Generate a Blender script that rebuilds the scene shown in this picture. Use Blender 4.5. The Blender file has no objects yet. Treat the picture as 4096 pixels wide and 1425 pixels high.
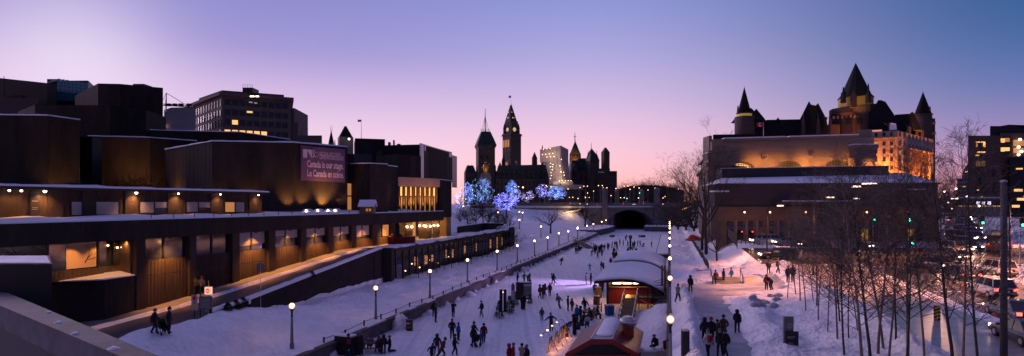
import bpy, math, random
from mathutils import Vector, Matrix, noise
R = math.radians
random.seed(7)
sc = bpy.context.scene
COL = sc.collection

# ------------------------------------------------------------------ camera
FPX, UC, VH, CH = 557.0, 512.0, 203.3, 12.0      # focal length / centre / horizon in 1024-wide pixels, eye height
cam_d = bpy.data.cameras.new('camera'); cam = bpy.data.objects.new('camera', cam_d); COL.objects.link(cam)
cam.location = (0, 0, CH); cam.rotation_euler = (R(90), 0, 0)
cam_d.sensor_width = 36.0; cam_d.lens = 36.0 * FPX / 1024.0
cam_d.shift_y = (VH - 178.0) / 1024.0
cam_d.clip_start = 0.1; cam_d.clip_end = 20000
cam_d.dof.use_dof = False
sc.camera = cam
sc.render.resolution_x, sc.render.resolution_y = 1024, 356

def s2l(c):
    c = c / 255.0
    return c / 12.92 if c <= 0.04045 else ((c + 0.055) / 1.055) ** 2.4
def rgb(r, g, b, a=1.0):
    return (s2l(r), s2l(g), s2l(b), a)

# ------------------------------------------------------------------ world: dusk sky
world = bpy.data.worlds.new('World'); sc.world = world; world.use_nodes = True
nt = world.node_tree; N = nt.nodes; L = nt.links; N.clear()
def nd(t, **k):
    n = N.new(t)
    for a, b in k.items(): setattr(n, a, b)
    return n
def mth(op, a, b=None, clamp=False):
    n = nd('ShaderNodeMath', operation=op, use_clamp=clamp)
    for i, x in enumerate((a, b)):
        if x is None: continue
        if isinstance(x, (int, float)): n.inputs[i].default_value = x
        else: L.new(x, n.inputs[i])
    return n.outputs[0]
def ramp(fac, stops):
    n = nd('ShaderNodeValToRGB'); e = n.color_ramp.elements
    n.color_ramp.interpolation = 'B_SPLINE'
    e[0].position, e[0].color = stops[0]; e[1].position, e[1].color = stops[-1]
    for p, c in stops[1:-1]:
        x = e.new(p); x.color = c
    L.new(fac, n.inputs[0]); return n.outputs[0]
def mix(fac, a, b, mode='MIX'):
    n = nd('ShaderNodeMix', data_type='RGBA', blend_type=mode)
    if isinstance(fac, (int, float)): n.inputs[0].default_value = fac
    else: L.new(fac, n.inputs[0])
    for i, x in ((6, a), (7, b)):
        if isinstance(x, tuple): n.inputs[i].default_value = x
        else: L.new(x, n.inputs[i])
    return n.outputs[2]
tc = nd('ShaderNodeTexCoord'); nrm = nd('ShaderNodeVectorMath', operation='NORMALIZE'); L.new(tc.outputs['Generated'], nrm.inputs[0])
sep = nd('ShaderNodeSeparateXYZ'); L.new(nrm.outputs[0], sep.inputs[0])
elev = mth('DIVIDE', mth('ARCSINE', sep.outputs[2]), R(90), True)          # 0 horizon .. 1 zenith
azim = mth('ARCTAN2', sep.outputs[0], sep.outputs[1])                        # 0 ahead, + to the right
toward = mth('ADD', mth('MULTIPLY', mth('COSINE', mth('ADD', azim, R(48))), 0.5), 0.5)   # 1 at the afterglow, 0 opposite
E = lambda d: d / 90.0
west = ramp(elev, [(0.0, rgb(250,214,220)), (E(3), rgb(243,206,220)), (E(7), rgb(226,196,221)), (E(11), rgb(194,171,213)), (E(14.5), rgb(148,138,198)), (E(20.5), rgb(128,130,192)), (E(35), rgb(118,112,170)), (1.0, rgb(118,107,162))])
mid = ramp(elev, [(0.0, rgb(252,160,132)), (E(2.2), rgb(250,188,188)), (E(6), rgb(236,192,213)), (E(10), rgb(202,178,215)), (E(15), rgb(160,156,209)), (E(20.5), rgb(128,140,201)), (E(35), rgb(114,112,170)), (1.0, rgb(118,107,162))])
east = ramp(elev, [(0.0, rgb(228,140,146)), (E(2), rgb(204,142,166)), (E(5), rgb(150,130,178)), (E(9), rgb(92,112,168)), (E(14), rgb(52,92,146)), (E(20), rgb(44,80,134)), (E(35), rgb(60,78,138)), (1.0, rgb(118,107,162))])
f1 = nd('ShaderNodeMapRange', interpolation_type='SMOOTHSTEP'); L.new(toward, f1.inputs[0])
f1.inputs[1].default_value = 0.78; f1.inputs[2].default_value = 0.99
f2 = nd('ShaderNodeMapRange', interpolation_type='SMOOTHSTEP'); L.new(toward, f2.inputs[0])
f2.inputs[1].default_value = 0.47; f2.inputs[2].default_value = 0.80
back = ramp(elev, [(0.0, rgb(44,48,78)), (E(8), rgb(50,54,88)), (E(25), rgb(54,62,108)), (E(50), rgb(80,80,136)), (1.0, rgb(118,107,162))])     # the earth's shadow opposite the afterglow
f3 = nd('ShaderNodeMapRange', interpolation_type='SMOOTHSTEP'); L.new(toward, f3.inputs[0])
f3.inputs[1].default_value = 0.12; f3.inputs[2].default_value = 0.47
sky = mix(f1.outputs[0], mix(f2.outputs[0], mix(f3.outputs[0], back, east), mid), west)
# afterglow: soft lobe above the vanished sun
gdir = Vector((math.sin(R(-38)) * math.cos(R(11.5)), math.cos(R(-38)) * math.cos(R(11.5)), math.sin(R(11.5))))
dt = nd('ShaderNodeVectorMath', operation='DOT_PRODUCT'); L.new(nrm.outputs[0], dt.inputs[0]); dt.inputs[1].default_value = gdir
ang = mth('ARCCOSINE', mth('MINIMUM', dt.outputs['Value'], 0.99999))
lobe = mth('EXPONENT', mth('MULTIPLY', mth('MULTIPLY', ang, ang), -1.0 / (2 * R(4.2) ** 2)))
sky = mix(mth('MULTIPLY', lobe, 0.52), sky, rgb(240,226,242))
nish = nd('ShaderNodeTexSky', sky_type='NISHITA', sun_disc=False); nish.sun_elevation = R(0.5); nish.sun_rotation = R(-48)
bg = nd('ShaderNodeBackground'); bg.inputs[1].default_value = 1.0
nb = nd('ShaderNodeBackground'); nb.inputs[1].default_value = 0.003; L.new(nish.outputs[0], nb.inputs[0])
L.new(sky, bg.inputs[0])
addn = nd('ShaderNodeAddShader'); L.new(bg.outputs[0], addn.inputs[0]); L.new(nb.outputs[0], addn.inputs[1])
out = nd('ShaderNodeOutputWorld'); L.new(addn.outputs[0], out.inputs[0])

# weak, very soft afterglow "sun"
sd = bpy.data.lights.new('afterglow_sun', 'SUN'); sun = bpy.data.objects.new('afterglow_sun', sd); COL.objects.link(sun)
sd.energy = 1.5; sd.angle = R(25); sd.color = (1.0, 0.70, 0.86)
sun.rotation_euler = (R(78), 0, R(-48 + 180) * -1)

vs = sc.view_settings
vs.view_transform = 'Standard'; vs.look = 'None'; vs.exposure = 0.2; vs.gamma = 1.0; vs.use_curve_mapping = False
sc.render.engine = 'CYCLES'
sc.cycles.use_denoising = True
sc.cycles.max_bounces = 4; sc.cycles.diffuse_bounces = 2; sc.cycles.glossy_bounces = 2; sc.cycles.transmission_bounces = 3; sc.cycles.transparent_max_bounces = 6
sc.cycles.sample_clamp_indirect = 3.0; sc.cycles.sample_clamp_direct = 12.0
sc.cycles.use_light_tree = True
sc.cycles.caustics_reflective = False; sc.cycles.caustics_refractive = False

# ------------------------------------------------------------------ coordinates
TH = math.atan(0.2828)                       # canal heading, to the right of the camera axis
def X(u, Y): return (u - UC) / FPX * Y
def Zv(v, Y): return CH - (v - VH) / FPX * Y
def P(u, v, Y): return Vector((X(u, Y), Y, Zv(v, Y)))
def CX(lat, Y): return lat + 0.2828 * Y      # canal frame: lat 0 = the lamp line below the camera
def clamp(x, a, b): return max(a, min(b, x))
def sm(a, b, x):
    t = clamp((x - a) / (b - a), 0, 1); return t * t * (3 - 2 * t)
def lerp(a, b, t): return a + (b - a) * t
def fbm(x, y, s, o=3, seed=0):
    return noise.fractal(Vector((x / s, y / s, seed * 7.3)), 0.9, 2.0, o)

# ------------------------------------------------------------------ materials
MATS = {}
def mat(name, color, rough=0.8, var=0.0, vscale=3.0, bump=0.0, bscale=20.0, metal=0.0, emit=None, estr=0.0, spec=0.3, col2=None, ribs=None, coat=0.0, bdist=0.02, stretch=None):
    if name in MATS: return MATS[name]
    m = bpy.data.materials.new(name); m.use_nodes = True; t = m.node_tree; n = t.nodes; l = t.links
    b = n['Principled BSDF']
    c = tuple(color[:3]) + (1.0,)
    b.inputs['Base Color'].default_value = c; b.inputs['Roughness'].default_value = rough
    b.inputs['Metallic'].default_value = metal; b.inputs['Specular IOR Level'].default_value = spec
    if coat: b.inputs['Coat Weight'].default_value = coat
    if var or bump or ribs:
        co = n.new('ShaderNodeTexCoord'); vec = co.outputs['Object']
        if stretch:
            mp = n.new('ShaderNodeMapping'); mp.inputs['Scale'].default_value = stretch; l.new(vec, mp.inputs[0]); vec = mp.outputs[0]
    if var:
        z = n.new('ShaderNodeTexNoise'); z.inputs['Scale'].default_value = 1.0 / vscale; z.inputs['Detail'].default_value = 6; l.new(vec, z.inputs['Vector'])
        z.inputs['Roughness'].default_value = 0.65
        mr = n.new('ShaderNodeMapRange'); mr.inputs[1].default_value = 0.3; mr.inputs[2].default_value = 0.7; l.new(z.outputs['Fac'], mr.inputs[0])
        mx = n.new('ShaderNodeMix'); mx.data_type = 'RGBA'; l.new(mr.outputs[0], mx.inputs[0])
        if col2: a1, a2 = c, tuple(col2[:3]) + (1.0,)
        else: a1 = tuple(x * (1 - var) for x in c[:3]) + (1,); a2 = tuple(min(1, x * (1 + var)) for x in c[:3]) + (1,)
        mx.inputs[6].default_value = a1; mx.inputs[7].default_value = a2
        l.new(mx.outputs[2], b.inputs['Base Color'])
    if bump or ribs:
        h = None
        if bump:
            z2 = n.new('ShaderNodeTexNoise'); z2.inputs['Scale'].default_value = bscale; z2.inputs['Detail'].default_value = 4; l.new(vec, z2.inputs['Vector']); h = z2.outputs['Fac']
        bp = n.new('ShaderNodeBump'); bp.inputs['Strength'].default_value = bump or 0.6; bp.inputs['Distance'].default_value = bdist
        if h: l.new(h, bp.inputs['Height'])
        last = bp
        if ribs:                      # vertical flutes of period ribs[0] running along a horizontal direction
            per, dx, dy, st = ribs
            dp = n.new('ShaderNodeVectorMath'); dp.operation = 'DOT_PRODUCT'; l.new(co.outputs['Object'], dp.inputs[0]); dp.inputs[1].default_value = (dx / per, dy / per, 0)
            fr = n.new('ShaderNodeMath'); fr.operation = 'PINGPONG'; l.new(dp.outputs['Value'], fr.inputs[0]); fr.inputs[1].default_value = 0.5
            ss = n.new('ShaderNodeMapRange'); ss.interpolation_type = 'SMOOTHSTEP'; ss.inputs[1].default_value = 0.12; ss.inputs[2].default_value = 0.38; l.new(fr.outputs[0], ss.inputs[0])
            b2 = n.new('ShaderNodeBump'); b2.inputs['Strength'].default_value = st; b2.inputs['Distance'].default_value = 0.04
            l.new(ss.outputs[0], b2.inputs['Height'])
            if h: l.new(bp.outputs[0], b2.inputs['Normal'])
            last = b2
        l.new(last.outputs[0], b.inputs['Normal'])
    if emit:
        b.inputs['Emission Color'].default_value = tuple(emit[:3]) + (1,); b.inputs['Emission Strength'].default_value = estr
    MATS[name] = m
    return m
def nosample(m):
    m.cycles.emission_sampling = 'NONE'; return m

SNOW = mat('snow', (0.88, 0.86, 0.88), 0.8, var=0.1, vscale=1.2, bump=1.0, bscale=2.6, spec=0.15, bdist=0.28)
SNOWR = mat('roof_snow', (0.82, 0.82, 0.85), 0.8, var=0.06, vscale=2, bump=0.6, bscale=1.6, spec=0.15, bdist=0.12)
ICE = mat('skated_ice', (0.66, 0.66, 0.71), 0.5, var=0.2, vscale=0.7, bump=0.7, bscale=5, spec=0.25, col2=(0.90, 0.89, 0.92), bdist=0.06)
def scratch_ice():       # swept and skated bands crossing the sheet at a few headings
    m = ICE; n = m.node_tree.nodes; l = m.node_tree.links; b = n['Principled BSDF']; src = b.inputs['Base Color'].links[0].from_socket
    co = n.new('ShaderNodeTexCoord'); prev = src
    for i, (ang, sx, sy, amt) in enumerate(((0.30, 1.6, .05, .34), (-.55, 1.1, .06, .26), (1.2, 2.2, .08, .22), (.05, 4.5, .15, .26))):
        mp = n.new('ShaderNodeMapping'); mp.inputs['Rotation'].default_value = (0, 0, ang); mp.inputs['Scale'].default_value = (sx, sy, 1); l.new(co.outputs['Object'], mp.inputs[0])
        z = n.new('ShaderNodeTexNoise'); z.inputs['Scale'].default_value = 1.0; z.inputs['Detail'].default_value = 5; z.inputs['Distortion'].default_value = .6; l.new(mp.outputs[0], z.inputs['Vector'])
        r = n.new('ShaderNodeMapRange'); r.inputs[1].default_value = .52; r.inputs[2].default_value = .66; r.inputs[4].default_value = amt; l.new(z.outputs['Fac'], r.inputs[0])
        x = n.new('ShaderNodeMix'); x.data_type = 'RGBA'; l.new(r.outputs[0], x.inputs[0]); l.new(prev, x.inputs[6]); x.inputs[7].default_value = (.30,.33,.40,1) if i % 2 == 0 else (.9,.9,.93,1); prev = x.outputs[2]
    l.new(prev, b.inputs['Base Color'])
scratch_ice()
DIRTY = mat('trodden_snow', (0.26, 0.25, 0.27), 0.6, var=0.3, vscale=1.2, bump=0.6, bscale=3, col2=(0.46, 0.46, 0.50), bdist=0.08)
ASPH = mat('wet_asphalt', (0.025, 0.023, 0.025), 0.26, var=0.4, vscale=1.5, bump=0.25, bscale=8, spec=0.3, col2=(0.06, 0.055, 0.055))
SLUSH = mat('slushy_road', (0.22, 0.18, 0.17), 0.3, var=0.4, vscale=1.1, bump=0.3, bscale=5, spec=0.5, col2=(0.42, 0.38, 0.38), stretch=(0.5, 1, 1))
RAMPM = mat('ramp_road', (0.07, 0.06, 0.055), 0.45, var=0.5, vscale=2.2, bump=0.3, bscale=6, spec=0.4, col2=(0.17, 0.14, 0.13), stretch=(2.2, 0.25, 1))
CONC = mat('grey_concrete', (0.22, 0.21, 0.20), 0.85, var=0.3, vscale=2, bump=0.3, bscale=6)
NACM = mat('brown_aggregate', (0.031, 0.023, 0.019), 0.9, var=0.45, vscale=2.2, bump=0.4, bscale=14, ribs=(0.30, 0.8, 0.6, 0.4), stretch=(1, 1, 0.3))
NACR = mat('brown_ribbed_concrete', (0.052, 0.034, 0.025), 0.9, var=0.3, vscale=1.4, bump=0.3, bscale=14, ribs=(0.34, 0.34, 0.94, 0.6), stretch=(1, 1, 0.3))
NACS = mat('brown_smooth_concrete', (0.052, 0.035, 0.027), 0.85, var=0.2, vscale=1.6, bump=0.3, bscale=12)
DKMET = mat('dark_bronze_metal', (0.03, 0.028, 0.03), 0.45, metal=0.6)
BLACK = mat('black_paint', (0.012, 0.012, 0.014), 0.5)
GLASS = mat('dark_window_glass', (0.018, 0.02, 0.024), 0.06, spec=0.8)
STONE = mat('beige_limestone', (0.23, 0.18, 0.145), 0.85, var=0.14, vscale=1.4, bump=0.25, bscale=5, stretch=(0.4, 0.4, 2.2))
GSTONE = mat('grey_sandstone', (0.20, 0.165, 0.135), 0.9, var=0.3, vscale=3, bump=0.3, bscale=2)
DSTONE = mat('dark_sandstone', (0.075, 0.055, 0.046), 0.9, var=0.35, vscale=3, bump=0.3, bscale=2)
COPPER = mat('dark_copper_roof', (0.022, 0.04, 0.036), 0.75, var=0.3, vscale=4)
DKROOF = mat('blackened_copper_roof', (0.010, 0.011, 0.014), 0.95, var=0.3, vscale=4)
WOODM = mat('weathered_timber', (0.16, 0.10, 0.065), 0.8, var=0.3, vscale=0.5, bump=0.3, bscale=10, stretch=(4, 4, 0.5))
REDP = mat('red_painted_boards', (0.20, 0.018, 0.016), 0.6, var=0.15, vscale=0.6)
REDR = mat('red_metal_roof', (0.14, 0.02, 0.02), 0.35, var=0.2, vscale=0.8, spec=0.6, metal=0.25)
BARK = mat('dark_bark', (0.045, 0.036, 0.032), 0.95, var=0.4, vscale=0.3)
PBARK = mat('pale_birch_bark', (0.15, 0.115, 0.095), 0.9, var=0.45, vscale=0.35)
EVERG = mat('spruce_needles', (0.022, 0.035, 0.022), 0.9, var=0.5, vscale=0.4)
GALV = mat('galvanised_steel', (0.42, 0.42, 0.44), 0.35, metal=0.8, var=0.1, vscale=0.4)
WARMG = mat('lit_lamp_bulb', (1, 0.9, 0.75), 0.4, emit=(1.0, 0.50, 0.20), estr=85.0)
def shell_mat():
    m = bpy.data.materials.new('rim_glow_globe_shell'); m.use_nodes = True; n = m.node_tree.nodes; l = m.node_tree.links; n.clear()
    t = n.new('ShaderNodeBsdfTransparent'); e = n.new('ShaderNodeEmission'); e.inputs[0].default_value = (1.0, 0.42, 0.13, 1); e.inputs[1].default_value = 1.3  # orange emission puts a bloom rim around the bulb into the globe shell
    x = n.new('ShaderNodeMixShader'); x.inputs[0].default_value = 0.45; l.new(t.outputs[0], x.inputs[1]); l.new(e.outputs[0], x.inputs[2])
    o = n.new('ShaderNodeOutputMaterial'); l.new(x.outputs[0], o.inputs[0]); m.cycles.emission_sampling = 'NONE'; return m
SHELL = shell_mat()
WARMF = nosample(mat('lit_far_lamp', (1, 0.9, 0.7), 0.4, emit=(1.0, 0.50, 0.20), estr=5.0))
WHITEF = nosample(mat('lit_white_lamp', (1, 1, 1), 0.4, emit=(1.0, 0.70, 0.50), estr=5.0))
REDL = nosample(mat('red_tail_light', (0.5, 0.02, 0.02), 0.4, emit=(1.0, 0.07, 0.05), estr=5.0))
GREENL = mat('green_signal', (0.02, 0.5, 0.3), 0.4, emit=(0.04, 1.0, 0.62), estr=8.0)
HEADL = mat('head_light', (1, 1, 1), 0.3, emit=(1.0, 0.66, 0.44), estr=14.0)
LITW = nosample(mat('lit_window_amber', (0.5, 0.3, 0.1), 0.5, emit=(1.0, 0.50, 0.16), estr=1.1))
LITW2 = nosample(mat('lit_window_dim', (0.3, 0.2, 0.1), 0.5, emit=(1.0, 0.40, 0.11), estr=0.35))
BLIND = mat('pale_roller_blind', (0.42, 0.38, 0.36), 0.8, var=0.06)
ORANGE = mat('orange_plastic', (0.55, 0.07, 0.025), 0.6, var=0.15, vscale=0.8)
WHITEP = mat('white_paint', (0.7, 0.7, 0.7), 0.6)
YELP = mat('yellow_paint', (0.65, 0.42, 0.03), 0.6)

# ------------------------------------------------------------------ mesh builder and tagging
class MB:
    def __init__(s): s.v = []; s.f = []; s.m = []; s.cur = 0
    def add(s, vs, fs):
        o = len(s.v); s.v.extend([tuple(p) for p in vs]); s.f.extend([tuple(i + o for i in f) for f in fs]); s.m.extend([s.cur] * len(fs)); return s
    def box(s, x0, x1, y0, y1, z0, z1):
        return s.add([(x0,y0,z0),(x1,y0,z0),(x1,y1,z0),(x0,y1,z0),(x0,y0,z1),(x1,y0,z1),(x1,y1,z1),(x0,y1,z1)],
                     [(3,2,1,0),(4,5,6,7),(0,1,5,4),(1,2,6,5),(2,3,7,6),(3,0,4,7)])
    def obox(s, c, hx, hy, hz, rz=0.0):
        ca, sa = math.cos(rz), math.sin(rz)
        q = []
        for z in (-hz, hz):
            for a, b in ((-hx,-hy),(hx,-hy),(hx,hy),(-hx,hy)):
                q.append((c[0] + a*ca - b*sa, c[1] + a*sa + b*ca, c[2] + z))
        return s.add(q, [(3,2,1,0),(4,5,6,7),(0,1,5,4),(1,2,6,5),(2,3,7,6),(3,0,4,7)])
    def prism(s, poly, z0, z1, poly2=None):
        n = len(poly); p2 = poly2 or poly
        a0 = sum(poly[i][0]*poly[(i+1)%n][1] - poly[(i+1)%n][0]*poly[i][1] for i in range(n))
        if a0 < 0: poly = poly[::-1]; p2 = p2[::-1]
        zz0 = z0 if isinstance(z0, (list, tuple)) else [z0]*n; zz1 = z1 if isinstance(z1, (list, tuple)) else [z1]*n
        if a0 < 0: zz0 = list(zz0)[::-1]; zz1 = list(zz1)[::-1]
        vs = [(p[0],p[1],z) for p, z in zip(poly, zz0)] + [(p[0],p[1],z) for p, z in zip(p2, zz1)]
        return s.add(vs, [tuple(range(n-1,-1,-1)), tuple(range(n,2*n))] + [(i,(i+1)%n,n+(i+1)%n,n+i) for i in range(n)])
    def extr(s, pts3, d):       # any planar polygon extruded by a vector
        n = len(pts3); d = Vector(d); a = [Vector(p) for p in pts3]
        return s.add(a + [p + d for p in a], [tuple(range(n)), tuple(range(2*n-1,n-1,-1))] + [((i+1)%n,i,n+i,n+(i+1)%n) for i in range(n)])
    def tube(s, pts, rad, n=6, cap=True):
        pts = [Vector(p) for p in pts]
        if not isinstance(rad, (list, tuple)): rad = [rad]*len(pts)
        rings = []
        up = None
        for i, p in enumerate(pts):
            d = (pts[min(i+1,len(pts)-1)] - pts[max(i-1,0)])
            if d.length < 1e-9: d = Vector((0,0,1))
            d.normalize()
            if up is None: up = Vector((0,0,1)) if abs(d.z) < 0.9 else Vector((1,0,0))
            a = d.cross(up)
            if a.length < 1e-6: a = d.cross(Vector((0,1,0.01)))
            a.normalize(); b = a.cross(d); up = b
            rings.append([p + (a*math.cos(2*math.pi*k/n) + b*math.sin(2*math.pi*k/n))*rad[i] for k in range(n)])
        vs = [q for r in rings for q in r]; fs = []
        for i in range(len(pts)-1):
            for k in range(n):
                fs.append((i*n+k, i*n+(k+1)%n, (i+1)*n+(k+1)%n, (i+1)*n+k))
        if cap: fs.append(tuple(range(n))[::-1]); fs.append(tuple(range((len(pts)-1)*n, len(pts)*n)))
        return s.add(vs, fs)
    def lathe(s, prof, n=10, c=(0,0,0), rot=0.0):
        vs = []; fs = []
        for r, z in prof:
            for k in range(n):
                a = 2*math.pi*k/n + rot; vs.append((c[0]+r*math.cos(a), c[1]+r*math.sin(a), c[2]+z))
        for i in range(len(prof)-1):
            for k in range(n): fs.append((i*n+k, i*n+(k+1)%n, (i+1)*n+(k+1)%n, (i+1)*n+k))
        fs.append(tuple(range(n))[::-1]); fs.append(tuple(range((len(prof)-1)*n, len(prof)*n)))
        return s.add(vs, fs)
    def ball(s, c, r, n=8, m=6, sz=1.0):
        return s.lathe([(max(1e-4, r*math.sin(math.pi*i/m)), -r*sz*math.cos(math.pi*i/m)) for i in range(m+1)], n, c)
    def square(s, c, h0, h1, z0, z1, rot=0.0, hy0=None, hy1=None):    # frustum of a square / rectangular tower
        hy0 = h0 if hy0 is None else hy0; hy1 = h1 if hy1 is None else hy1
        ca, sa = math.cos(rot), math.sin(rot)
        f = lambda a, b: (c[0]+a*ca-b*sa, c[1]+a*sa+b*ca)
        return s.prism([f(-h0,-hy0),f(h0,-hy0),f(h0,hy0),f(-h0,hy0)], z0, z1, [f(-h1,-hy1),f(h1,-hy1),f(h1,hy1),f(-h1,hy1)])
    def mesh(s, name, mats, smooth=False):
        me = bpy.data.meshes.new(name); me.from_pydata(s.v, [], s.f)
        for m in (mats if isinstance(mats, (list, tuple)) else [mats]): me.materials.append(m)
        if isinstance(mats, (list, tuple)): me.polygons.foreach_set('material_index', s.m)
        if smooth: me.polygons.foreach_set('use_smooth', [True]*len(me.polygons))
        me.update(); return me
    def build(s, name, mats, parent=None, smooth=False, kind=None):
        o = bpy.data.objects.new(name, s.mesh(name, mats, smooth)); COL.objects.link(o)
        if parent:
            o.parent = parent; o.matrix_parent_inverse = wm(parent).inverted()
        if kind: o['kind'] = kind
        return o
WM = {}
def wm(o):
    m = Matrix.LocRotScale(o.location, o.rotation_euler, o.scale)
    return (wm(o.parent) @ o.matrix_parent_inverse @ m) if o.parent else m
def tag(o, label, cat, group=None):
    o['label'] = label; o['category'] = cat
    if group: o['group'] = group
    return o
def thing(name, label, cat, loc=(0,0,0), group=None):
    o = bpy.data.objects.new(name, None); COL.objects.link(o); o.location = loc; o.empty_display_size = 0.2
    return tag(o, label, cat, group)
def struct(name, mb, m, smooth=False):
    return mb.build(name, m, None, smooth, 'structure')
def part(name, parent, m, fn, smooth=False, kind=None):
    b = MB(); fn(b); return b.build(name, m, parent, smooth, kind)
def copy_tree(o, parent=None):
    c = o.copy(); COL.objects.link(c); c.parent = parent
    if parent: c.matrix_parent_inverse = o.matrix_parent_inverse.copy()
    for ch in list(o.children): copy_tree(ch, c)
    return c
class Proto:                    # first use takes the original, later ones copies of it and its parts
    def __init__(s, root): s.root = root; s.used = False
    def put(s, loc, rz=0.0, scale=1.0, label=None, cat=None, group=None):
        o = copy_tree(s.root) if s.used else s.root
        s.used = True
        return o, loc, rz, scale, label, cat, group
def place(pr, loc, rz=0.0, scale=1.0, label=None, cat=None, group=None):
    o = copy_tree(pr['root'])
    o.location = loc; o.rotation_euler = (0, 0, rz); o.scale = scale if isinstance(scale, tuple) else (scale,)*3
    if label: o['label'] = label
    if cat: o['category'] = cat
    if group: o['group'] = group
    pr['n'] = pr.get('n', 0) + 1
    return o
PROTOS = []
def proto(root):
    d = {'root': root}; PROTOS.append(d); return d
def drop_protos():              # the originals at the origin go once their copies are placed
    def rm(o):
        for c in list(o.children): rm(c)
        bpy.data.objects.remove(o, do_unlink=True)
    for d in PROTOS: rm(d['root'])
def lamp_light(kind, loc, energy, color, parent=None, size=0.1, target=None, angle=90, blend=0.8):
    d = bpy.data.lights.new('lamp_light', kind); d.energy = energy; d.color = color
    if kind in ('POINT', 'SPOT'): d.shadow_soft_size = size
    if kind == 'SPOT': d.spot_size = R(angle); d.spot_blend = blend
    if kind == 'AREA': d.shape = 'RECTANGLE'; d.size, d.size_y = size
    o = bpy.data.objects.new('lamp_light', d); COL.objects.link(o); o.location = loc
    if target is not None:
        o.rotation_euler = (Vector(target) - Vector(loc)).to_track_quat('-Z', 'Y').to_euler()
    if parent:
        o.parent = parent; o.matrix_parent_inverse = wm(parent).inverted()
    return o
# ------------------------------------------------------------------ terrain
F0 = Vector((-32.5, 49.0)); FD = Vector((0.3645, 1.0)).normalized(); FN = Vector((-FD.y, FD.x))    # arts centre facade line
def fac(t, off=0.0, z=0.0):
    p = F0 + FD * t + FN * off; return Vector((p.x, p.y, z))
def t_of_u(u, off=0.0):
    k = (u - UC) / FPX; o = F0 + FN * off          # o.x + FD.x t = k (o.y + FD.y t)
    return (k * o.y - o.x) / (FD.x - k * FD.y)
def ramp_z(Y): return 2.05 + 0.55 * sm(40, 50, Y) + 3.0 * clamp((Y - 50) / 25.0, 0, 1)
def street_z(Y): return 3.5 + clamp((Y - 45) * 0.025, -0.4, 1.9)
STRIPS = [([(19.6, 22), (19.6, 50), (19.2, 72)], 3.2), ([(30, 18), (30, 60), (31, 75)], 5.6), ([(12, 80), (60, 82), (140, 88)], 8.5)]
def in_street(lat, Y):
    if 16.0 < lat < 23.2 and Y < 74: return True
    if 24.2 < lat < 36.2 and Y < 76: return True
    if lat > 11.5 and 71.5 < Y < 92: return True
    return False
def height(x, Y, bumps=True):
    lat = x - 0.2828 * Y
    if -26.5 < lat < -0.05 and Y < 312: return -0.6
    if Y >= 262: return 10.6 if Y < 900 else 4.0
    if lat <= -26.5:
        w = -lat
        z = 1.05 + 0.35 * sm(27, 31, w)
        z += 1.75 * sm(60, 43, Y) * sm(29, 35, w)
        amp = 1.0
        if w > 38.9:
            d = F0.x + (Y - F0.y) * 0.3645
            if Y < 134: z = ramp_z(Y); amp = 0.0 if x > d else 0.3
            if Y < 47.5: z = lerp(z, 2.05, 0.0)
        elif Y < 47.5 and w > 36:
            z = lerp(z, ramp_z(Y), sm(36, 38, w)); amp = 1 - sm(36, 38, w)
        hill = 1.3 + max(0.0, w - 29) * 0.135
        hill = min(hill, 8.5)
        k = sm(124, 142, Y); z = lerp(z, hill, k); amp = max(amp, k)
        if w > 38.9 and Y > 96: amp = max(amp, 0.5)
        kk = sm(238, 258, Y) * sm(31, 45, w); z = lerp(z, 10.4, kk)
        if bumps and amp > 0:
            n = 0.34 * fbm(x, Y, 3.0, 5, 1) + 0.10 * fbm(x, Y, 1.0, 3, 15) + 0.16 * sm(29, 27, w) * fbm(x, Y, 0.9, 3, 5) + 0.30 * sm(60, 40, Y) * fbm(x, Y, 2.0, 3, 6)
            z += amp * n * (1.0 if w > 27.4 else 0.5)
        if w < 27.2: z = min(z, 1.18)
        return z
    # right bank
    zs = street_z(Y)
    z = lerp(2.3, zs, sm(6.5, 13.5, lat))
    if Y > 68: z = lerp(z, max(z, 2.9), sm(68, 72, Y) * sm(4.5, 6.0, lat))
    near = sm(64, 57, Y)
    berm = 1.05 * math.exp(-((lat - 1.55) / 0.75) ** 2) * near
    berm += 0.75 * math.exp(-((lat - 7.3) / 1.3) ** 2) * sm(60, 52, Y) * sm(30, 40, Y)
    berm += 0.9 * math.exp(-((lat - 3.4) / 1.4) ** 2 - ((Y - 73) / 3.0) ** 2)
    berm += 0.9 * math.exp(-((lat - 14.2) / 1.0) ** 2) * sm(75, 66, Y)
    berm += 0.7 * math.exp(-((lat - 10) / 4.0) ** 2 - ((Y - 73.5) / 1.6) ** 2)
    z += berm
    path = sm(1.9, 2.6, lat) * sm(6.0, 5.2, lat) * sm(70, 66, Y)
    path = max(path, sm(1.0, 1.6, lat) * sm(12.5, 11, lat) * sm(57, 59, Y) * sm(68, 66, Y))
    z = lerp(z, 2.3 + 0.25 * sm(6, 12, lat), path)
    st = in_street(lat, Y)
    if not st and 23.2 <= lat <= 24.2 and Y < 72: z += 0.28
    if bumps and not st:
        n = 0.26 * fbm(x, Y, 2.6, 4, 2) + 0.17 * fbm(x, Y, 0.9, 3, 3) + 0.4 * berm * fbm(x, Y, 1.1, 3, 4)
        z += n * (1 - 0.85 * path) * (0.15 if lat < 0.5 else 1.0)
    if st: z = zs - 0.06
    z += lerp(0, 10.4 - z, sm(236, 258, Y) * sm(1, 12, lat))
    if lat > 30 and Y > 92: z = lerp(z, 7.5, sm(92, 220, Y))
    return z
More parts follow.
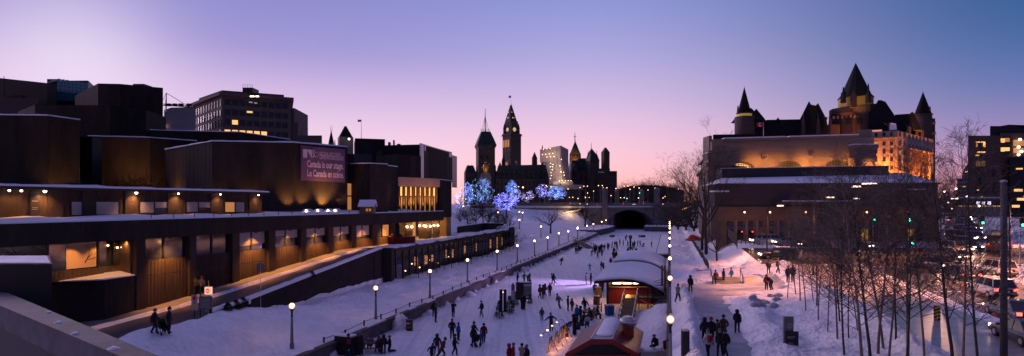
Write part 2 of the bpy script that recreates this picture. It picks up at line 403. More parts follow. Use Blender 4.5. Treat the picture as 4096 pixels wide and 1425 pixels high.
def drop(u, v, z=None):
    """point where the ray through a pixel meets the ground (or the plane z)"""
    if z is not None:
        Y = FPX * (CH - z) / (v - VH); return Vector((X(u, Y), Y, z))
    Y = 24.0
    while Y < 900:
        h = max(height(X(u, Y), Y), 0.0 if -26.5 < X(u, Y) - 0.2828 * Y < -0.05 else -9)
        if Zv(v, Y) <= h: break
        Y += 0.12
    return Vector((X(u, Y), Y, max(height(X(u, Y), Y), 0.0 if -26.5 < X(u, Y) - 0.2828 * Y < -0.05 else -9)))

def frange(a, b, n): return [a + (b - a) * i / n for i in range(n)]
lats = [-6000, -2500, -900, -400, -250] + frange(-180, -60, 16) + frange(-60, -39.15, 24) + [-39.15, -38.85] + frange(-38.3, -27.2, 28) + [-27.2, -26.9, -26.52, -26.48, -18, -9, -0.07, -0.03, 0.25] + frange(0.55, 16.0, 52) + frange(16.0, 40.0, 34) + frange(40, 180, 24) + [180, 260, 420, 900, 2500, 6000]
ys = [-40, -10, 10, 20] + frange(26, 80, 90) + frange(80, 150, 60) + frange(150, 261.9, 40) + [261.9, 262.1, 276, 311.9, 312.1, 330, 420, 600, 899, 901, 1800, 4000, 9000]
b = MB()
vs = [(CX(a, y), y, height(CX(a, y), y)) for y in ys for a in lats]
nl = len(lats)
b.add(vs, [(j*nl+i, j*nl+i+1, (j+1)*nl+i+1, (j+1)*nl+i) for j in range(len(ys)-1) for i in range(nl-1)])
struct('ground', b, SNOW, True)

# frozen canal
b = MB(); cols = frange(-26.6, 0.5, 20) + [0.5]; rows = frange(-20, 312, 90) + [312]
b.add([(CX(a, y), y, 0.0) for y in rows for a in cols], [(j*21+i, j*21+i+1, (j+1)*21+i+1, (j+1)*21+i) for j in range(90) for i in range(20)])
struct('canal_ice', b, ICE)

def sheet(name, l0, l1, y0, y1, m, dz=0.05, fn=None, nx=None, ny=None, edge=0.0):
    nx = nx or max(2, int(abs(l1 - l0) / 0.8)); ny = ny or max(2, int((y1 - y0) / 0.8)); b = MB(); vs = []
    for j in range(ny + 1):
        y = lerp(y0, y1, j / ny)
        for i in range(nx + 1):
            a = lerp(l0, l1, i / nx)
            if edge and i in (0, nx): a += edge * fbm(a * 3, y, 2.0, 3, 9)
            x = CX(a, y); vs.append((x, y, (fn(x, y) if fn else height(x, y, False)) + dz))
    b.add(vs, [(j*(nx+1)+i, j*(nx+1)+i+1, (j+1)*(nx+1)+i+1, (j+1)*(nx+1)+i) for j in range(ny) for i in range(nx)])
    return struct(name, b, m, True)
sz = lambda x, y: street_z(y)
sheet('street', 16.2, 23.1, 20, 73, SLUSH, -0.02, sz, edge=0.4)
sheet('avenue', 24.4, 36.0, 16, 73, ASPH, -0.016, sz, edge=0.3)
sheet('crossing_street', 11.8, 140, 72.2, 91.5, ASPH, -0.012, sz, nx=80, ny=16)
sheet('promenade_path', 2.5, 5.4, 26, 67, DIRTY, 0.05, lambda x, y: height(x, y), nx=8, ny=70, edge=0.5)
sheet('crossing_path', 1.4, 12.2, 58.5, 66.8, DIRTY, 0.06, lambda x, y: height(x, y), nx=24, ny=20)
# stop lines and lane dashes on the avenue
for (a, y, w, l) in [(27.2, 44, 0.09, 1.6), (27.2, 50, 0.09, 1.6), (27.2, 56, 0.09, 1.6), (27.2, 62, 0.09, 1.6), (30.6, 44, 0.09, 1.6), (30.6, 50, 0.09, 1.6), (30.6, 56, 0.09, 1.6), (30.6, 62, 0.09, 1.6), (28.5, 69.5, 4.0, 0.2), (28.5, 52.5, 3.6, 0.1), (28.5, 47, 3.6, 0.1)]:
    b = MB(); b.add([(CX(a-w, y-l), y-l, street_z(y-l)-0.010), (CX(a+w, y-l), y-l, street_z(y-l)-0.010), (CX(a+w, y+l), y+l, street_z(y+l)-0.010), (CX(a-w, y+l), y+l, street_z(y+l)-0.010)], [(0,1,2,3)])
    struct('road_marking', b, WHITEP)
# ramp between the arts centre and its retaining wall
b = MB(); sw = MB(); kb = MB(); rows = frange(36, 118, 70)
va = []; vb = []; vk = []
for y in rows:
    xf = F0.x + (y - F0.y) * 0.3645 + 0.02; xr = CX((-41.05 if y > 75.4 else -39.0) if y > 47 else -37.5, y); z = ramp_z(y)
    side = min(xf + 1.9, xr - 0.5 - 0.5 * (y < 75.4))
    va += [(lerp(side, xr, i / 6), y, z + 0.02) for i in range(7)]
    vb += [(xf - 0.5, y, z + 0.16), (side, y, z + 0.16), (side, y, z - 0.1)]
    k2 = side + 0.55 + 0.25 * fbm(y, 3, 2.0)
    vk += [(side + 0.02, y, z + 0.05), (side + 0.1, y, z + 0.24 + 0.08 * fbm(y, 0, 1.5)), (k2, y, z + 0.02)]
n = len(rows)
b.add(va, [(j*7+i, j*7+i+1, (j+1)*7+i+1, (j+1)*7+i) for j in range(n-1) for i in range(6)]); struct('ramp_road', b, RAMPM, True)
sw.add(vb, [(j*3+i, j*3+i+1, (j+1)*3+i+1, (j+1)*3+i) for j in range(n-1) for i in range(2)]); struct('sidewalk', sw, CONC)
kb.add(vk, [(j*3+i, j*3+i+1, (j+1)*3+i+1, (j+1)*3+i) for j in range(n-1) for i in range(2)]); o = struct('kerb_snow', kb, SNOW, True)

# ------------------------------------------------------------------ canal walls
def canal_wall(name, label, lat0, lat1, y0, y1, z1, step, mcop):
    t = thing(name, label, 'wall', (CX(lat0, y0), y0, 0))
    y = y0; i = 0
    while y < y1:
        e = min(y + step, y1); s0, s1 = sorted((lat0, lat1))
        dz = 0.02 * math.sin(i * 2.7); dl = 0.015 * math.sin(i * 4.1)
        part('wall_panel', t, WALLM, lambda b: b.prism([(CX(s0+dl, y+0.02), y+0.02), (CX(s1+dl, y+0.02), y+0.02), (CX(s1+dl, e-0.02), e-0.02), (CX(s0+dl, e-0.02), e-0.02)], -0.5, z1 - 0.22 + dz))
        part('coping_slab', t, mcop, lambda b: b.prism([(CX(s0-0.08, y+0.03), y+0.03), (CX(s1+0.10, y+0.03), y+0.03), (CX(s1+0.10, e-0.03), e-0.03), (CX(s0-0.08, e-0.03), e-0.03)], z1 - 0.22 + dz, z1 + dz))
        y = e; i += 1
    return t
WALLM = mat('stained_canal_wall', (0.055, 0.046, 0.044), 0.85, var=0.5, vscale=0.9, bump=0.5, bscale=5, col2=(0.15, 0.135, 0.14), bdist=0.05)
COPM = mat('wall_coping', (0.105, 0.082, 0.076), 0.85, var=0.3, vscale=1.0, bump=0.4, bscale=6)
lw = canal_wall('canal_wall', 'long brown concrete canal wall below the snowy lamp-lined bank beside the arts centre', -26.75, -26.35, 34, 232, 1.1, 6.0, COPM)
# ragged snow and ice stuck to the foot and face of the wall
b = MB(); random.seed(21); y = 38.0
while y < 230:
    w = random.uniform(0.4, 2.6)
    if random.random() < 0.75:
        h = random.uniform(0.12, 0.55) * (1.5 if random.random() < 0.15 else 1); d = random.uniform(0.2, 0.8)
        pts = [(CX(-26.45, y), y, -0.02), (CX(-26.35 + d, y + w*0.5), y + w*0.5, -0.02), (CX(-26.45, y + w), y + w, -0.02), (CX(-26.4, y + w*0.55), y + w*0.55, h), (CX(-26.4, y + w*0.2), y + w*0.2, h*0.6), (CX(-26.35 + d*0.5, y + w*0.5), y + w*0.5, h*0.55)]
        b.add(pts, [(0,1,5,4), (1,2,3,5), (4,5,3), (0,4,3,2)])
    y += w * random.uniform(0.7, 1.6)
b.build('snow_drift', SNOW, lw, True, 'stuff')
random.seed(23)
for (y, r, h) in [(53.5, 0.9, 1.3), (46, 0.6, 0.5), (60, 0.5, 0.5), (72, 0.7, 0.6), (99, 0.8, 0.7)]:
    b = MB(); c = (CX(-25.9, y), y, -0.1); k = 12
    vs = []
    for j, (rr, zz) in enumerate([(1.25, 0), (1.0, 0.35), (0.65, 0.75), (0.25, 1.0)]):
        for i in range(k):
            q = 1 + 0.28 * math.sin(i * 3.1 + j * 2 + y) + random.uniform(-0.12, 0.12); a = 2*math.pi*i/k
            vs.append((c[0] + r*rr*q*math.cos(a), c[1] + r*rr*q*math.sin(a), c[2] + (h+0.1)*zz*(1 + 0.1*math.sin(i*2))))
    b.add(vs, [(j*k+i, j*k+(i+1)%k, (j+1)*k+(i+1)%k, (j+1)*k+i) for j in range(3) for i in range(k)] + [tuple(range(3*k, 4*k))])
    o = b.build('snow_heap', SNOW, None, True)
    tag(o, 'tall snow heap against the foot of the brown canal wall' if h > 1 else 'low lump of shovelled snow at the foot of the brown canal wall', 'snow heap', None if h > 1 else 'snow lumps along the canal wall')
rw = canal_wall('canal_wall', 'stone edge of the promenade under the straight row of tall lamps', -0.15, 0.25, 30, 236, 2.25, 8.0, COPM)
# ------------------------------------------------------------------ arts centre
arts = thing('arts_centre', 'brown concrete arts centre with stepped blocks, terrace and white-lettered banner beside the ramp', 'building', fac(20, 6, 5))
def fquad(b, t0, t1, o0, o1, z0, z1):      # box in the facade frame
    b.prism([tuple(fac(t0, o0)[:2]), tuple(fac(t1, o0)[:2]), tuple(fac(t1, o1)[:2]), tuple(fac(t0, o1)[:2])], z0, z1)
def fpart(name, t0, t1, o0, o1, z0, z1, m, parent=None):
    return part(name, parent or arts, m, lambda b: fquad(b, t0, t1, o0, o1, z0, z1))
ZS, ZW, ZF = 6.9, 8.9, 10.55
bays = [(144,187,165),(195,230,213),(238,266.5,252.5),(274,299,286.5),(305,326.5,316),(332,350,341.5),(355,370.5,363),(376,390,383)]
ends = [(t_of_u(a), t_of_u(c), t_of_u(m)) for a, c, m in bays]
t_first, t_last = ends[0][0] - 0.9, ends[-1][1] + 0.5
# lower wall panels (two per bay), sill, piers
prev = t_first
for i, (a, c, m) in enumerate(ends):
    zb = ramp_z(fac(a).y) - 0.6
    pier0, pier1 = prev, a - 0.05
    fpart('pier', pier0 + 0.02, pier1, -0.28, 0.6, zb, ZW - 0.01, NACS)
    for q0, q1 in ((a - 0.04, m - 0.02), (m + 0.02, c + 0.04)):
        fpart('wall_panel', q0, q1, 0.0, 0.5, zb, 5.55, NACR)
        fpart('wall_panel', q0, q1, 0.012, 0.5, 5.58, ZS - 0.01, NACR)
    w = fpart('window', a, c, 0.22, 0.26, ZS, ZW, GLASS)
    fpart('mullion', m - 0.07, m + 0.07, 0.10, 0.22, ZS + 0.06, ZW - 0.06, DKMET, w)
    for q in ((a, c, ZS, ZS + 0.06), (a, c, ZW - 0.06, ZW)): fpart('frame_rail', q[0], q[1], 0.12, 0.22, q[2], q[3], DKMET, w)
    if i in (2, 4, 5, 6):
        hh = (0.75, 0.55, 0.6, 0.85)[(2, 4, 5, 6).index(i)]
        fpart('blind', a + 0.1, m - 0.1, 0.19, 0.215, ZW - 0.06 - hh * 1.88, ZW - 0.07, BLIND, w)
        fpart('blind', m + 0.1, c - 0.1, 0.19, 0.215, ZW - 0.06 - hh * 0.9 * 1.88, ZW - 0.07, BLIND, w)
    if i == 7: fpart('blind', m + 0.1, c - 0.1, 0.19, 0.215, ZS + 0.1, ZW - 0.2, LITW2, w)
    if i == 3:
        fpart('blind', m + 0.1, c - 0.1, 0.19, 0.215, ZW - 1.0, ZW - 0.07, BLIND, w); fpart('blind', a + 0.1, m - 0.1, 0.19, 0.215, ZW - 0.7, ZW - 0.07, BLIND, w)
    if i in (0, 2, 3, 4, 5, 6, 7):
        s = {0: 0.9, 2: 1.2, 3: 1.0, 4: 1.0, 5: 1.0, 6: 0.9, 7: 0.9}[i]
        f = fpart('downlight', (a+c)/2 - 0.15, (a+c)/2 + 0.15, -0.52, -0.40, ZW - 0.12, ZW - 0.02, DKMET)
        lamp_light('SPOT', fac((a+c)/2, -0.75, ZW - 0.18), 2500 * s, (1.0, 0.36, 0.075), f, 0.15, fac((a+c)/2, 0.25, 4.0), 95, 1.0)
    prev = c + 0.05
fpart('pier', prev, t_last + 0.6, -0.28, 0.6, ramp_z(fac(prev).y) - 0.4, ZW - 0.01, NACS)
t_end = t_of_u(441); t0f = -14.0
# fascia in panels
tt = t0f; k = 0
while tt < t_end:
    e = min(tt + 6.1, t_end)
    fpart('fascia_panel', tt + 0.01, e - 0.01, -0.55 + 0.004 * (k % 2), 0.9, ZW, ZF, NACM); tt = e; k += 1
# left recess behind the planter, warm-lit
tl = t_of_u(63)
fpart('wall_panel', tl, t_first - 0.1, 1.6, 2.2, 2.0, ZS - 0.3, NACR)
w = fpart('window', tl, t_first - 0.1, 1.62, 1.68, ZS - 0.29, ZW, GLASS)
for uu in (98, 113, 127): fpart('mullion', t_of_u(uu, 1.6) - 0.06, t_of_u(uu, 1.6) + 0.06, 1.5, 1.61, ZS - 0.28, ZW, DKMET, w)
fpart('blind', t_of_u(66, 1.6), t_of_u(96, 1.6), 1.57, 1.6, ZS - 0.2, ZW - 0.2, mat('warm_blind', (0.5, 0.33, 0.18), 0.8), w)
fpart('return_wall', t_first - 0.1, t_first + 0.02, 0.3, 2.2, 2.0, ZW - 0.01, NACS)
fpart('soffit', t0f, t_end, 0.9, 2.3, ZW + 0.02, ZW + 0.2, NACS)
for uu, s in ((72, 1.0), (100, 0.8), (122, 0.8)):
    q = t_of_u(uu, 1.2)
    f = fpart('downlight', q - 0.12, q + 0.12, 0.9, 1.1, ZW - 0.08, ZW + 0.01, DKMET)
    lamp_light('SPOT', fac(q, 0.75, ZW - 0.2), 420 * s, (1.0, 0.42, 0.12), f, 0.12, fac(q, 1.5, 5.0), 110, 1.0)
for uu in (107.5, 117, 121.5):
    q = t_of_u(uu, 1.5)
    part('bulb', w, WARMF, lambda b: b.ball(fac(q, 1.45, 8.4 - 0.25 * (uu > 110)), 0.09))
# planter with snow
pl = [fac(0.1, -0.1), Vector((-33.2, 45.4, 0)), Vector((-39.5, 42.6, 0)), Vector((-47, 44, 0)), fac(-12, 2.0), fac(-1, 1.55)]
part('planter_wall', arts, NACM, lambda b: b.prism([tuple(p[:2]) for p in pl], 1.6, 5.75))
part('planter_snow', arts, SNOWR, lambda b: b.prism([tuple(p[:2]) for p in pl], 5.75, [5.8, 5.85, 5.85, 5.9, 6.0, 6.1]))
# terrace roof and its snow
fpart('terrace_slab', t0f, t_end, 0.9, 60, ZW + 0.4, ZF - 0.04, NACS)
b = MB(); nx, ny = 110, 12; vs = []; random.seed(4)
for j in range(ny + 1):
    o = -0.5 + (j / ny) ** 1.5 * 22
    for i in range(nx + 1):
        t = lerp(t0f, t_end, i / nx); h = 0.10 + 0.10 * fbm(t, o, 2.5, 3, 11) + (0.28 * sm(0.5, 3, o) * (0.6 + fbm(t, 0, 5, 2, 12)))
        if j == 0: h = 0.12 + 0.06 * fbm(t, 3, 1.2)
        vs.append(fac(t, o, ZF + max(0.02, h)))
for i in range(nx + 1): vs.append(fac(lerp(t0f, t_end, i / nx), -0.52, ZF))
q = (ny + 1) * (nx + 1)
b.add(vs, [(j*(nx+1)+i+1, j*(nx+1)+i, (j+1)*(nx+1)+i, (j+1)*(nx+1)+i+1) for j in range(ny) for i in range(nx)] + [(q+i+1, q+i, i, i+1) for i in range(nx)])
b.build('terrace_snow', SNOWR, arts, True)
# terrace railing
tr = t_of_u(150)
rl = fpart('railing', tr, t_end - 0.4, -0.16, -0.12, ZF + 0.52, ZF + 0.57, DKMET)
tt = tr
while tt < t_end - 0.4: fpart('railing_post', tt - 0.025, tt + 0.025, -0.165, -0.115, ZF, ZF + 0.52, DKMET, rl); tt += 2.2
# terrace pavilion
PO = 5.0; ZP = 13.15
tp0, tp1 = -16.0, t_of_u(262, PO)
fpart('pavilion_wall', tp0, tp1, PO, PO + 9, ZF - 0.1, ZP, NACR)
fpart('pavilion_eave', tp0, tp1 + 0.5, PO - 0.7, PO + 9, ZP + 0.003, ZP + 0.22, NACS)
b = MB(); nx = 80; vs = []
for i in range(nx + 1):
    t = lerp(tp0, tp1 + 0.5, i / nx); h = 0.20 + 0.12 * fbm(t, 0, 2.0, 3, 14)
    vs += [fac(t, PO - 0.72, ZP + 0.2), fac(t, PO - 0.6, ZP + 0.2 + h), fac(t, PO + 9, ZP + 0.3 + h)]
b.add(vs, [((i+1)*3+k, i*3+k, i*3+k+1, (i+1)*3+k+1) for i in range(nx) for k in range(2)]); b.build('pavilion_snow', SNOWR, arts, True)
for (a, c, m, kind) in [(71,118.5,95,'blind'), (139.5,169,154,'half'), (186,210,198,'half'), (224.7,244,234.7,'lit')]:
    t0, t1, tm = t_of_u(a, PO), t_of_u(c, PO), t_of_u(m, PO)
    w = fpart('window', t0, t1, PO - 0.03, PO + 0.02, 10.95, 12.15, GLASS)
    fpart('frame_rail', t0 - 0.08, t1 + 0.08, PO - 0.09, PO - 0.035, 10.86, 10.95, DKMET, w); fpart('frame_rail', t0 - 0.08, t1 + 0.08, PO - 0.09, PO - 0.035, 12.15, 12.24, DKMET, w)
    for q in (t0 - 0.05, tm, t1 + 0.05): fpart('mullion', q - 0.06, q + 0.06, PO - 0.09, PO - 0.03, 10.95, 12.15, DKMET, w)
    fpart('blind', t0 + 0.03, tm - 0.07, PO - 0.05, PO - 0.033, 11.0 if kind != 'half' else 11.1, 12.12, LITW2 if kind == 'lit' else BLIND, w)
    fpart('blind', tm + 0.07, t1 - 0.03, PO - 0.05, PO - 0.033, 11.0 if kind != 'half' else 11.55, 12.12, BLIND, w)
for uu in (55, 88, 130, 172, 214, 252):
    q = t_of_u(uu, PO); fpart('pavilion_pier', q - 0.55, q + 0.55, PO - 0.14, PO - 0.001, ZF, ZP - 0.001, NACS)
q0, q1 = t_of_u(29.2, PO), t_of_u(38.6, PO)
sg = fpart('sign_panel', q0, q1, PO - 0.14, PO - 0.002, 10.75, 12.95, mat('sign_brown', (0.03, 0.025, 0.024), 0.5))
for zz in (12.15, 11.62, 11.49): fpart('sign_lettering', q0 + 0.12, q1 - 0.12, PO - 0.16, PO - 0.142, zz, zz + (0.07 if zz > 12 else 0.04), mat('pale_lettering', (0.5, 0.45, 0.42), 0.6), sg)
q = t_of_u(249, PO); fpart('door', q - 0.2, q + 0.9, PO - 0.03, PO + 0.02, ZF, 12.3, BLACK)
for uu, s in ((10, 0.35), (22, 0.3), (45.6, 1.3), (137, 1.3), (179, 0.9), (221, 0.6), (259, 0.6)):
    q = t_of_u(uu, PO - 0.6)
    f = fpart('eave_lamp', q - 0.1, q + 0.1, PO - 0.62, PO - 0.42, ZP - 0.10, ZP, DKMET)
    part('bulb', f, HEADL, lambda b: b.ball(fac(q, PO - 0.52, ZP - 0.15), 0.085 if s < 1 else 0.12))
    lamp_light('SPOT', fac(q, PO - 0.75, ZP - 0.3), 260 * s, (1.0, 0.42, 0.14), f, 0.1, fac(q, PO + 0.3, ZF), 120, 1.0)

# stepped upper masses: (name, top outline in (u, depth), base z, top z)
def mass(name, pts, z0, z1, m=None, back=30, snow=True, edge_snow=0.16):
    front = [(X(u, Y), Y) for u, Y in pts]
    k1 = 1 + back / front[-1][1]; k0 = 1 + back / front[0][1]
    poly = front + [(front[-1][0] * k1 - 0.6, front[-1][1] * k1), (front[0][0] * k0, front[0][1] * k0)]
    o = part(name, arts, m or NACM, lambda b: b.prism(poly, z0, z1))
    if snow:
        b = MB(); dn = 0.25
        for (x0, y0), (x1, y1) in zip(front[:-1], front[1:]):
            d = Vector((x1-x0, y1-y0)).normalized(); nn = Vector((d.y, -d.x)); k = max(2, int(math.hypot(x1-x0, y1-y0) / 1.2)); vs = []
            for i in range(k + 1):
                x = lerp(x0, x1, i/k); y = lerp(y0, y1, i/k); h = edge_snow * (0.75 + 0.6 * fbm(x, y, 2.5, 2, 3))
                vs += [(x + nn.x*0.08, y + nn.y*0.08, z1 - 0.06), (x + nn.x*0.06, y + nn.y*0.06, z1 + h), (x - nn.x*2.5, y - nn.y*2.5, z1 + h)]
            b.add(vs, [(i*3+q, (i+1)*3+q, (i+1)*3+q+1, i*3+q+1) for i in range(k) for q in range(2)])
        b.build('snow_cap', SNOWR, o, True)
    return o
mass('stage_block', [(-40, 74), (0, 75.5), (48, 76), (80, 80)], 10, 24.0)
mass('foyer_block', [(88, 99), (150, 101.5), (197, 107)], 10, 24.0)
front = mass('front_block', [(165, 87), (212, 75), (293, 76.7), (347.5, 82.6)], 10, 20.4)
mass('middle_block', [(18, 120), (35, 112), (110, 112.5), (146, 118), (166, 128)], 10, 31.8, snow=False)
mass('fly_tower', [(75, 146), (98, 131), (120, 131.5), (163, 136)], 10, 40.2, snow=False, back=18)
mass('rear_block', [(150, 118), (165, 119), (240, 122), (290, 136)], 10, 27.6)
part('roof_plant', arts, DKMET, lambda b: (b.box(X(133,138), X(144,138), 138, 141, 40.2, 41.6), b.box(X(109,136), X(124,136), 136, 139, 40.2, 40.9)))
part('gap_dark_fill', arts, BLACK, lambda b: b.box(X(78, 84), X(92, 84), 84, 86, 10, 22))  # black filler painting the dark of the gap between the blocks
# wall-washing uplights on the terrace, half buried in snow
def uplight(u, Y, s, up=6.0, col=(1.0, 0.42, 0.11)):
    p = Vector((X(u, Y), Y - 0.9, ZF + 0.12))
    f = part('uplight', arts, DKMET, lambda b: b.lathe([(0.16, 0), (0.2, 0.18), (0.12, 0.22)], 8, p))
    lamp_light('SPOT', p + Vector((0, 0, 0.3)), 1500 * s, col, f, 0.1, p + Vector((0, 1.6, up)), 80, 1.0)
for u, Y, s in [(50, 75, 0.7), (66, 78, 2.2), (76, 79.5, 1.4), (105, 98.5, 0.8), (131, 100, 2.4), (146, 100.5, 2.6), (176, 84, 1.4), (182, 82.6, 1.0), (215, 75, 0.25), (250, 75.5, 0.4), (288, 76.5, 0.6), (305, 77.5, 0.8), (325, 79.8, 2.3), (343, 81.8, 1.6)]: uplight(u, Y, s)
# lit projection patch lamp and globes in the snow by the front block
for u, Y in ((312, 77), (323, 78.5), (333, 79.8), (340, 80.5)):
    p = Vector((X(u, Y), Y - 2.2, ZF + 0.45)); part('snow_lamp', arts, HEADL, lambda b: b.ball(p, 0.13)); 
    part('snow_mound', arts, SNOWR, lambda b: b.lathe([(1.0, -0.4), (0.8, 0.0), (0.5, 0.2), (0.1, 0.27)], 10, p + Vector((-0.1, 0.9, 0))), True)

# banner hung on the front block
A = Vector((X(301, 77.4), 77.4 - 0.12, 0)); B = Vector((X(345, 82.3), 82.3 - 0.12, 0)); bd = (B - A); bl = bd.length; bd.normalize(); bn = Vector((bd.y, -bd.x, 0))
zt0, zt1, zb0, zb1 = Zv(145.5, 77.4), Zv(149.5, 82.3), Zv(180.5, 77.4), Zv(182.5, 82.3)
def ban(s, w, o=0.0):     # s across 0..1, w down 0..1
    zt = lerp(zt0, zt1, s); zb = lerp(zb0, zb1, s); z = lerp(zt, zb, w)
    sag = 0.05 * math.sin(s * 9 + w * 4) * w * (1 - w) * 2 + 0.06 * math.exp(-((s - 0.1 - w * 0.5) / 0.06) ** 2) * (1 - w)
    return A + bd * (bl * s) + bn * (0.06 + sag + o) + Vector((0, 0, z))
b = MB(); nx, ny = 40, 24
b.add([ban(i/nx, j/ny) for j in range(ny+1) for i in range(nx+1)], [(j*(nx+1)+i, (j+1)*(nx+1)+i, (j+1)*(nx+1)+i+1, j*(nx+1)+i+1) for j in range(ny) for i in range(nx)])
b.add([ban(i/nx, j/ny, -0.04) for j in range(ny+1) for i in range(nx+1)], [(j*(nx+1)+i+1, (j+1)*(nx+1)+i+1, (j+1)*(nx+1)+i, j*(nx+1)+i) for j in range(ny) for i in range(nx)])
banner = tag(b.build('banner', mat('plum_banner_cloth', (0.15, 0.085, 0.165), 0.8), None, True), 'plum banner reading Canada is our stage, hung high on the brown arts centre', 'banner')
LET = mat('banner_lettering', (0.62, 0.50, 0.60), 0.8)
bh = (zt0 - zb0 + zt1 - zb1) / 2
def lettering(txt, s0, w0, s1, size, bold=0.0, name='lettering'):
    cu = bpy.data.curves.new('txt', 'FONT'); cu.body = txt; cu.size = 1.0; cu.offset = bold; cu.resolution_u = 2
    to = bpy.data.objects.new('txt', cu); COL.objects.link(to)
    dg = bpy.context.evaluated_depsgraph_get(); me = bpy.data.meshes.new_from_object(to.evaluated_get(dg)); bpy.data.objects.remove(to)
    xs = [v.co.x for v in me.vertices]; x0, x1 = min(xs), max(xs)
    for v in me.vertices:
        s = lerp(s0, s1, (v.co.x - x0) / (x1 - x0)); w = w0 - v.co.y * size / bh
        v.co = ban(s, w, 0.035)
    me.materials.clear(); me.materials.append(LET)
    o = bpy.data.objects.new(name, me); COL.objects.link(o); o.parent = banner; return o
lettering('NATIONAL ARTS CENTRE', 0.41, 0.245, 0.89, 0.82, 0.006); lettering('CENTRE NATIONAL DES ARTS', 0.41, 0.345, 0.965, 0.82, 0.006)
lettering('Canada is our stage.', 0.13, 0.60, 0.96, 1.35, 0.022); lettering('Le Canada en scène.', 0.14, 0.865, 0.965, 1.35, 0.022)
lettering('5', 0.245, 0.31, 0.30, 1.45, 0.02)
b = MB(); k = 26
for i in range(k):
    a0, a1 = 2*math.pi*i/k, 2*math.pi*(i+1)/k
    b.add([ban(0.335 + r*math.cos(a), 0.225 + r*1.5*math.sin(a), 0.035) for r, a in ((0.042, a0), (0.05, a0), (0.05, a1), (0.042, a1))], [(0,1,2,3)])
b.build('emblem_ring', LET, banner)
part('emblem_letter', banner, LET, lambda b: (b.add([ban(s, w, 0.035) for s, w in ((0.04,0.1),(0.13,0.1),(0.13,0.34),(0.04,0.34))], [(0,3,2,1)]), b.add([ban(s, w, 0.035) for s, w in ((0.131,0.1),(0.235,0.1),(0.235,0.345),(0.131,0.12))], [(0,3,2,1)])))

# ribbed wing right of the banner, glazed new wing
def slab(name, u0, Y0, u1, Y1, z0, z1, m, parent=None, thick=0.5):
    p0 = Vector((X(u0, Y0), Y0)); p1 = Vector((X(u1, Y1), Y1)); d = (p1 - p0).normalized(); nn = Vector((-d.y, d.x)) * thick
    return part(name, parent or arts, m, lambda b: b.prism([tuple(p0), tuple(p1), tuple(p1 + nn), tuple(p0 + nn)], z0, z1))
slab('glass_slot', 347.5, 84, 354, 86, 10, 19.5, GLASS); slab('lit_pane', 348, 83.9, 353.5, 85.8, 13.2, 15.0, LITW2); slab('lit_pane', 348.2, 83.9, 353.5, 85.8, 10.6, 13.0, LITW2)
slab('ribbed_wall', 354, 88, 370, 84, 10, 18.0, NACR, thick=3); slab('ribbed_wall', 370, 84, 398, 92, 10, 18.0, NACM, thick=6)
slab('snow_cap', 353.6, 87.9, 370, 83.9, 18.0, 18.14, SNOWR, thick=3); slab('snow_cap', 370, 83.9, 398, 91.9, 18.0, 18.14, SNOWR, thick=6)
for q in range(15):
    s = (q + 0.5) / 15; slab('rib', lerp(354, 370, s) - 0.17, lerp(88, 84, s) - 0.02, lerp(354, 370, s) + 0.17, lerp(88, 84, s) - 0.1, 10.6, 17.9, NACS, thick=0.3)
uplight(361, 86, 1.4, 7); uplight(388, 88.5, 0.35, 7)
slab('dark_upper_wall', 398, 95, 421, 99, 16.6, 20.4, NACM, thick=6)
for q in range(16): slab('rib', lerp(409, 420.6, q/15) - 0.12, lerp(97, 98.9, q/15) - 0.12, lerp(409, 420.6, q/15) + 0.12, lerp(97, 98.9, q/15) - 0.1, 16.6, 20.2, mat('grey_metal_fin', (0.10, 0.09, 0.095), 0.5, metal=0.4), thick=0.12)
# glowing colonnade level
can = slab('canopy_band', 398, 94.2, 440, 102, 14.95, 16.5, mat('pale_canopy', (0.30, 0.22, 0.24), 0.6, var=0.15, vscale=1.5), thick=2)
for q in range(12):
    s = (q + 0.5) / 12; slab('canopy_panel', lerp(398, 440, (q+0.06)/12), lerp(94.2, 102, (q+0.06)/12) - 0.06, lerp(398, 440, (q+0.94)/12), lerp(94.2, 102, (q+0.94)/12) - 0.06, 15.2, 16.45, mat('pale_canopy', (0.3,0.22,0.24)), can, thick=0.04)
slab('glazed_wall', 398, 95.6, 440, 103.4, 10, 14.95, mat('amber_glass', (0.05, 0.03, 0.02), 0.1, spec=0.8), thick=0.3)
for q in range(9):
    s = (q + 0.35) / 9; u = lerp(398, 440, s); Y = lerp(94.4, 102.2, s)
    slab('column', u - 0.75, Y, u + 0.75, Y + 0.15, 10.4, 14.95, NACS, thick=0.9)
    s2 = (q + 0.8) / 9; u2 = lerp(398, 440, s2); Y2 = lerp(95.3, 103.1, s2)
    if q < 8: slab('lit_pane', u2 - 1.2, Y2, u2 + 1.2, Y2 + 0.2, 13.3, 14.85, LITW, thick=0.05); slab('lit_pane', u2 - 0.5, Y2, u2 + 0.6, Y2 + 0.1, 10.6, 13.1, LITW2, thick=0.05)
for s in (0.12, 0.35, 0.6, 0.82):
    u = lerp(398, 440, s); Y = lerp(93.6, 101.2, s); p = Vector((X(u, Y), Y, 10.75))
    f = part('uplight', arts, DKMET, lambda b: b.lathe([(0.16, 0), (0.2, 0.18), (0.12, 0.22)], 8, p))
    lamp_light('SPOT', p + Vector((0, 0, 0.3)), 1500, (1.0, 0.42, 0.11), f, 0.1, p + Vector((0.2, 1.2, 5)), 110, 1.0)
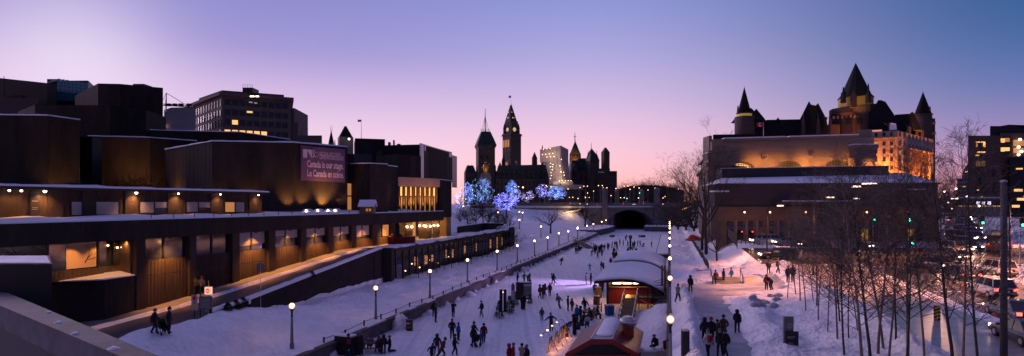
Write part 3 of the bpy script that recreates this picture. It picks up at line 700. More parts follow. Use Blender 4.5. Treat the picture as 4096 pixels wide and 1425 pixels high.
# glass tower with fins
gt = slab('glass_tower', 421, 104, 452, 122, 16.6, 23.0, mat('smoked_glass', (0.012, 0.011, 0.012), 0.6, spec=0.1), thick=8)
WG = mat('pale_glass', (0.42, 0.40, 0.44), 0.15, spec=0.8)
slab('glass_edge', 420.6, 103.6, 424.5, 105.8, 16.4, 23.2, WG, gt, thick=0.2)
for q in range(9): slab('top_pane', lerp(424.6, 452, q/9) + 0.12, lerp(106, 122, q/9) - 0.25, lerp(424.6, 452, (q+1)/9) - 0.12, lerp(106, 122, (q+1)/9) - 0.25, 22.0, 23.2, WG, gt, thick=0.15)
for q in range(15):
    s = (q + 0.5) / 15; u = lerp(425, 451.5, s); Y = lerp(106.2, 121.7, s) - 0.5
    slab('fin', u - 0.32, Y, u + 0.32, Y + 0.3, 16.4, 21.9, mat('bronze_fin', (0.12, 0.085, 0.07), 0.5, var=0.3, vscale=0.6, stretch=(1,1,4)), gt, thick=0.35)
slab('glass_screen', 452.3, 122.5, 457, 126, 15.5, 22.6, mat('rose_glass', (0.34, 0.20, 0.22), 0.3), thick=0.08)
lb = slab('fin_block', 439, 102.8, 451.6, 110, 9.3, 16.4, NACS, thick=6)
for q in range(13): slab('fin', lerp(439.2, 451.2, q/12) - 0.22, lerp(102.9, 109.8, q/12) - 0.28, lerp(439.2, 451.2, q/12) + 0.22, lerp(102.9, 109.8, q/12) - 0.2, 9.3, 16.2, NACM, lb, thick=0.3)
slab('snow_cap', 438.6, 102.6, 451.9, 109.9, 16.4, 16.52, SNOWR, lb, thick=6)
slab('corner_column', 446.5, 106.9, 451, 109.4, 5.5, 9.3, mat('ochre_stone', (0.3, 0.2, 0.08), 0.8), thick=1.4)
# entrance columns at the end of the facade, lit lanterns
for u, Y in ((396.5, 92.5), (409.5, 97), (422, 101.5), (428, 99.5), (436, 103)):
    part('entrance_column', arts, NACS, lambda b: b.box(X(u,Y)-0.55, X(u,Y)+0.55, Y-0.5, Y+0.5, 5.0, ZW-0.01))
slab('entrance_wall', 392, 93, 408, 104, 5, ZW, NACR, thick=1); slab('entrance_glass', 408, 104, 441, 116, 5, ZW, mat('amber_glass', (0.05,0.03,0.02)), thick=0.4)
for q in range(4): slab('lit_pane', 411 + q*7, 104.9 + q*2.5, 415.5 + q*7, 106.5 + q*2.5, 5.8, 8.6, LITW2, thick=0.1)
for u, Y in ((407, 96.2), (411.8, 96.2), (419.6, 100.6), (424.2, 100.6), (425.8, 98.6), (430.4, 98.6), (434, 102), (438, 102)):
    p = P(u, 219.4, Y); p.z = 7.95
    f = part('lantern', arts, WARMG, lambda b: b.ball(p, 0.17)); part('lantern_bracket', f, DKMET, lambda b: b.box(p.x-0.03, p.x+0.03, p.y, p.y+0.3, p.z-0.25, p.z-0.2))
for u, Y in ((414, 98), (432, 104)): lamp_light('POINT', (X(u, Y), Y, 8.3), 260, (1.0, 0.5, 0.16), arts, 0.3)
# upper roofline silhouettes behind the banner
slab('roof_block', 355, 130, 385, 132, 10, 27.2, NACM, thick=12); slab('roof_block', 383, 128, 421, 134, 10, 24.2, NACM, thick=10); slab('roof_block', 386, 131, 402, 132, 24, 25.6, NACM, thick=5)
slab('grey_parapet', 348, 110, 372, 112, 18, 21.8, mat('grey_metal_fin', (0.1,0.09,0.095)), thick=4)
part('roof_vent', arts, DKMET, lambda b: [b.box(X(u,131), X(u+w,131), 131, 132, 25, 25+h) for u, w, h in ((388,2,1.4),(393,1,1.9),(397,3,1.0),(405,4,.6),(411,2,.4))])
# small wooden hut on the terrace
hut = thing('garden_hut', 'small wooden hut with snowy gable roof and two lit windows on the terrace', 'hut', Vector((X(365, 78), 78, ZF)))
hx0, hx1, hy = X(359.5, 77), X(373, 77), 77
part('wall', hut, WOODM, lambda b: b.box(hx0, hx1, hy, hy + 1.6, ZF, ZF + 1.0))
part('gable', hut, WOODM, lambda b: b.extr([(hx0, hy+0.02, ZF+1.0), (hx0, hy+1.58, ZF+1.0), (hx0, hy+0.8, ZF+1.75)], (hx1-hx0, 0, 0)))
part('roof_snow', hut, SNOWR, lambda b: (b.extr([(hx0-0.2, hy-0.2, ZF+0.95), (hx0-0.2, hy+0.8, ZF+1.8), (hx0-0.2, hy+0.8, ZF+1.95), (hx0-0.2, hy-0.2, ZF+1.1)], (hx1-hx0+0.4, 0, 0)), b.extr([(hx0-0.2, hy+0.8, ZF+1.8), (hx0-0.2, hy+1.8, ZF+0.95), (hx0-0.2, hy+1.8, ZF+1.1), (hx0-0.2, hy+0.8, ZF+1.95)], (hx1-hx0+0.4, 0, 0))))
for q in (0.55, 0.78):
    x = lerp(hx0, hx1, q); w = part('window', hut, LITW2, lambda b: b.box(x-0.14, x+0.14, hy-0.02, hy, ZF+0.35, ZF+0.72)); part('glazing_bar', w, DKMET, lambda b: b.box(x-0.015, x+0.015, hy-0.04, hy-0.021, ZF+0.35, ZF+0.72))

# ------------------------------------------------------------------ retaining wall of the ramp and the canal-side cafe
rwall = thing('retaining_wall', 'dark sloping retaining wall with a snow-topped edge beside the ramp road', 'wall', (CX(-39, 55), 55, 2))
y = 47.5
while y < 75.5:
    e = min(y + 4, 75.5)
    part('wall_panel', rwall, mat('stained_dark_concrete', (.02,.016,.015), .9, var=.4, vscale=1.5, bump=.3, bscale=10), lambda b: b.prism([(CX(-39.3, y+.01), y+.01), (CX(-38.9, y+.01), y+.01), (CX(-38.9, e-.01), e-.01), (CX(-39.3, e-.01), e-.01)], 0.2, [ramp_z(y)+0.35, ramp_z(y)+0.35, ramp_z(e)+0.35, ramp_z(e)+0.35]))
    y = e
b = MB(); vs = []; rows = frange(47.3, 76, 60)
for y in rows:
    z = ramp_z(y) + 0.35; h = 0.22 + 0.1 * fbm(y, 1, 1.3, 3); vs += [(CX(-38.86, y), y, z-0.1), (CX(-38.84, y), y, z+h*0.7), (CX(-39.1, y), y, z+h), (CX(-39.4, y), y, z+h*0.7), (CX(-39.42, y), y, z-0.1)]
b.add(vs, [(j*5+i, j*5+i+1, (j+1)*5+i+1, (j+1)*5+i) for j in range(59) for i in range(4)]); b.build('snow_cap', SNOWR, rwall, True)
cafe = thing('canal_cafe', 'low dark glazed cafe with snowy patchy roof and steel pergola on the canal bank', 'building', (CX(-39, 100), 100, 1.3))
def cq(name, l0, l1, y0, y1, z0, z1, m, parent=None): return part(name, parent or cafe, m, lambda b: b.prism([(CX(l0, y0), y0), (CX(l1, y0), y0), (CX(l1, y1), y1), (CX(l0, y1), y1)], z0, z1))
cq('end_wall', -41, -37.7, 75.52, 76.3, 0.5, 5.9, NACM)
cq('roof_slab', -41, -37.5, 76.3, 131, 5.3, 5.8, NACM); cq('end_wall', -41, -37.4, 131, 134.5, 0.8, 6.3, NACM)
cq('front_glass', -38.7, -38.5, 76.3, 131, 1.0, 5.3, mat('cafe_glass', (.012,.011,.013), .25, spec=.4)); cq('base_wall', -38.5, -38.2, 79.2, 131, .6, 1.9, NACM)
y = 77.0; k = 0
while y < 130.5:
    cq('post', -38.0, -37.8, y, y + 0.22, 0.8, 5.35, DKMET); k += 1; y += 2.1
for y, z0, z1 in ((84, 2.6, 3.9), (87.5, 2.4, 3.8), (90, 2.6, 3.7), (95, 2.6, 4.0), (98.5, 2.4, 3.8), (104, 2.6, 4.0), (110, 2.5, 4.0), (119, 2.4, 4.2), (124, 1.8, 4.4), (127, 2.4, 4.2)): cq('lit_pane', -38.49, -38.45, y, y + 1.1, z0, z1, LITW2)
for y in (81, 83, 85.6, 89, 93, 97): part('bulb', cafe, WARMF, lambda b: b.ball((CX(-38.4, y), y, 2.5 + 0.5 * math.sin(y)), 0.09))
# patchy roof snow
random.seed(9)
b = MB(); y = 76.2
while y < 134:
    w = random.uniform(1.4, 3.4); h = random.uniform(0.12, 0.3); l0 = -41 + random.uniform(0, 0.4); l1 = -37.45 - random.uniform(0, 0.4)
    pts = []
    k = 7
    for i in range(k + 1):
        q = i / k; yy = y + w * q
        pts += [(CX(l0, yy), yy, 5.86 if yy < 131 else 6.31), (CX(l0 + 0.3, yy), yy, (5.86 if yy < 131 else 6.31) + h * math.sin(math.pi * clamp(q, .12, .88))), (CX(l1 - 0.35, yy), yy, (5.86 if yy < 131 else 6.31) + h * math.sin(math.pi * clamp(q, .1, .9)) * (1 + 0.2*math.sin(yy*5))), (CX(l1 + 0.12*math.sin(yy*7), yy), yy, 5.8 if yy < 131 else 6.25)]
    b.add(pts, [(i*4+j, i*4+j+1, (i+1)*4+j+1, (i+1)*4+j) for i in range(k) for j in range(3)])
    y += w + random.choice((-0.1, -0.1, 0.25, 0.7))
b.build('roof_snow', SNOWR, cafe, True)
# pergola on the promenade side
pg = part('pergola_rail', cafe, DKMET, lambda b: [b.tube([(CX(l, 79), 79, z), (CX(l, 130), 130, z)], 0.035, 4) for l, z in ((-35.6, 3.5), (-36.2, 3.75), (-36.9, 4.0))])
y = 79.0
while y < 130.5:
    part('pergola_rafter', cafe, DKMET, lambda b: b.tube([(CX(-35.5, y), y, 3.48), (CX(-37.8, y), y, 4.4)], 0.04, 4)); part('pergola_post', cafe, DKMET, lambda b: b.tube([(CX(-35.6, y), y, 0.9), (CX(-35.6, y), y, 3.5)], 0.05, 5)); y += 3.0
door = cq('gate', -38.1, -38.0, 76.4, 79.0, 1.0, 3.4, mat('gate_glazing', (0.25, 0.24, 0.27), 0.3, spec=0.6))
for q in range(9): cq('gate_bar', -37.99, -37.95, 76.4 + q*0.325 - 0.02, 76.4 + q*0.325 + 0.02, 1.0, 3.4, DKMET, door)
for q in range(6): cq('gate_bar', -37.98, -37.96, 76.4, 79.0, 1.05 + q*0.45, 1.09 + q*0.45, DKMET, door)
# dark plaza wall past the cafe
pw = thing('plaza_wall', 'low dark angled plaza wall with snow on top beside the arts centre entrance', 'wall', (X(470, 125), 125, 5))
part('wall_face', pw, NACM, lambda b: b.prism([(X(457,118),118),(X(484,140),140),(X(503,137),137),(X(503,138),138),(X(484,141),141),(X(457,119),119)], 4, 7.0))
part('snow_cap', pw, SNOWR, lambda b: b.prism([(X(457,117.9),117.9),(X(484,139.8),139.8),(X(503,136.9),136.9),(X(503.3,138.2),138.2),(X(484,141.3),141.3),(X(457,119.3),119.3)], 7.0, 7.16))
sk = thing('waste_skip', 'red steel waste skip filled with dark bags beside the arts centre facade', 'skip', (X(402, 84), 84, 5.6))
x0, x1 = X(388.5, 84), X(406.5, 84)
part('bin', sk, REDP, lambda b: b.prism([(x0, 83.5), (x1+1.2, 84.5), (x1+1.0, 86), (x0-0.2, 85)], 5.6, 7.0))
for q in range(8): part('rib', sk, REDP, lambda b: b.obox((lerp(x0, x1+1.2, (q+.5)/8), lerp(83.5, 84.5, (q+.5)/8)-0.05, 6.3), 0.05, 0.06, 0.65))
part('bags', sk, BLACK, lambda b: [b.ball((x0+0.5+0.4*q, 84.4, 7.02+0.06*math.sin(q*3)), 0.3, 7, 5) for q in range(4)], True)
# ------------------------------------------------------------------ skyline helpers (building = real depth, real size; pixel helpers only give its measures)
def vb(name, parent, m, u0, u1, v0, v1, Y, d, z0=None):
    xa_, xb2 = (X(u0, Y + d) if u0 > 600 else X(u0, Y)), (X(u1, Y + d) if u1 < 420 else X(u1, Y))
    return part(name, parent, m, lambda b: b.prism([(X(u0, Y), Y), (X(u1, Y), Y), (max(xb2, xa_ + .05), Y + d), (xa_, Y + d)], Zv(v1, Y) if z0 is None else z0, Zv(v0, Y)))
def win(parent, u0, u1, v0, v1, Y, m, name='window', proud=0.0012, frame=False):
    e = Y * proud + 0.05
    o = part(name, parent, m, lambda b: b.box(X(u0, Y), X(u1, Y), Y - e, Y + 0.1, Zv(v1, Y), Zv(v0, Y)))
    return o
def tower_part(name, parent, m, u, Y, w0, w1, v0, v1, rot=0.0, n=4, z0=None):   # frustum: half widths in px at bottom / top
    k = Y / FPX
    za = Zv(v1, Y) if z0 is None else z0
    if n == 4: return part(name, parent, m, lambda b: b.square((X(u, Y), Y), w0*k, max(0.02, w1*k), za, Zv(v0, Y), rot))
    return part(name, parent, m, lambda b: b.lathe([(w0*k, za), (max(0.02, w1*k), Zv(v0, Y))], n, (X(u, Y), Y, 0)), n > 10)
def finial(name, parent, m, u, Y, v0, v1, r=0.12):
    return part(name, parent, m, lambda b: b.tube([(X(u,Y),Y,Zv(v1,Y)),(X(u,Y),Y,Zv(v0,Y))], [r, r*0.4], 5))
def roof_ridge(name, parent, m, pts_uv, Y, d):       # silhouette outline extruded in depth
    return part(name, parent, m, lambda b: b.extr([(X(u,Y), Y, Zv(v,Y)) for u, v in pts_uv], ((sum(u for u, v in pts_uv) / len(pts_uv) - UC) / FPX * d * (abs(pts_uv[0][0] - UC) > 100), d, 0)))
def flag_on(name, label, u, v_top, v_bot, Y, w, h, dirx=-1, base_z=None):
    t = thing(name, label, 'flag', P(u, v_bot, Y)); k = Y / FPX
    part('flagpole', t, WHITEP, lambda b: b.tube([P(u, v_bot, Y), P(u, v_top, Y)], [0.0009*Y*0.35+0.03, 0.03], 5))
    z1 = Zv(v_top + 0.3, Y); W, H = w*k, h*k
    def cloth(a, c, name2, m):
        b = MB(); n = 8
        vs = [(X(u,Y) + dirx*W*lerp(a,c,i/n), Y + 0.12*W*math.sin(6*lerp(a,c,i/n)), z1 - H*j - 0.12*H*lerp(a,c,i/n)) for j in (0,1) for i in range(n+1)]
        b.add(vs, [(i, i+1, n+2+i, n+1+i) for i in range(n)]); b.add([(x, y+0.03, z) for x, y, z in vs], [(i+1, i, n+1+i, n+2+i) for i in range(n)])
        return b.build(name2, m, t)
    RF = mat('flag_red', (0.55, 0.02, 0.03), 0.8); WF = mat('flag_white', (0.7, 0.66, 0.68), 0.8)
    cloth(0.02, 0.27, 'red_band', RF); w_ = cloth(0.271, 0.74, 'white_band', WF); cloth(0.741, 1.0, 'red_band', RF)
    part('maple_leaf', w_, RF, lambda b: b.add([(X(u,Y) + dirx*W*(0.505+0.16*x), Y - 0.18*W, z1 - H*(0.56 - 0.36*y)) for x, y in ((0,1),(.3,.55),(.9,.6),(.6,.1),(.75,-.3),(.12,-.35),(0,-.95),(-.12,-.35),(-.75,-.3),(-.6,.1),(-.9,.6),(-.3,.55))], [tuple(range(12))]))
    return t

# ------------------------------------------------------------------ Parliament precinct
Y = 430.0; G0 = 8.0
eb = thing('gothic_block', 'long dark gothic stone block with green roofs, dormers and tall mansard-topped tower', 'building', P(485, 200, Y))
vb('wall', eb, DSTONE, 476, 560, 178, 205, Y+6, 40, G0); vb('wing_wall', eb, DSTONE, 496, 549, 179, 205, Y, 8, G0)
roof_ridge('roof', eb, COPPER, [(495,179.5),(550,179.5),(546,164.5),(498,165.5)], Y+1, 24)
roof_ridge('roof', eb, COPPER, [(474,180),(500,180),(498,171),(477,171)], Y+7, 20)
tw = tower_part('tower', eb, DSTONE, 485.4, Y+10, 8.3, 8.3, 147.5, 200, R(12), z0=G0)
tower_part('tower_cornice', tw, DSTONE, 485.4, Y+10, 8.4, 9.6, 146.2, 149, R(12)); tower_part('tower_roof', tw, COPPER, 485.4, Y+10, 9.8, 7.4, 139.5, 146.2, R(12)); tower_part('tower_roof', tw, COPPER, 485.4, Y+10, 7.4, 4.4, 132, 139.5, R(12))
part('roof_cresting', tw, DKMET, lambda b: [b.tube([P(481+q, 132, Y+5), P(481+q, 129.5 if q % 2 else 128.5, Y+5)], 0.12, 4) for q in range(10)])
finial('spire', tw, DKMET, 485.2, Y+10, 108.6, 132, 0.5); part('spire_stays', tw, DKMET, lambda b: [b.tube([P(485.2, 116, Y+10), P(485.2 + s, 131, Y+10)], 0.1, 4) for s in (-3.6, 3.6, -1.8, 1.8)])
for uu, vv, r in ((481.8,157.5,.9),(487.6,157.5,.9),(483.2,165,.8),(488.8,165.2,1.1)): win(tw, uu-r, uu+r, vv-1.6, vv+1.6, Y+1.4, BLACK)
for uu in (482, 486, 489): win(tw, uu-.5, uu+.5, 141.5, 144, Y+2.6, BLACK, 'dormer')
tw2 = tower_part('side_tower', eb, DSTONE, 470, Y+14, 5.3, 5.3, 173, 200, R(12), z0=G0); tower_part('tower_roof', tw2, COPPER, 470, Y+14, 5.6, 3.0, 165.6, 173, R(12))
for uu in (468.3, 471.7): finial('finial', tw2, DKMET, uu, Y+14, 164, 166, 0.2)
for uu in (467.5, 470, 472.5):
    for vv in (177, 184): win(tw2, uu-.5, uu+.5, vv, vv+3.2, Y+8, BLACK)
for q, (uu, t0, t1, w) in enumerate([(487.5,157,166,1.2),(494,164,168,2),(503.5,154,170,1.9),(500,162,168,1.2),(534.5,152,165,2.6),(542.4,145,160,1.2),(546,158,163,1.5)]):
    ch = tower_part('turret', eb, DSTONE, uu, Y+16, w, w*0.85, (t0+t1)/2, 178, R(10)); tower_part('turret_cap', ch, COPPER, uu, Y+16, w*1.15, 0.15, t0, (t0+t1)/2, R(10), 6)
for uu in range(499, 549, 5):
    dm = roof_ridge('dormer', eb, DSTONE, [(uu-1.1,176.5),(uu+1.1,176.5),(uu+1.1,172.5),(uu,170),(uu-1.1,172.5)], Y-0.5, 4); win(dm, uu-.45, uu+.45, 173, 176, Y-0.5, BLACK, 'pane')
for uu in frange(498, 549, 13):
    for vv in (181.5, 188, 195): win(eb, uu-.55, uu+.55, vv, vv+4, Y, BLACK)
vb('pale_gable', eb, mat('pale_statue_stone', (0.20, 0.17, 0.17), 0.9), 480, 491, 176, 200, Y-20, 3, G0)
roof_ridge('pale_gable_top', eb, mat('pale_statue_stone', (0.2,0.17,0.17)), [(480,176.01),(491,176.01),(489,173),(482,173)], Y-19.9, 2.8)
st = tag(part('bronze_statue', None, mat('lit_bronze', (0.28, 0.16, 0.03), 0.4, metal=0.5), lambda b: (b.lathe([(1.6,0),(1.8,2.2),(2.4,4.2),(1.9,6.2),(0.8,6.8)], 8, (X(486,Y-18), Y-18, Zv(173,Y-18))), b.ball((X(486,Y-18), Y-18, Zv(173,Y-18)+7.6), 1.0, 8, 6), b.tube([(X(486,Y-18)+1.5, Y-18, Zv(173,Y-18)+5.5), (X(486,Y-18)+3.2, Y-18, Zv(173,Y-18)+7.6)], 0.5, 6), b.tube([(X(486,Y-18)-1.5, Y-18, Zv(173,Y-18)+5.5), (X(486,Y-18)-3.0, Y-18, Zv(173,Y-18)+3.6)], 0.5, 6)), True), 'gold-lit bronze memorial figures on a pale stone gable before the mansard tower', 'statue')
lamp_light('SPOT', (X(486,Y-18), Y-26, Zv(174,Y-18)), 1500, (1.0,0.5,0.1), st, 0.4, (X(486,Y-18), Y-18, Zv(168,Y-18)), 60)
# clock tower
Yp = 600.0; kp = Yp/FPX
pt = thing('clock_tower', 'tall dark gothic clock tower with lit clock faces and a flag on its spire', 'tower', P(511.8, 195, Yp))
rot = R(38); H = 6.6
tower_part('shaft', pt, DSTONE, 511.8, Yp, H, H, 135, 200, rot, z0=G0)
tower_part('gallery', pt, DSTONE, 511.8, Yp, H*1.08, H*1.08, 134.2, 136, rot)
stg = tower_part('clock_stage', pt, DSTONE, 511.4, Yp, 4.9, 4.7, 121.5, 134.2, rot)
tower_part('spire', pt, COPPER, 511, Yp, 4.3, 0.5, 104.8, 121.5, rot)
CLK = nosample(mat('lit_clock_face', (0.6, 0.5, 0.35), 0.5, emit=(1.0, 0.74, 0.45), estr=0.42))
ca, sa = math.cos(rot), math.sin(rot); cx = X(511.4, Yp)
for nx_, ny_, tx, ty in ((sa, -ca, ca, sa), (-ca, -sa, sa, -ca)):
    r = 2.05*kp; off = 4.9*kp + 0.15; zc = Zv(130, Yp)
    f = part('clock_face', stg, CLK, lambda b: b.add([(cx + nx_*off + tx*r*math.cos(a), Yp + ny_*off + ty*r*math.cos(a), zc + r*math.sin(a)) for a in [2*math.pi*i/20 for i in range(20)]], [tuple(range(20)), tuple(range(19,-1,-1))]))
    part('clock_hands', f, BLACK, lambda b: [b.tube([(cx+nx_*(off+.2), Yp+ny_*(off+.2), zc), (cx+nx_*(off+.2)+tx*l*math.sin(a), Yp+ny_*(off+.2)+ty*l*math.sin(a), zc+l*math.cos(a))], 0.16, 4) for a, l in ((2.6, r*.8), (-2.4, r*.55))] + [b.tube([(cx+nx_*(off+.1)+tx*r*.78*math.cos(a), Yp+ny_*(off+.1)+ty*r*.78*math.cos(a), zc+r*.78*math.sin(a)), (cx+nx_*(off+.1)+tx*r*math.cos(a), Yp+ny_*(off+.1)+ty*r*math.cos(a), zc+r*math.sin(a))], 0.1, 4) for a in [math.pi*i/6 for i in range(12)]])
    for col in (-0.62, -0.2, 0.2, 0.62):      # belfry and lower lancets
        for (va, vb_, m) in ((140, 147.6, LITW2 if nx_ < 0 else BLACK), (152, 159, BLACK), (162, 168, LITW2 if (nx_ < 0 and abs(col) < .5) else BLACK)):
            xx = cx + nx_*(H*kp+.1) + tx*H*kp*col; yy = Yp + ny_*(H*kp+.1) + ty*H*kp*col; w = 0.13*H*kp
            part('lancet_window', pt, m, lambda b: b.add([(xx - tx*w, yy - ty*w, Zv(vb_,Yp)), (xx + tx*w, yy + ty*w, Zv(vb_,Yp)), (xx + tx*w, yy + ty*w, Zv(va+1,Yp)), (xx, yy, Zv(va,Yp)), (xx - tx*w, yy - ty*w, Zv(va+1,Yp))], [(0,1,2,3,4),(4,3,2,1,0)]))
    for zz, m in ((118.2, LITW), (112.5, LITW)):
        off2 = lerp(4.3, 0.5, (121.5-zz)/16.7)*kp + .1
        for q in (-0.28, 0.28):
            if zz < 115 and q > 0: continue
            part('spire_light', pt, m, lambda b: b.obox((X(511,Yp)+nx_*off2+tx*q*3*kp, Yp+ny_*off2+ty*q*3*kp, Zv(zz,Yp)), 0.22, 0.22, 0.5, rot))
for uu in (504.3, 518.6, 511.5):
    pn = tower_part('pinnacle', pt, DSTONE, uu, Yp - (9 if uu == 511.5 else 0), 0.9, 0.8, 129, 134.5, rot); tower_part('pinnacle_cap', pn, COPPER, uu, Yp - (9 if uu == 511.5 else 0), 1.0, 0.1, 123.2, 129, rot)
part('gargoyle', pt, DSTONE, lambda b: (b.tube([P(504.5,136.3,Yp), P(501,136.3,Yp)], [0.5,.2], 5), b.tube([P(519,136.3,Yp), P(522.5,136,Yp)], [0.5,.2], 5)))
flag_on('maple_leaf_flag', 'small red and white maple leaf flag flying above the clock tower', 511, 95.2, 105, Yp, 2.4, 2.3, -1)
flag_on('maple_leaf_flag', 'red maple leaf flag on the dark clock tower shaft', 517, 160.5, 168, Yp - 16, 2.3, 1.9, -1)
# wrapped building
Yw = 400.0; WRAP = mat('scaffold_wrap', (0.34, 0.28, 0.27), 0.6, var=0.18, vscale=3)
wb = thing('wrapped_building', 'building wrapped in pale sheeted scaffold dotted with glowing work lamps', 'building', P(558, 190, Yw))
kw = Yw/FPX
part('upper_wrap', wb, WRAP, lambda b: b.prism([(X(540.3,Yw),Yw+4),(X(560.5,Yw),Yw-3),(X(569.6,Yw),Yw+9),(X(552,Yw),Yw+26)], Zv(162,Yw), [Zv(149,Yw),Zv(146,Yw),Zv(148.3,Yw),Zv(150,Yw)]))
prof = [(161.9,545.5,569.7),(168,547,569.9),(175,548.8,570.3),(180,549.4,570.9),(184,549.4,572)]
b = MB(); vs = []
for v, a, c in prof: vs += [(X(a,Yw),Yw+4,Zv(v,Yw)), (X(560.5,Yw),Yw-3-(v-162)*.12,Zv(v,Yw)), (X(c,Yw),Yw+8,Zv(v,Yw)), (X(556,Yw),Yw+24,Zv(v,Yw))]
b.add(vs, [(j*4+(i+1)%4, j*4+i, (j+1)*4+i, (j+1)*4+(i+1)%4) for j in range(4) for i in range(4)]); b.build('lower_wrap', WRAP, wb)
vb('base_wall', wb, DSTONE, 546, 580, 184.2, 206, Yw+2, 20, G0); vb('hoarding', wb, CONC, 553, 573, 181.5, 184.6, Yw-4, 1); vb('deck', wb, CONC, 549, 583, 184.7, 189.2, Yw-6, 8)
for q in range(6):
    u = lerp(540.6, 560, q/5); part('wrap_seam', wb, DSTONE, lambda b: b.tube([Vector((X(u,Yw), lerp(Yw+4,Yw-3,q/5)-0.12, Zv(lerp(149.1,146.2,q/5),Yw))), Vector((X(max(u,lerp(549.4,560,q/5)),Yw), lerp(Yw+4,Yw-5,q/5)-0.15, Zv(184,Yw)))], 0.09, 4))
for q in range(4):
    u = lerp(561.5, 569, q/3); part('wrap_seam', wb, DSTONE, lambda b: b.tube([Vector((X(u,Yw), lerp(Yw-2.3,Yw+8,q/3)-0.3, Zv(148,Yw))), Vector((X(u+.7,Yw), lerp(Yw-4,Yw+7,q/3)-0.4, Zv(184,Yw)))], 0.09, 4))
random.seed(5)
lampuv = [(543.4,149.2),(546.8,148.6),(550.1,148.4),(542.4,154.6),(545.7,154.3),(549.2,154),(552.8,153.4),(547,157),(550.5,156.7),(554,156.6),(550.7,163.4),(553,164.4),(550.4,166.7),(552.5,166.6),(552.2,169.7),(551,172.6),(551.3,175.5),(550.4,178.4),(560,165.9),(561.4,159.4),(560.8,171.9),(563.6,172.3),(564.2,175.1),(559.5,181),(562.3,180.6),(565.4,180.6),(568.2,180.6),(571,180.8)]
for u, v in lampuv:
    Yy = (lerp(Yw+4, Yw-3, (u-540.3)/20.2) if u < 560.5 else lerp(Yw-3, Yw+9, (u-560.5)/9.1)) - 1.2 - max(0, v-162)*.12
    part('work_lamp', wb, WARMF, lambda b: b.ball(P(u, v, Yy), 0.27, 7, 5))
for u, v, e in ((546,152,1.0),(552,154,.8),(551,168,1.0),(562,170,.9),(564,180,1.3),(556,180,.8)):
    lamp_light('POINT', P(u, v, Yw-7), 1000*e, (1.0,0.72,0.52), wb, 0.6)
# library cone and western gothic wing
Yl = 520.0
lib = thing('library_rotunda', 'round gothic library with orange-lit buttress ring under a dark conical roof', 'building', P(575, 190, Yl))
tower_part('drum', lib, mat('lit_drum_stone', (0.2,0.13,0.07), 0.85), 575.2, Yl, 5.1, 5.1, 155, 166, 0, 16, z0=G0); tower_part('conical_roof', lib, COPPER, 575.2, Yl, 5.6, 0.3, 141.3, 154.5, 0, 16); finial('finial', lib, DKMET, 574.9, Yl, 132.4, 141.6, 0.5)
part('finial_cross', lib, DKMET, lambda b: b.tube([P(573.6,136.6,Yl), P(576.3,136.6,Yl)], 0.25, 4))
for q in range(12):
    a = 2*math.pi*q/12; k = Yl/FPX; c = (X(575.2,Yl)+5.3*k*math.cos(a), Yl+5.3*k*math.sin(a))
    part('buttress', lib, DSTONE, lambda b: b.square(c, 0.55, 0.3, G0+30, Zv(153.6,Yl), a))
for u in (571.5, 575, 578.5): lamp_light('SPOT', P(u, 163.5, Yl-12), 3800, (1.0,0.42,0.08), lib, 0.4, P(u, 155, Yl-4), 90)
Ym = 470.0
gw = thing('gothic_wing', 'dark many-gabled gothic stone wing with steep green roofs and slim towers', 'building', P(590, 195, Ym))
vb('wall', gw, DSTONE, 570, 617, 171, 206, Ym, 30, G0); roof_ridge('roof', gw, COPPER, [(570,172),(597,172),(593,160.5),(572,160.5)], Ym+2, 20); vb('roof_block', gw, DSTONE, 578, 588, 158.2, 165, Ym+8, 8)
t1 = tower_part('tower', gw, DSTONE, 592.3, Ym, 5.1, 5.1, 161.5, 200, R(20), z0=G0); tower_part('tower_roof', t1, COPPER, 592.3, Ym, 5.5, 3.4, 154, 161.5, R(20)); tower_part('tower_roof', t1, COPPER, 591.6, Ym, 3.3, 0.5, 149, 154, R(20)); finial('finial', t1, DKMET, 591.2, Ym, 142.6, 149.2, 0.35)
for uu in (588, 596.5): finial('finial', t1, DKMET, uu, Ym, 150.5, 157, 0.3)
t2 = tower_part('ventilation_tower', gw, DSTONE, 605.4, Ym+6, 3.1, 3.1, 152.6, 200, R(18), z0=G0); tower_part('tower_cap', t2, COPPER, 605.4, Ym+6, 3.3, 0.6, 147.6, 152.6, R(18)); part('gargoyle', t2, DSTONE, lambda b: b.tube([P(601.2,154.6,Ym+6), P(609.6,154.6,Ym+6)], 0.25, 4))
vb('end_block', gw, DSTONE, 597, 610, 168.4, 206, Ym-4, 10, G0); vb('end_block', gw, DSTONE, 608, 616.6, 175.5, 206, Ym-6, 10, G0); vb('snow_ledge', gw, SNOWR, 598.5, 604, 171.8, 172.6, Ym-6, 1.5)
for uu in (572.5, 577, 581.5, 586):
    win(gw, uu-.7, uu+.7, 176, 181, Ym, BLACK); dm = roof_ridge('dormer', gw, DSTONE, [(uu-1,171),(uu+1,171),(uu,166)], Ym+0.5, 5); win(dm, uu-.35, uu+.35, 168.6, 170.8, Ym+.5, BLACK, 'pane')
roof_ridge('gable', gw, DSTONE, [(571,186),(577.5,186),(577.5,170),(574.2,163),(571,170)], Ym-3, 4); win(gw, 573.3, 575.2, 171, 178, Ym-3, BLACK)

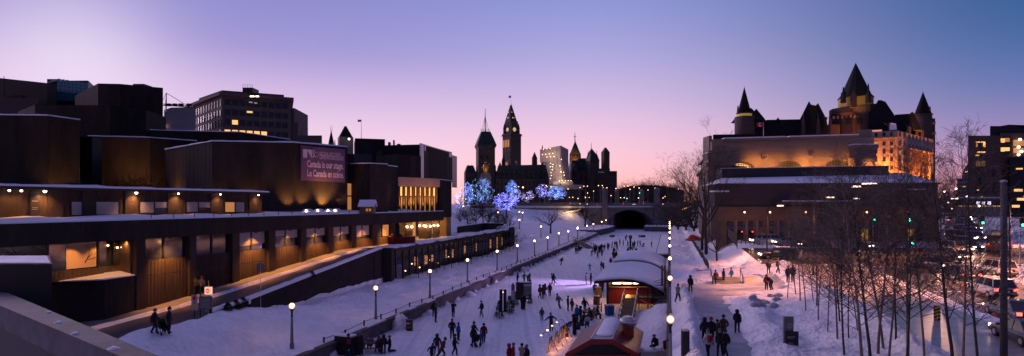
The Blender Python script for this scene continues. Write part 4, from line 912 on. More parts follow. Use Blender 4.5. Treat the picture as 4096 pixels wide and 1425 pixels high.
# ------------------------------------------------------------------ downtown blocks behind the arts centre
Yo = 230.0
ob = thing('office_building', 'flat-roofed brown office block with dark ribbon windows and several lit panes', 'building', P(245, 140, Yo))
A0 = Vector((X(195,Yo+26), Yo+26)); A1 = Vector((X(222,Yo), Yo)); A2 = Vector((X(291,Yo+12), Yo+12)); A3 = A2 * 1.12 + Vector((-1.5, 0))
OFF = mat('brown_office_stone', (0.12,0.085,0.075), 0.85, var=0.15, vscale=4)
zt = Zv(95.5, Yo)
part('wall', ob, OFF, lambda b: b.prism([tuple(A0),tuple(A1),tuple(A2),tuple(A3),(A0.x+6,A0.y+30)], 8, zt))
part('cornice', ob, OFF, lambda b: b.prism([tuple(A0+Vector((-1.5,-1))),tuple(A1+Vector((-.3,-1.6))),tuple(A2+Vector((1.6,-1))),tuple(A3+Vector((1.6,1))),(A0.x+5,A0.y+31)], zt, zt+1.2))
part('penthouse', ob, OFF, lambda b: b.prism([(X(199,Yo+24),Yo+24),(X(222,Yo+6),Yo+6),(X(284,Yo+16),Yo+16),(X(284,Yo+30),Yo+30),(X(205,Yo+40),Yo+40)], zt+1.2, zt+3.4))
part('roof_plant', ob, DKMET, lambda b: b.box(X(242.5,Yo+10), X(252.5,Yo+10), Yo+10, Yo+16, zt+1.2, Zv(87.5,Yo+10)))
part('roof_railing', ob, DKMET, lambda b: [b.tube([P(242.5+q*2.5, 87.5, Yo+10), P(242.5+q*2.5, 84.8, Yo+10)], 0.06, 4) for q in range(5)] + [b.tube([P(242.5,84.9,Yo+10), P(252.5,84.9,Yo+10)], 0.06, 4)])
vb('side_wing', ob, OFF, 291, 294.5, 108, 140, Yo+13, 20, 8); vb('side_wing', ob, OFF, 294.5, 298, 122.5, 140, Yo+14, 16, 8)
random.seed(12)
lit = {(2,1),(3,0),(3,1),(3,2),(3,3),(3,4),(3,5),(1,3)}
dfr = (A2-A1); nfr = Vector((dfr.y,-dfr.x)).normalized(); dl = (A0-A1); nl_ = Vector((-dl.y,dl.x)).normalized()
for r in range(8):
    z1 = zt - 1.4 - r*4.15; 
    for c in range(9):
        s0, s1 = (c+0.35)/9.6, (c+1.12)/9.6
        p0, p1 = A1+dfr*s0, A1+dfr*s1
        m = LITW if (r,c-0) in lit else GLASS
        w = part('window', ob, GLASS, lambda b: b.prism([tuple(p0),tuple(p1),tuple(p1+nfr*0.12),tuple(p0+nfr*0.12)], z1-2.3, z1))
        if m is LITW: part('lit_pane', w, LITW, lambda b: b.prism([tuple(p0+nfr*.13),tuple(p1+nfr*.13),tuple(p1+nfr*.2),tuple(p0+nfr*.2)], z1-(2.0 if (r,c)!=(1,3) else 0.9), z1-0.15))
    for c in range(10):
        s0, s1 = (c+0.3)/10, (c+0.62)/10; p0, p1 = A1+dl*s0, A1+dl*s1
        w = part('window', ob, GLASS, lambda b: b.prism([tuple(p0),tuple(p1),tuple(p1+nl_*0.12),tuple(p0+nl_*0.12)], z1-3.0, z1))
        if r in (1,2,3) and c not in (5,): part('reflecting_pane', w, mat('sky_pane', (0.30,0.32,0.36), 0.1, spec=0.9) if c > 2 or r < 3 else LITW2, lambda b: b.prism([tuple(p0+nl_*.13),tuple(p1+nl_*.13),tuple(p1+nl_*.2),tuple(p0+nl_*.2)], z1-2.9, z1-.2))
part('roof_lamp', ob, WHITEF, lambda b: (b.box(X(250,Yo-2),X(254,Yo-2),Yo-2,Yo-1.6,zt-0.9,zt-0.5), b.box(X(255.5,Yo-2),X(258.5,Yo-2),Yo-2,Yo-1.6,zt-0.9,zt-0.5)))
gb = thing('glass_building', 'teal mirrored glass office block with square panes behind the arts centre', 'building', P(70, 100, 190)); TEAL = mat('teal_glass', (0.03,0.12,0.15), 0.15, spec=0.8, var=0.15, vscale=6)
Yg = 190.0
vb('core', gb, BLACK, 47, 57, 79, 140, Yg+8, 20, 8); vb('core', gb, BLACK, 57, 88.3, 80.5, 140, Yg+0.6, 20, 8)
for r in range(6):
    for c in range(8):
        u0, u1 = lerp(57, 88.3, c/8), lerp(57, 88.3, (c+1)/8); v0 = lerp(78.6, 100.5, r/6) + (u0-57)*0.15*(1-r/8); v1 = lerp(78.6,100.5,(r+1)/6) + (u0-57)*0.15*(1-(r+1)/8)
        vb('glass_panel', gb, TEAL, u0+.15, u1-.15, v0+.15, v1-.12, Yg, 0.4)
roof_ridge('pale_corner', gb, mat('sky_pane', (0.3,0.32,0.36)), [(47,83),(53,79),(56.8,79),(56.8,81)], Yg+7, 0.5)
bb = thing('black_building', 'plain black flat-roofed tower block behind the arts centre', 'building', P(20, 110, 180)); roof_ridge('wall', bb, BLACK, [(-30,130),(47,130),(47,83),(0,78),(-30,76)], 180, 12); finial('mast', bb, DKMET, 4, 176, 76, 96, 0.2)
vb('lower_wall', bb, mat('dark_plum_wall', (0.05,0.035,0.04), 0.9), -30, 38, 98, 130, 172, 5, 8); win(bb, 10, 24, 95.5, 98.5, 180, mat('dark_plum_wall', (0.05,0.035,0.04)))
wbk = thing('pale_building', 'windowless pale grey block between the brown fly tower and the office block', 'building', P(180, 125, 225)); PG = mat('pale_grey_cladding', (0.25,0.24,0.25), 0.7, var=0.06)
roof_ridge('wall', wbk, PG, [(164,140),(196,140),(196,107),(171,107.5),(164,110)], 225, 20)
for q in range(3): vb('cladding_panel', wbk, PG, 171.5+q*8, 179+q*8, 108.2, 126, 224.9, 0.3)
vb('roof_lamp', wbk, WARMF, 164.2, 165.6, 125.6, 126.8, 224, 0.3)
cr = thing('tower_crane', 'slim lattice construction crane jib above the pale grey block', 'crane', P(166, 110, 222))
part('mast', cr, DKMET, lambda b: (b.tube([P(166.3,112,222),P(166.3,93,222)], .2, 4), b.tube([P(164.8,112,222),P(166.3,93,222)], .14, 4)))
part('jib', cr, DKMET, lambda b: (b.tube([P(160,105,222),P(196,107.4,222)], .2, 4), b.tube([P(160,103.6,222),P(196,106.2,222)], .12, 4), [b.tube([P(161+q*3,104.9+q*.2,222),P(162.5+q*3,103.8+q*.2,222)], .1, 4) for q in range(12)]))
part('tie_rod', cr, DKMET, lambda b: (b.tube([P(166.3,93,222),P(188,106,222)], .1, 4), b.tube([P(166.3,93,222),P(161,104,222)], .1, 4)))
part('counterweight', cr, DKMET, lambda b: [b.box(X(u,222)-.8, X(u,222)+.8, 221.5, 222.5, Zv(106.2,222), Zv(103.6,222)) for u in (169,175,181,189)])
lo = thing('low_roof_building', 'low dark brown rooftop block behind the banner block', 'building', P(310, 143, 180)); vb('wall', lo, OFF, 298, 322, 135.4, 150, 180, 14, 8); vb('cladding', lo, OFF, 309, 321.6, 136.4, 143, 179.8, .3); finial('mast', lo, DKMET, 301, 180, 130.5, 136, .1)
sp = thing('gothic_spires', 'dark slate-capped stone tower with a slim spire beside the flagpole roof', 'building', P(338, 145, 300))
tower_part('tower', sp, GSTONE, 345.5, 300, 6.6, 6.6, 137.5, 160, R(25), z0=8); tower_part('tower_roof', sp, DKROOF, 345.4, 300, 6.2, .8, 126.2, 137.5, R(25)); tower_part('spire', sp, DKROOF, 331.2, 300, 2.8, .2, 130.5, 143, R(20), 8); tower_part('spire_base', sp, GSTONE, 331.2, 300, 2.6, 2.6, 143, 160, R(20), z0=8); finial('finial', sp, DKMET, 330.7, 300, 125.6, 131, .12); finial('finial', sp, DKMET, 332, 300, 125.6, 131, .12); finial('finial', sp, DKMET, 334.8, 300, 140, 146, .4)
part('wall_lamp', sp, WHITEF, lambda b: b.ball(P(349, 139, 294), .55))
flag_on('maple_leaf_flag', 'limp red and white flag on a tall pole above the arts centre roof', 361.3, 119.2, 141, 134, 3.6, 2.2, -1)

# ------------------------------------------------------------------ bridge over the canal
Yb = 252.0; br = thing('stone_arch_bridge', 'pale concrete arch bridge with pylons and balustrade spanning the frozen canal', 'bridge', (X(630,Yb), Yb, 0))
BR = mat('bridge_concrete', (0.2,0.17,0.16), 0.85, var=0.25, vscale=4, bump=.2, bscale=1.5)
xa, xb_ = X(607.5,Yb), X(653.5,Yb); zspr, zcr = 2.6, 9.0; zdk = Zv(206.5,Yb)
n = 24; arch = [(lerp(xa,xb_,i/n), zspr + (zcr-zspr)*math.sqrt(max(0,1-((i/n-.5)/.5)**2))**1.1) for i in range(n+1)]
b = MB()
for (x0,z0),(x1,z1) in zip(arch[:-1],arch[1:]):
    b.add([(x0,Yb,z0),(x1,Yb,z1),(x1,Yb,zdk),(x0,Yb,zdk),(x0,Yb+14,z0),(x1,Yb+14,z1),(x1,Yb+14,zdk),(x0,Yb+14,zdk)], [(0,1,2,3),(5,4,7,6),(4,5,1,0),(3,2,6,7)])
b.build('arch_spandrel', BR, br)
k = 17
for i in range(k):      # voussoir ring, each stone proud of the spandrel
    i0, i1 = i/k, (i+1)/k
    f = lambda t: (lerp(xa,xb_,t), zspr + (zcr-zspr)*math.sqrt(max(0,1-((t-.5)/.5)**2))**1.1)
    (x0,z0),(x1,z1) = f(i0+.004), f(i1-.004); cxm = (xa+xb_)/2
    o0 = Vector((x0-cxm,0,z0-zspr+4)).normalized()*.9; o1 = Vector((x1-cxm,0,z1-zspr+4)).normalized()*.9
    part('arch_stone', br, BR, lambda b: b.extr([(x0,Yb-.12,z0),(x1,Yb-.12,z1),(x1+o1.x,Yb-.12,z1+o1.z),(x0+o0.x,Yb-.12,z0+o0.z)], (0,.11,0)))
part('abutment', br, BR, lambda b: b.box(X(584,Yb), xa, Yb, Yb+14, -1, zdk)); part('abutment', br, BR, lambda b: b.box(xb_, X(700,Yb), Yb, Yb+14, -1, zdk))
part('dark_stop_wall', br, BLACK, lambda b: b.box(xa-8, xb_+8, Yb+58, Yb+59, -1, 11))  # black end wall added to close the arch interior in darkness
part('dark_tunnel_side', br, BLACK, lambda b: (b.box(xa-.5, xa-.02, Yb+14, Yb+58, -1, 10.5), b.box(xb_+.02, xb_+.5, Yb+14, Yb+58, -1, 10.5)))  # black sides, coloured to keep the arch interior dark
part('approach_wall', br, mat('dark_plum_wall',(0.05,0.035,0.04)), lambda b: b.box(X(512,Yb+1), X(583.9,Yb+1), Yb+1, Yb+3, 2, zdk-1.2))
part('deck', br, CONC, lambda b: b.box(X(470,Yb), X(720,Yb), Yb+.01, Yb+61, zdk, zdk+.4))  # carried on far behind the arch to shut skylight out of it
vb('string_course', br, BR, 470, 720, 207.4, 209, Yb-.35, .34); vb('parapet_base', br, BR, 470, 720, 205.6, 206.4, Yb-.1, .6)
vb('snow_ledge', br, SNOWR, 517, 602, 206.3, 207.6, Yb-.6, 1.0); vb('snow_ledge', br, SNOWR, 608, 654, 206.3, 207.2, Yb-.6, 1.0)
vb('parapet_rail', br, BR, 470, 720, 202.7, 203.2, Yb-.1, .6)
bal = MB(); u = 470.5
while u < 718:
    bal.box(X(u,Yb), X(u+.45,Yb), Yb+.05, Yb+.35, Zv(205.6,Yb), Zv(203.2,Yb)); u += 1.0
bal.build('balusters', BR, br, False, 'stuff')
for u in (604.8, 657):
    py = vb('pylon', br, BR, u-2.8, u+2.8, 190, 222, Yb-1.2, 3, -1); vb('pylon_cap', py, BR, u-3.2, u+3.2, 189.2, 190, Yb-1.5, 3.6); tower_part('pylon_cap', py, BR, u, Yb, 2.6, 1.4, 187.6, 189.2); vb('pylon_panel', py, BR, u-1.7, u+1.7, 193, 200, Yb-1.3, .09)
for u in (617, 642):
    kk = thing('sentry_kiosk', 'small pale stone kiosk with arched roof on the bridge plaza' , 'kiosk', P(u,204,Yb+22), 'stone kiosks on the bridge plaza'); vb('wall', kk, STONE, u-2.2, u+2.2, 191.5, 204, Yb+22, 3, 10.5); part('roof', kk, STONE, lambda b: b.lathe([(2.3*.45,0),(2.0*.45,.6),(1.0*.45,1.1),(.1,1.2)], 10, P(u,191.5,Yb+23.5)))
# lock-side walls in front of the arch
lk = thing('lock_wall', 'low concrete landing with railing on the ice in front of the bridge arch', 'wall', (CX(-8,241),241,0))
part('wall', lk, WALLM, lambda b: b.prism([(CX(-11,239),239),(CX(.3,234),234),(CX(.3,252),252),(CX(-11,252),252)], -.5, 2.0)); part('snow_top', lk, SNOWR, lambda b: b.prism([(CX(-10.9,239.1),239.1),(CX(.3,234.1),234.1),(CX(.3,251.8),251.8),(CX(-10.9,251.8),251.8)], 2.0, 2.25))
for q in range(7): part('railing_post', lk, DKMET, lambda b: b.obox((CX(-10.5+q*1.7,239.4-q*.7),239.4-q*.7,2.8), .1,.1,.6))
part('railing', lk, DKMET, lambda b: (b.tube([(CX(-10.5,239.4),239.4,3.3),(CX(-.3,235.2),235.2,3.3)], .08, 4), b.tube([(CX(-10.5,239.4),239.4,2.8),(CX(-.3,235.2),235.2,2.8)], .06, 4)))
lk2 = thing('lock_wall', 'curved snow-topped stone wall under the last lamps beside the bridge pylon', 'wall', (CX(-27,232),232,0))
part('wall', lk2, WALLM, lambda b: b.prism([(CX(-26.6,205),205),(CX(-24.4,222),222),(CX(-23.5,240),240),(CX(-27.5,252),252),(CX(-31,252),252),(CX(-30,205),205)], -.5, 2.1)); part('snow_top', lk2, SNOWR, lambda b: b.prism([(CX(-26.7,205.2),205.2),(CX(-24.6,222),222),(CX(-23.7,240),240),(CX(-27.5,251.8),251.8),(CX(-36,251.8),251.8),(CX(-36,205),205)], 2.1, 2.3))
# lit stair and underpass beside the left abutment
us = thing('underpass_stair', 'lit concrete stair and canopy under the bridge approach', 'stair', P(566,214,Yb-4))
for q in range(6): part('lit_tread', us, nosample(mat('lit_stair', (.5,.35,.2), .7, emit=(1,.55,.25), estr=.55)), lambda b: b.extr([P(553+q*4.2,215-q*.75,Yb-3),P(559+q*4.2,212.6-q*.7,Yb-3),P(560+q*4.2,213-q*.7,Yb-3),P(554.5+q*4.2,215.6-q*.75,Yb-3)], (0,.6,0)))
part('side_wall', us, GSTONE, lambda b: b.extr([P(556,218,Yb-2),P(580,214,Yb-2),P(580,220,Yb-2),P(556,222,Yb-2)], (0,1.5,0)))
lamp_light('POINT', P(570,211.5,Yb-5), 600, (1,.6,.25), us, .3)
ud = thing('underpass_door', 'yellow-lit glazed underpass doorway at the far end of the promenade', 'doorway', P(694,222,Yb-6)); vb('frame', ud, BLACK, 681, 702, 212, 224, Yb-5, 2); 
for u in (691, 695.6, 698): vb('lit_pane', ud, LITW, u, u+1.2, 214.5, 222.5, Yb-5.2, .1)
roof_ridge('lit_canopy', ud, LITW, [(679.5,209.6),(691,206),(691,206.8),(680,210.8)], Yb-7, .5)
# ------------------------------------------------------------------ old station building on the right bank
gs = thing('station_building', 'beige neoclassical stone hall with three arched windows lit from below and snowy roof', 'building', (X(800,115), 115, 5))
Ya, Yc = 126.0, 116.0       # depth of the main wall at its left and right end
def gy(u): return lerp(Ya, Yc, (u-712)/(905-712))
def gp(u, v): return P(u, v, gy(u))
def gslab(name, m, u0, u1, z0, z1, d0=0.0, thick=1.0, parent=None):
    return part(name, parent or gs, m, lambda b: b.prism([(X(u0,gy(u0))*1.0, gy(u0)-d0), (X(u1,gy(u1)), gy(u1)-d0), (X(u1,gy(u1)), gy(u1)-d0+thick), (X(u0,gy(u0)), gy(u0)-d0+thick)], z0, z1))
zat = 26.0
# main wall with three arched openings, in strips around the openings
arcs = [(742.3,162.0,12.9),(789,160.6,13.0),(837.4,159.4,13.1)]
zal = Zv(170, gy(742))
def wall_strip(u0, u1): gslab('wall', STONE, u0, u1, 4, zat, 0, 1.2)
edges = [712] + [e for c in arcs for e in (c[0]-c[2], c[0]+c[2])] + [874]
for i in range(0, 8, 2): wall_strip(edges[i], edges[i+1])
for (u, v, w) in arcs:
    n = 16; Yq = gy(u); zc = zal; hz = Zv(v, Yq) - zc
    b = MB(); f = lambda t: (lerp(u-w, u+w, t), zc + hz*math.sqrt(max(0, 1-(2*t-1)**2)))
    for i in range(n):
        (ua, za), (ub, zb) = f(i/n), f((i+1)/n)
        b.add([(X(ua,gy(ua)),gy(ua),za),(X(ub,gy(ub)),gy(ub),zb),(X(ub,gy(ub)),gy(ub),zat),(X(ua,gy(ua)),gy(ua),zat),(X(ua,gy(ua)),gy(ua)+.8,za),(X(ub,gy(ub)),gy(ub)+.8,zb)], [(0,1,2,3),(4,5,1,0)])
    b.build('wall_over_arch', STONE, gs)
    gl = gslab('arched_window', mat('amber_dim_glass', (.05,.035,.02), .15, spec=.7, emit=(1,.45,.12), estr=.10) , u-w, u+w, 4, Zv(v,Yq)+.1, -.8, .1)
    for q in range(1, 10):
        t = q/10; uu, zz = f(t); gslab('glazing_bar', DKMET, uu-.18, uu+.18, 14, zz, -.6, .12, gl)
    for q in (1, 2, 3): gslab('glazing_bar', DKMET, u-w*math.sqrt(1-(q/4.2)**2), u+w*math.sqrt(1-(q/4.2)**2), zc+hz*q/4.2-.06, zc+hz*q/4.2+.06, -.62, .1, gl)
    if u < 760:
        for q in range(6): a0 = .55+q*.28; gslab('lit_pane', LITW, u+w*.7*math.cos(a0+.26), u+w*.7*math.cos(a0), zc+hz*.55*math.sin(a0), zc+hz*.55*math.sin(a0)+.55, -.7, .06, gl)
gslab('attic', STONE, 723, 858, zat, zat+.5, .25, 1.6); gslab('attic_snow', SNOWR, 724, 785, zat+.5, zat+.75, .3, 2); gslab('attic_snow', SNOWR, 789, 858, zat+.5, zat+.75, .3, 2)
part('hall_roof', gs, DKROOF, lambda b: b.prism([(X(713,134),134),(X(775,132),132),(X(775,160),160),(X(713,165),165)], 20, Zv(134.6,134))); gslab('hall_roof', DKROOF, 776, 850, 20, zat+.4, -6, 12)
part('corner_attic', gs, STONE, lambda b: b.prism([(X(712,125.5),125.5),(X(724,125),125),(X(724,131),131),(X(712,133),133)], 16, Zv(139,125)))
part('corner_parapet', gs, STONE, lambda b: b.box(X(709,128),X(712,128),128,132,18,Zv(135.6,128)))
part('back_block', gs, GSTONE, lambda b: b.prism([(X(857,119.5),119.5),(X(872,118.8),118.8),(X(870,126),126),(X(857,126),126)], 20, Zv(131.8,123)))
for u, v in ((765,156.6),(813,154.8)):
    Yq = gy(u)
    for r0, r1 in ((.75,.55),(.36,.26)):
        b = MB(); k = 20
        for i in range(k):
            a0, a1 = 2*math.pi*i/k, 2*math.pi*(i+1)/k
            b.add([(X(u,Yq)+r*math.cos(a), Yq-o, Zv(v,Yq)+r*math.sin(a)) for o in (.16,-.1) for r,a in ((r1,a0),(r0,a0),(r0,a1),(r1,a1))], [(0,1,2,3),(1,5,6,2),(0,3,7,4)])
        b.build('medallion', STONE, gs)
# corner cornice stacks (left and right end of the lit wall)
for (ua, ub, vt) in ((708.6, 727.5, 153.2), (855.5, 876, 144.8)):
    Yq = gy(ua) - 1.5; cx0, cx1 = X(ua, Yq), X(ub, Yq)
    zt_ = Zv(vt, Yq)
    for q, (ex, dz0, dz1) in enumerate(((.5,0,-.7),(.3,-.7,-1.2),(.05,-1.2,-2.3),(.25,-2.3,-2.8),(-.1,-2.8,-7))):
        part('cornice_course', gs, STONE, lambda b: b.box(cx0-ex, cx1+ex*.5, Yq-ex, Yq+2.5-.002*q, zt_+dz1, zt_+dz0))
    part('cornice_snow', gs, SNOWR, lambda b: b.box(cx0-.45, cx1+.2, Yq-.45, Yq+2, zt_, zt_+.18))
# west front receding along the canal
P0 = Vector((X(710.5,124),124)); P1 = Vector((X(699.5,172),172)); dw = (P1-P0); ln = dw.length; dw.normalize(); nw = Vector((-dw.y,dw.x))
def wq(name, s0, s1, o0, o1, z0, z1, m=STONE): 
    a, c = P0+dw*s0, P0+dw*s1
    return part(name, gs, m, lambda b: b.prism([tuple(a+nw*o0),tuple(c+nw*o0),tuple(c+nw*o1),tuple(a+nw*o1)], z0, z1))
wq('west_wall', 0, ln, -6, 0, 3, Zv(166,124)); wq('west_cornice', -.8, ln+1, -5, 1.0, Zv(166,124), Zv(163,124)); wq('west_attic', 0, ln-6, -6, -.2, Zv(163,124), Zv(152,124)); wq('west_cornice', -.5, ln-5, -5, .5, Zv(152,124), Zv(150.5,124)); wq('west_parapet', 2, ln-14, -6, -.6, Zv(150.5,124), Zv(143,124))
for q in range(9):
    s = 2 + q*5.2; wq('pilaster', s, s+1.6, .01, .5, 3, Zv(166,124)-.02); wq('west_window', s+2.4, s+4.4, .005, .05, 7, 15, GLASS)
# low front range: snow roof, dark clerestory, walls
Yf = 106.0
SHADED = mat('shaded_range_stone', (.085,.064,.066), .85, var=.14, vscale=2, bump=.2, bscale=4, stretch=(.5,.5,2))  # shade of the upper wall is put into this cooler, darker stone colour
LAMPLIT = mat('lamplit_range_stone', (.15,.10,.075), .85, var=.12, vscale=2, bump=.2, bscale=4, stretch=(.5,.5,2))  # street-lamp glow on the lower wall is put into this warm colour
zr = Zv(183.5, Yf)
part('clerestory', gs, mat('dark_slate_cladding', (.03,.032,.038), .7), lambda b: b.prism([(X(716,117),117),(X(722,114),114),(X(889,110),110),(X(889,114),114),(X(722,121.5),121.5)], 10, [Zv(169.2,117),Zv(168.6,114),Zv(165.8,110),Zv(165.8,110)+.1,Zv(169,117)+.1]))
part('clerestory_snow', gs, SNOWR, lambda b: b.prism([(X(720,113.9),113.9),(X(889,109.9),109.9),(X(889,111),111),(X(720,115.5),115.5)], [Zv(168.6,114),Zv(165.8,110),Zv(165.8,110),Zv(168.6,114)], [Zv(168.2,114),Zv(165.4,110),Zv(165.4,110),Zv(168.2,114)]))
part('snow_roof', gs, SNOWR, lambda b: (b.add([(X(718.5,Yf),Yf,zr),(X(938,Yf-4),Yf-4,zr),(X(905,112),112,Zv(172.5,112)),(X(722,114),114,Zv(178,114)),(X(700,125),125,zr)], [(0,1,2,3),(4,0,3)]), b.add([(X(938,Yf-4),Yf-4,zr),(X(925,124),124,zr),(X(905,112.05),112.05,Zv(172.5,112))], [(0,1,2)])))
part('upper_wall', gs, SHADED, lambda b: b.prism([(X(718,Yf),Yf),(X(938,Yf-4),Yf-4),(X(938,130),130),(X(718,130),130)], Zv(206.5,Yf), zr-.05))
part('eave_course', gs, SHADED, lambda b: b.prism([(X(718,Yf)-.2,Yf-.3),(X(938,Yf-4)+.2,Yf-4.3),(X(938,Yf-4),Yf-3.9),(X(718,Yf),Yf+.1)], zr-.35, zr+.02))
part('corner_block', gs, SHADED, lambda b: b.box(X(713.5,Yf),X(727,Yf),Yf-.6,Yf+2,Zv(206.4,Yf),Zv(192,Yf))); part('corner_snow', gs, SNOWR, lambda b: b.box(X(713.5,Yf)-.1,X(727,Yf)+.1,Yf-.8,Yf+1.9,Zv(192,Yf),Zv(190.6,Yf)))
part('corner_block', gs, SHADED, lambda b: b.box(X(908,Yf-4),X(922,Yf-4),Yf-4.6,Yf-2,Zv(206.4,Yf-4),Zv(190,Yf-4))); part('corner_snow', gs, SNOWR, lambda b: b.box(X(908,Yf-4)-.1,X(922,Yf-4)+.1,Yf-4.8,Yf-2.2,Zv(190,Yf-4),Zv(188.8,Yf-4)))
lowr = part('lower_wall', gs, LAMPLIT, lambda b: b.prism([(X(716,Yf-1),Yf-1),(X(938,Yf-5),Yf-5),(X(938,Yf+14),Yf+14),(X(716,Yf+14),Yf+14)], 3, Zv(206.5,Yf)-.01))
part('ledge_snow', gs, SNOWR, lambda b: b.box(X(785,100.5),X(850,100.5),100.2,101.6,Zv(201.5,100.5),Zv(200.4,100.5))); part('porch_roof', gs, SHADED, lambda b: b.box(X(785,100.6),X(850,100.6),100.4,Yf,Zv(203.5,100.5),Zv(201.5,100.5)))
for q, u in enumerate(list(frange(727, 790, 6)) + [848, 858, 870, 905, 915]):
    Yd = Yf - 1 - 4*(u-716)/222
    d = part('door_bay', gs, GLASS, lambda b: b.box(X(u,Yd), X(u+7.2,Yd), Yd-.12, Yd+.1, 4.2, Zv(221.5,Yd))); part('door_jamb', gs, STONE, lambda b: b.box(X(u+7.6,Yd), X(u+9.6,Yd), Yd-.35, Yd+.1, 4.2, Zv(220.5,Yd)))
    part('transom', d, DKMET, lambda b: b.box(X(u,Yd), X(u+7.2,Yd), Yd-.18, Yd-.121, Zv(226,Yd), Zv(225.4,Yd)))
    if q in (1, 2): part('lit_sign', d, mat('red_heart_sign', (.6,.03,.03), .5, emit=(1,.06,.05), estr=2.5), lambda b: b.box(X(u+3.5,Yd), X(u+4.8,Yd), Yd-.2, Yd-.15, Zv(232.2,Yd), Zv(231,Yd)))
for u in (862, 908): part('lit_sign', gs, mat('amber_sign', (.5,.3,.02), .5, emit=(1,.5,.05), estr=.6), lambda b: b.box(X(u,Yf-7), X(u+6,Yf-7), Yf-7, Yf-6.8, Zv(243,Yf-7), Zv(229,Yf-7)))
# uplights on the ledge in front of the arched wall
for u, e in ((716,.5),(733,1),(752,1.1),(765,1.3),(779,1.2),(800,1.3),(813,1.4),(826,1.2),(848,1.3),(866,.7)):
    p = Vector((X(u,gy(u)), gy(u)-2.0, Zv(168.5,gy(u)-3)-.2)); f = part('uplight', gs, DKMET, lambda b: b.lathe([(.2,0),(.25,.25),(.15,.3)], 8, p))
    lamp_light('SPOT', p+Vector((0,0,.4)), 1000*e, (1,.36,.08), f, .2, p+Vector((0,3.2,1.6)), 110, 1.0)
for u, e in ((740,1.0),(765,.8),(800,.8),(860,.7),(900,.9)):
    p = Vector((X(u,Yf-4), Yf-6, 10.2)); f = part('wall_lamp', gs, WARMF, lambda b: b.ball(p+Vector((0,0,.2)), .16))
    lamp_light('SPOT', p, 150*e, (1,.36,.11), f, .2, p+Vector((0,4.5,-3)), 150, 1.0)
flag_on('maple_leaf_flag', 'red and white maple leaf flag on the station roof before the castle hotel', 763.5, 122, 137, 128, 6.8, 4.2, -1)

# ------------------------------------------------------------------ castle hotel
Yh = 285.0; ho = thing('castle_hotel', 'chateau-style hotel with steep black roofs and cone turrets, orange-lit walls below', 'building', (X(850,Yh), Yh, 8))
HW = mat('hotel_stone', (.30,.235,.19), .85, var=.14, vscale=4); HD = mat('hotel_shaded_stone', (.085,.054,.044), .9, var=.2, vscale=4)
vb('west_wing', ho, HD, 737, 800, 131, 200, Yh+10, 30, 8); roof_ridge('roof', ho, DKROOF, [(755,134),(802,134),(802,119.2),(767,119.8),(758,122)], Yh+6, 22)
def turret(u, Yq, w, vtip, vbase, vbot, wc=None, name='turret'):
    t = tower_part(name, ho, HD, u, Yq, w, w, vbase+2, 205, 0, 14, z0=8); tower_part('turret_collar', t, HD, u, Yq, w*.95, w*1.12, vbase, vbase+2.2, 0, 14); tower_part('cone_roof', t, DKROOF, u, Yq, (wc or w), .1, vtip, vbase, 0, 14); finial('finial', t, DKMET, u, Yq, vtip-1, vtip+1, .15); return t
t = turret(744.3, Yh, 7.0, 87, 113, 140, 6.4, 'corner_turret'); tower_part('battered_base', t, HD, 744.6, Yh, 9.4, 9.4, 117, 140, 0, 14); tower_part('turret_skirt', t, DKROOF, 747, Yh+2, 11, 3, 108.5, 122, R(10)); finial('pinnacle', t, HD, 738, Yh-3, 105.6, 114, .7)
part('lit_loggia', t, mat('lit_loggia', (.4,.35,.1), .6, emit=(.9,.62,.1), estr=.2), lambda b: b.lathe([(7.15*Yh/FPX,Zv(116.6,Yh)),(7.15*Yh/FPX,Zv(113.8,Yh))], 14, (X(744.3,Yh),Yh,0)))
roof_ridge('gable_roof', ho, DKROOF, [(748,133),(768,133),(765,119),(756.3,108.6),(750,116)], Yh+3, 12); roof_ridge('dormer', ho, DKROOF, [(775,121),(781,121),(778,117.4)], Yh+4, 4)
roof_ridge('twin_gable_roof', ho, DKROOF, [(798,134),(829,134),(826.5,119),(818.2,103),(815.5,105.5),(811,104.5),(809,101),(800,119)], Yh+2, 16)
for u in (803.5, 818, 830): c = tower_part('stone_finial', ho, HD, u, Yh, 1.3, .8, 120, 134, R(15)); finial('finial', c, HD, u, Yh, 113.5, 120, .4)
vb('centre_wall', ho, HD, 800, 840, 124.5, 200, Yh+2.5, 20, 8)
kh = Yh/FPX
mt = part('great_tower', ho, HD, lambda b: b.lathe([(19*kh*1.035,8),(19*kh*1.035,Zv(117,Yh+10)),(20.4*kh*1.035,Zv(114.5,Yh+10)),(20.4*kh*1.035,Zv(109,Yh+10)),(18.6*kh*1.035,Zv(108.6,Yh+10))], 12, (X(852.5,Yh+10),Yh+10,0)))
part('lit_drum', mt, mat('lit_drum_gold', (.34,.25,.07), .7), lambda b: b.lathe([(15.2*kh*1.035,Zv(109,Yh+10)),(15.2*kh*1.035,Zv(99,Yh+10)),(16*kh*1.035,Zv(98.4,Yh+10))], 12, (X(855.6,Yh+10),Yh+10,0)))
part('cone_roof', mt, DKROOF, lambda b: b.lathe([(16.2*kh*1.035,Zv(98.6,Yh+10)),(13.2*kh*1.035,Zv(95,Yh+10)),(.1,Zv(63,Yh+10))], 12, (X(855.7,Yh+10),Yh+10,0)))
for u, v in ((843.4,87),(868.4,83.6)):
    c = tower_part('tower_dormer', mt, DKROOF, u, Yh-3.5, 1.9, 1.5, 92.5, 103, R(15)); finial('finial', c, DKROOF, u, Yh-3.5, v, 92.5, .6)
roof_ridge('tower_gable', mt, HD, [(850,107),(857,107),(857,97),(853.5,91),(850,97)], Yh-6.5, 3)
for u in (848.5, 859.5): win(mt, u-2.2, u+2.2, 117.6, 124, Yh-.3, BLACK)
for q in range(16): a = math.pi*(1.04+.92*q/15); part('corbel', mt, HW, lambda b: b.obox((X(852.5,Yh)+19.6*kh*math.cos(a), Yh+10+19.6*kh*math.sin(a), Zv(116.4,Yh)), .35,.35,.7, a))
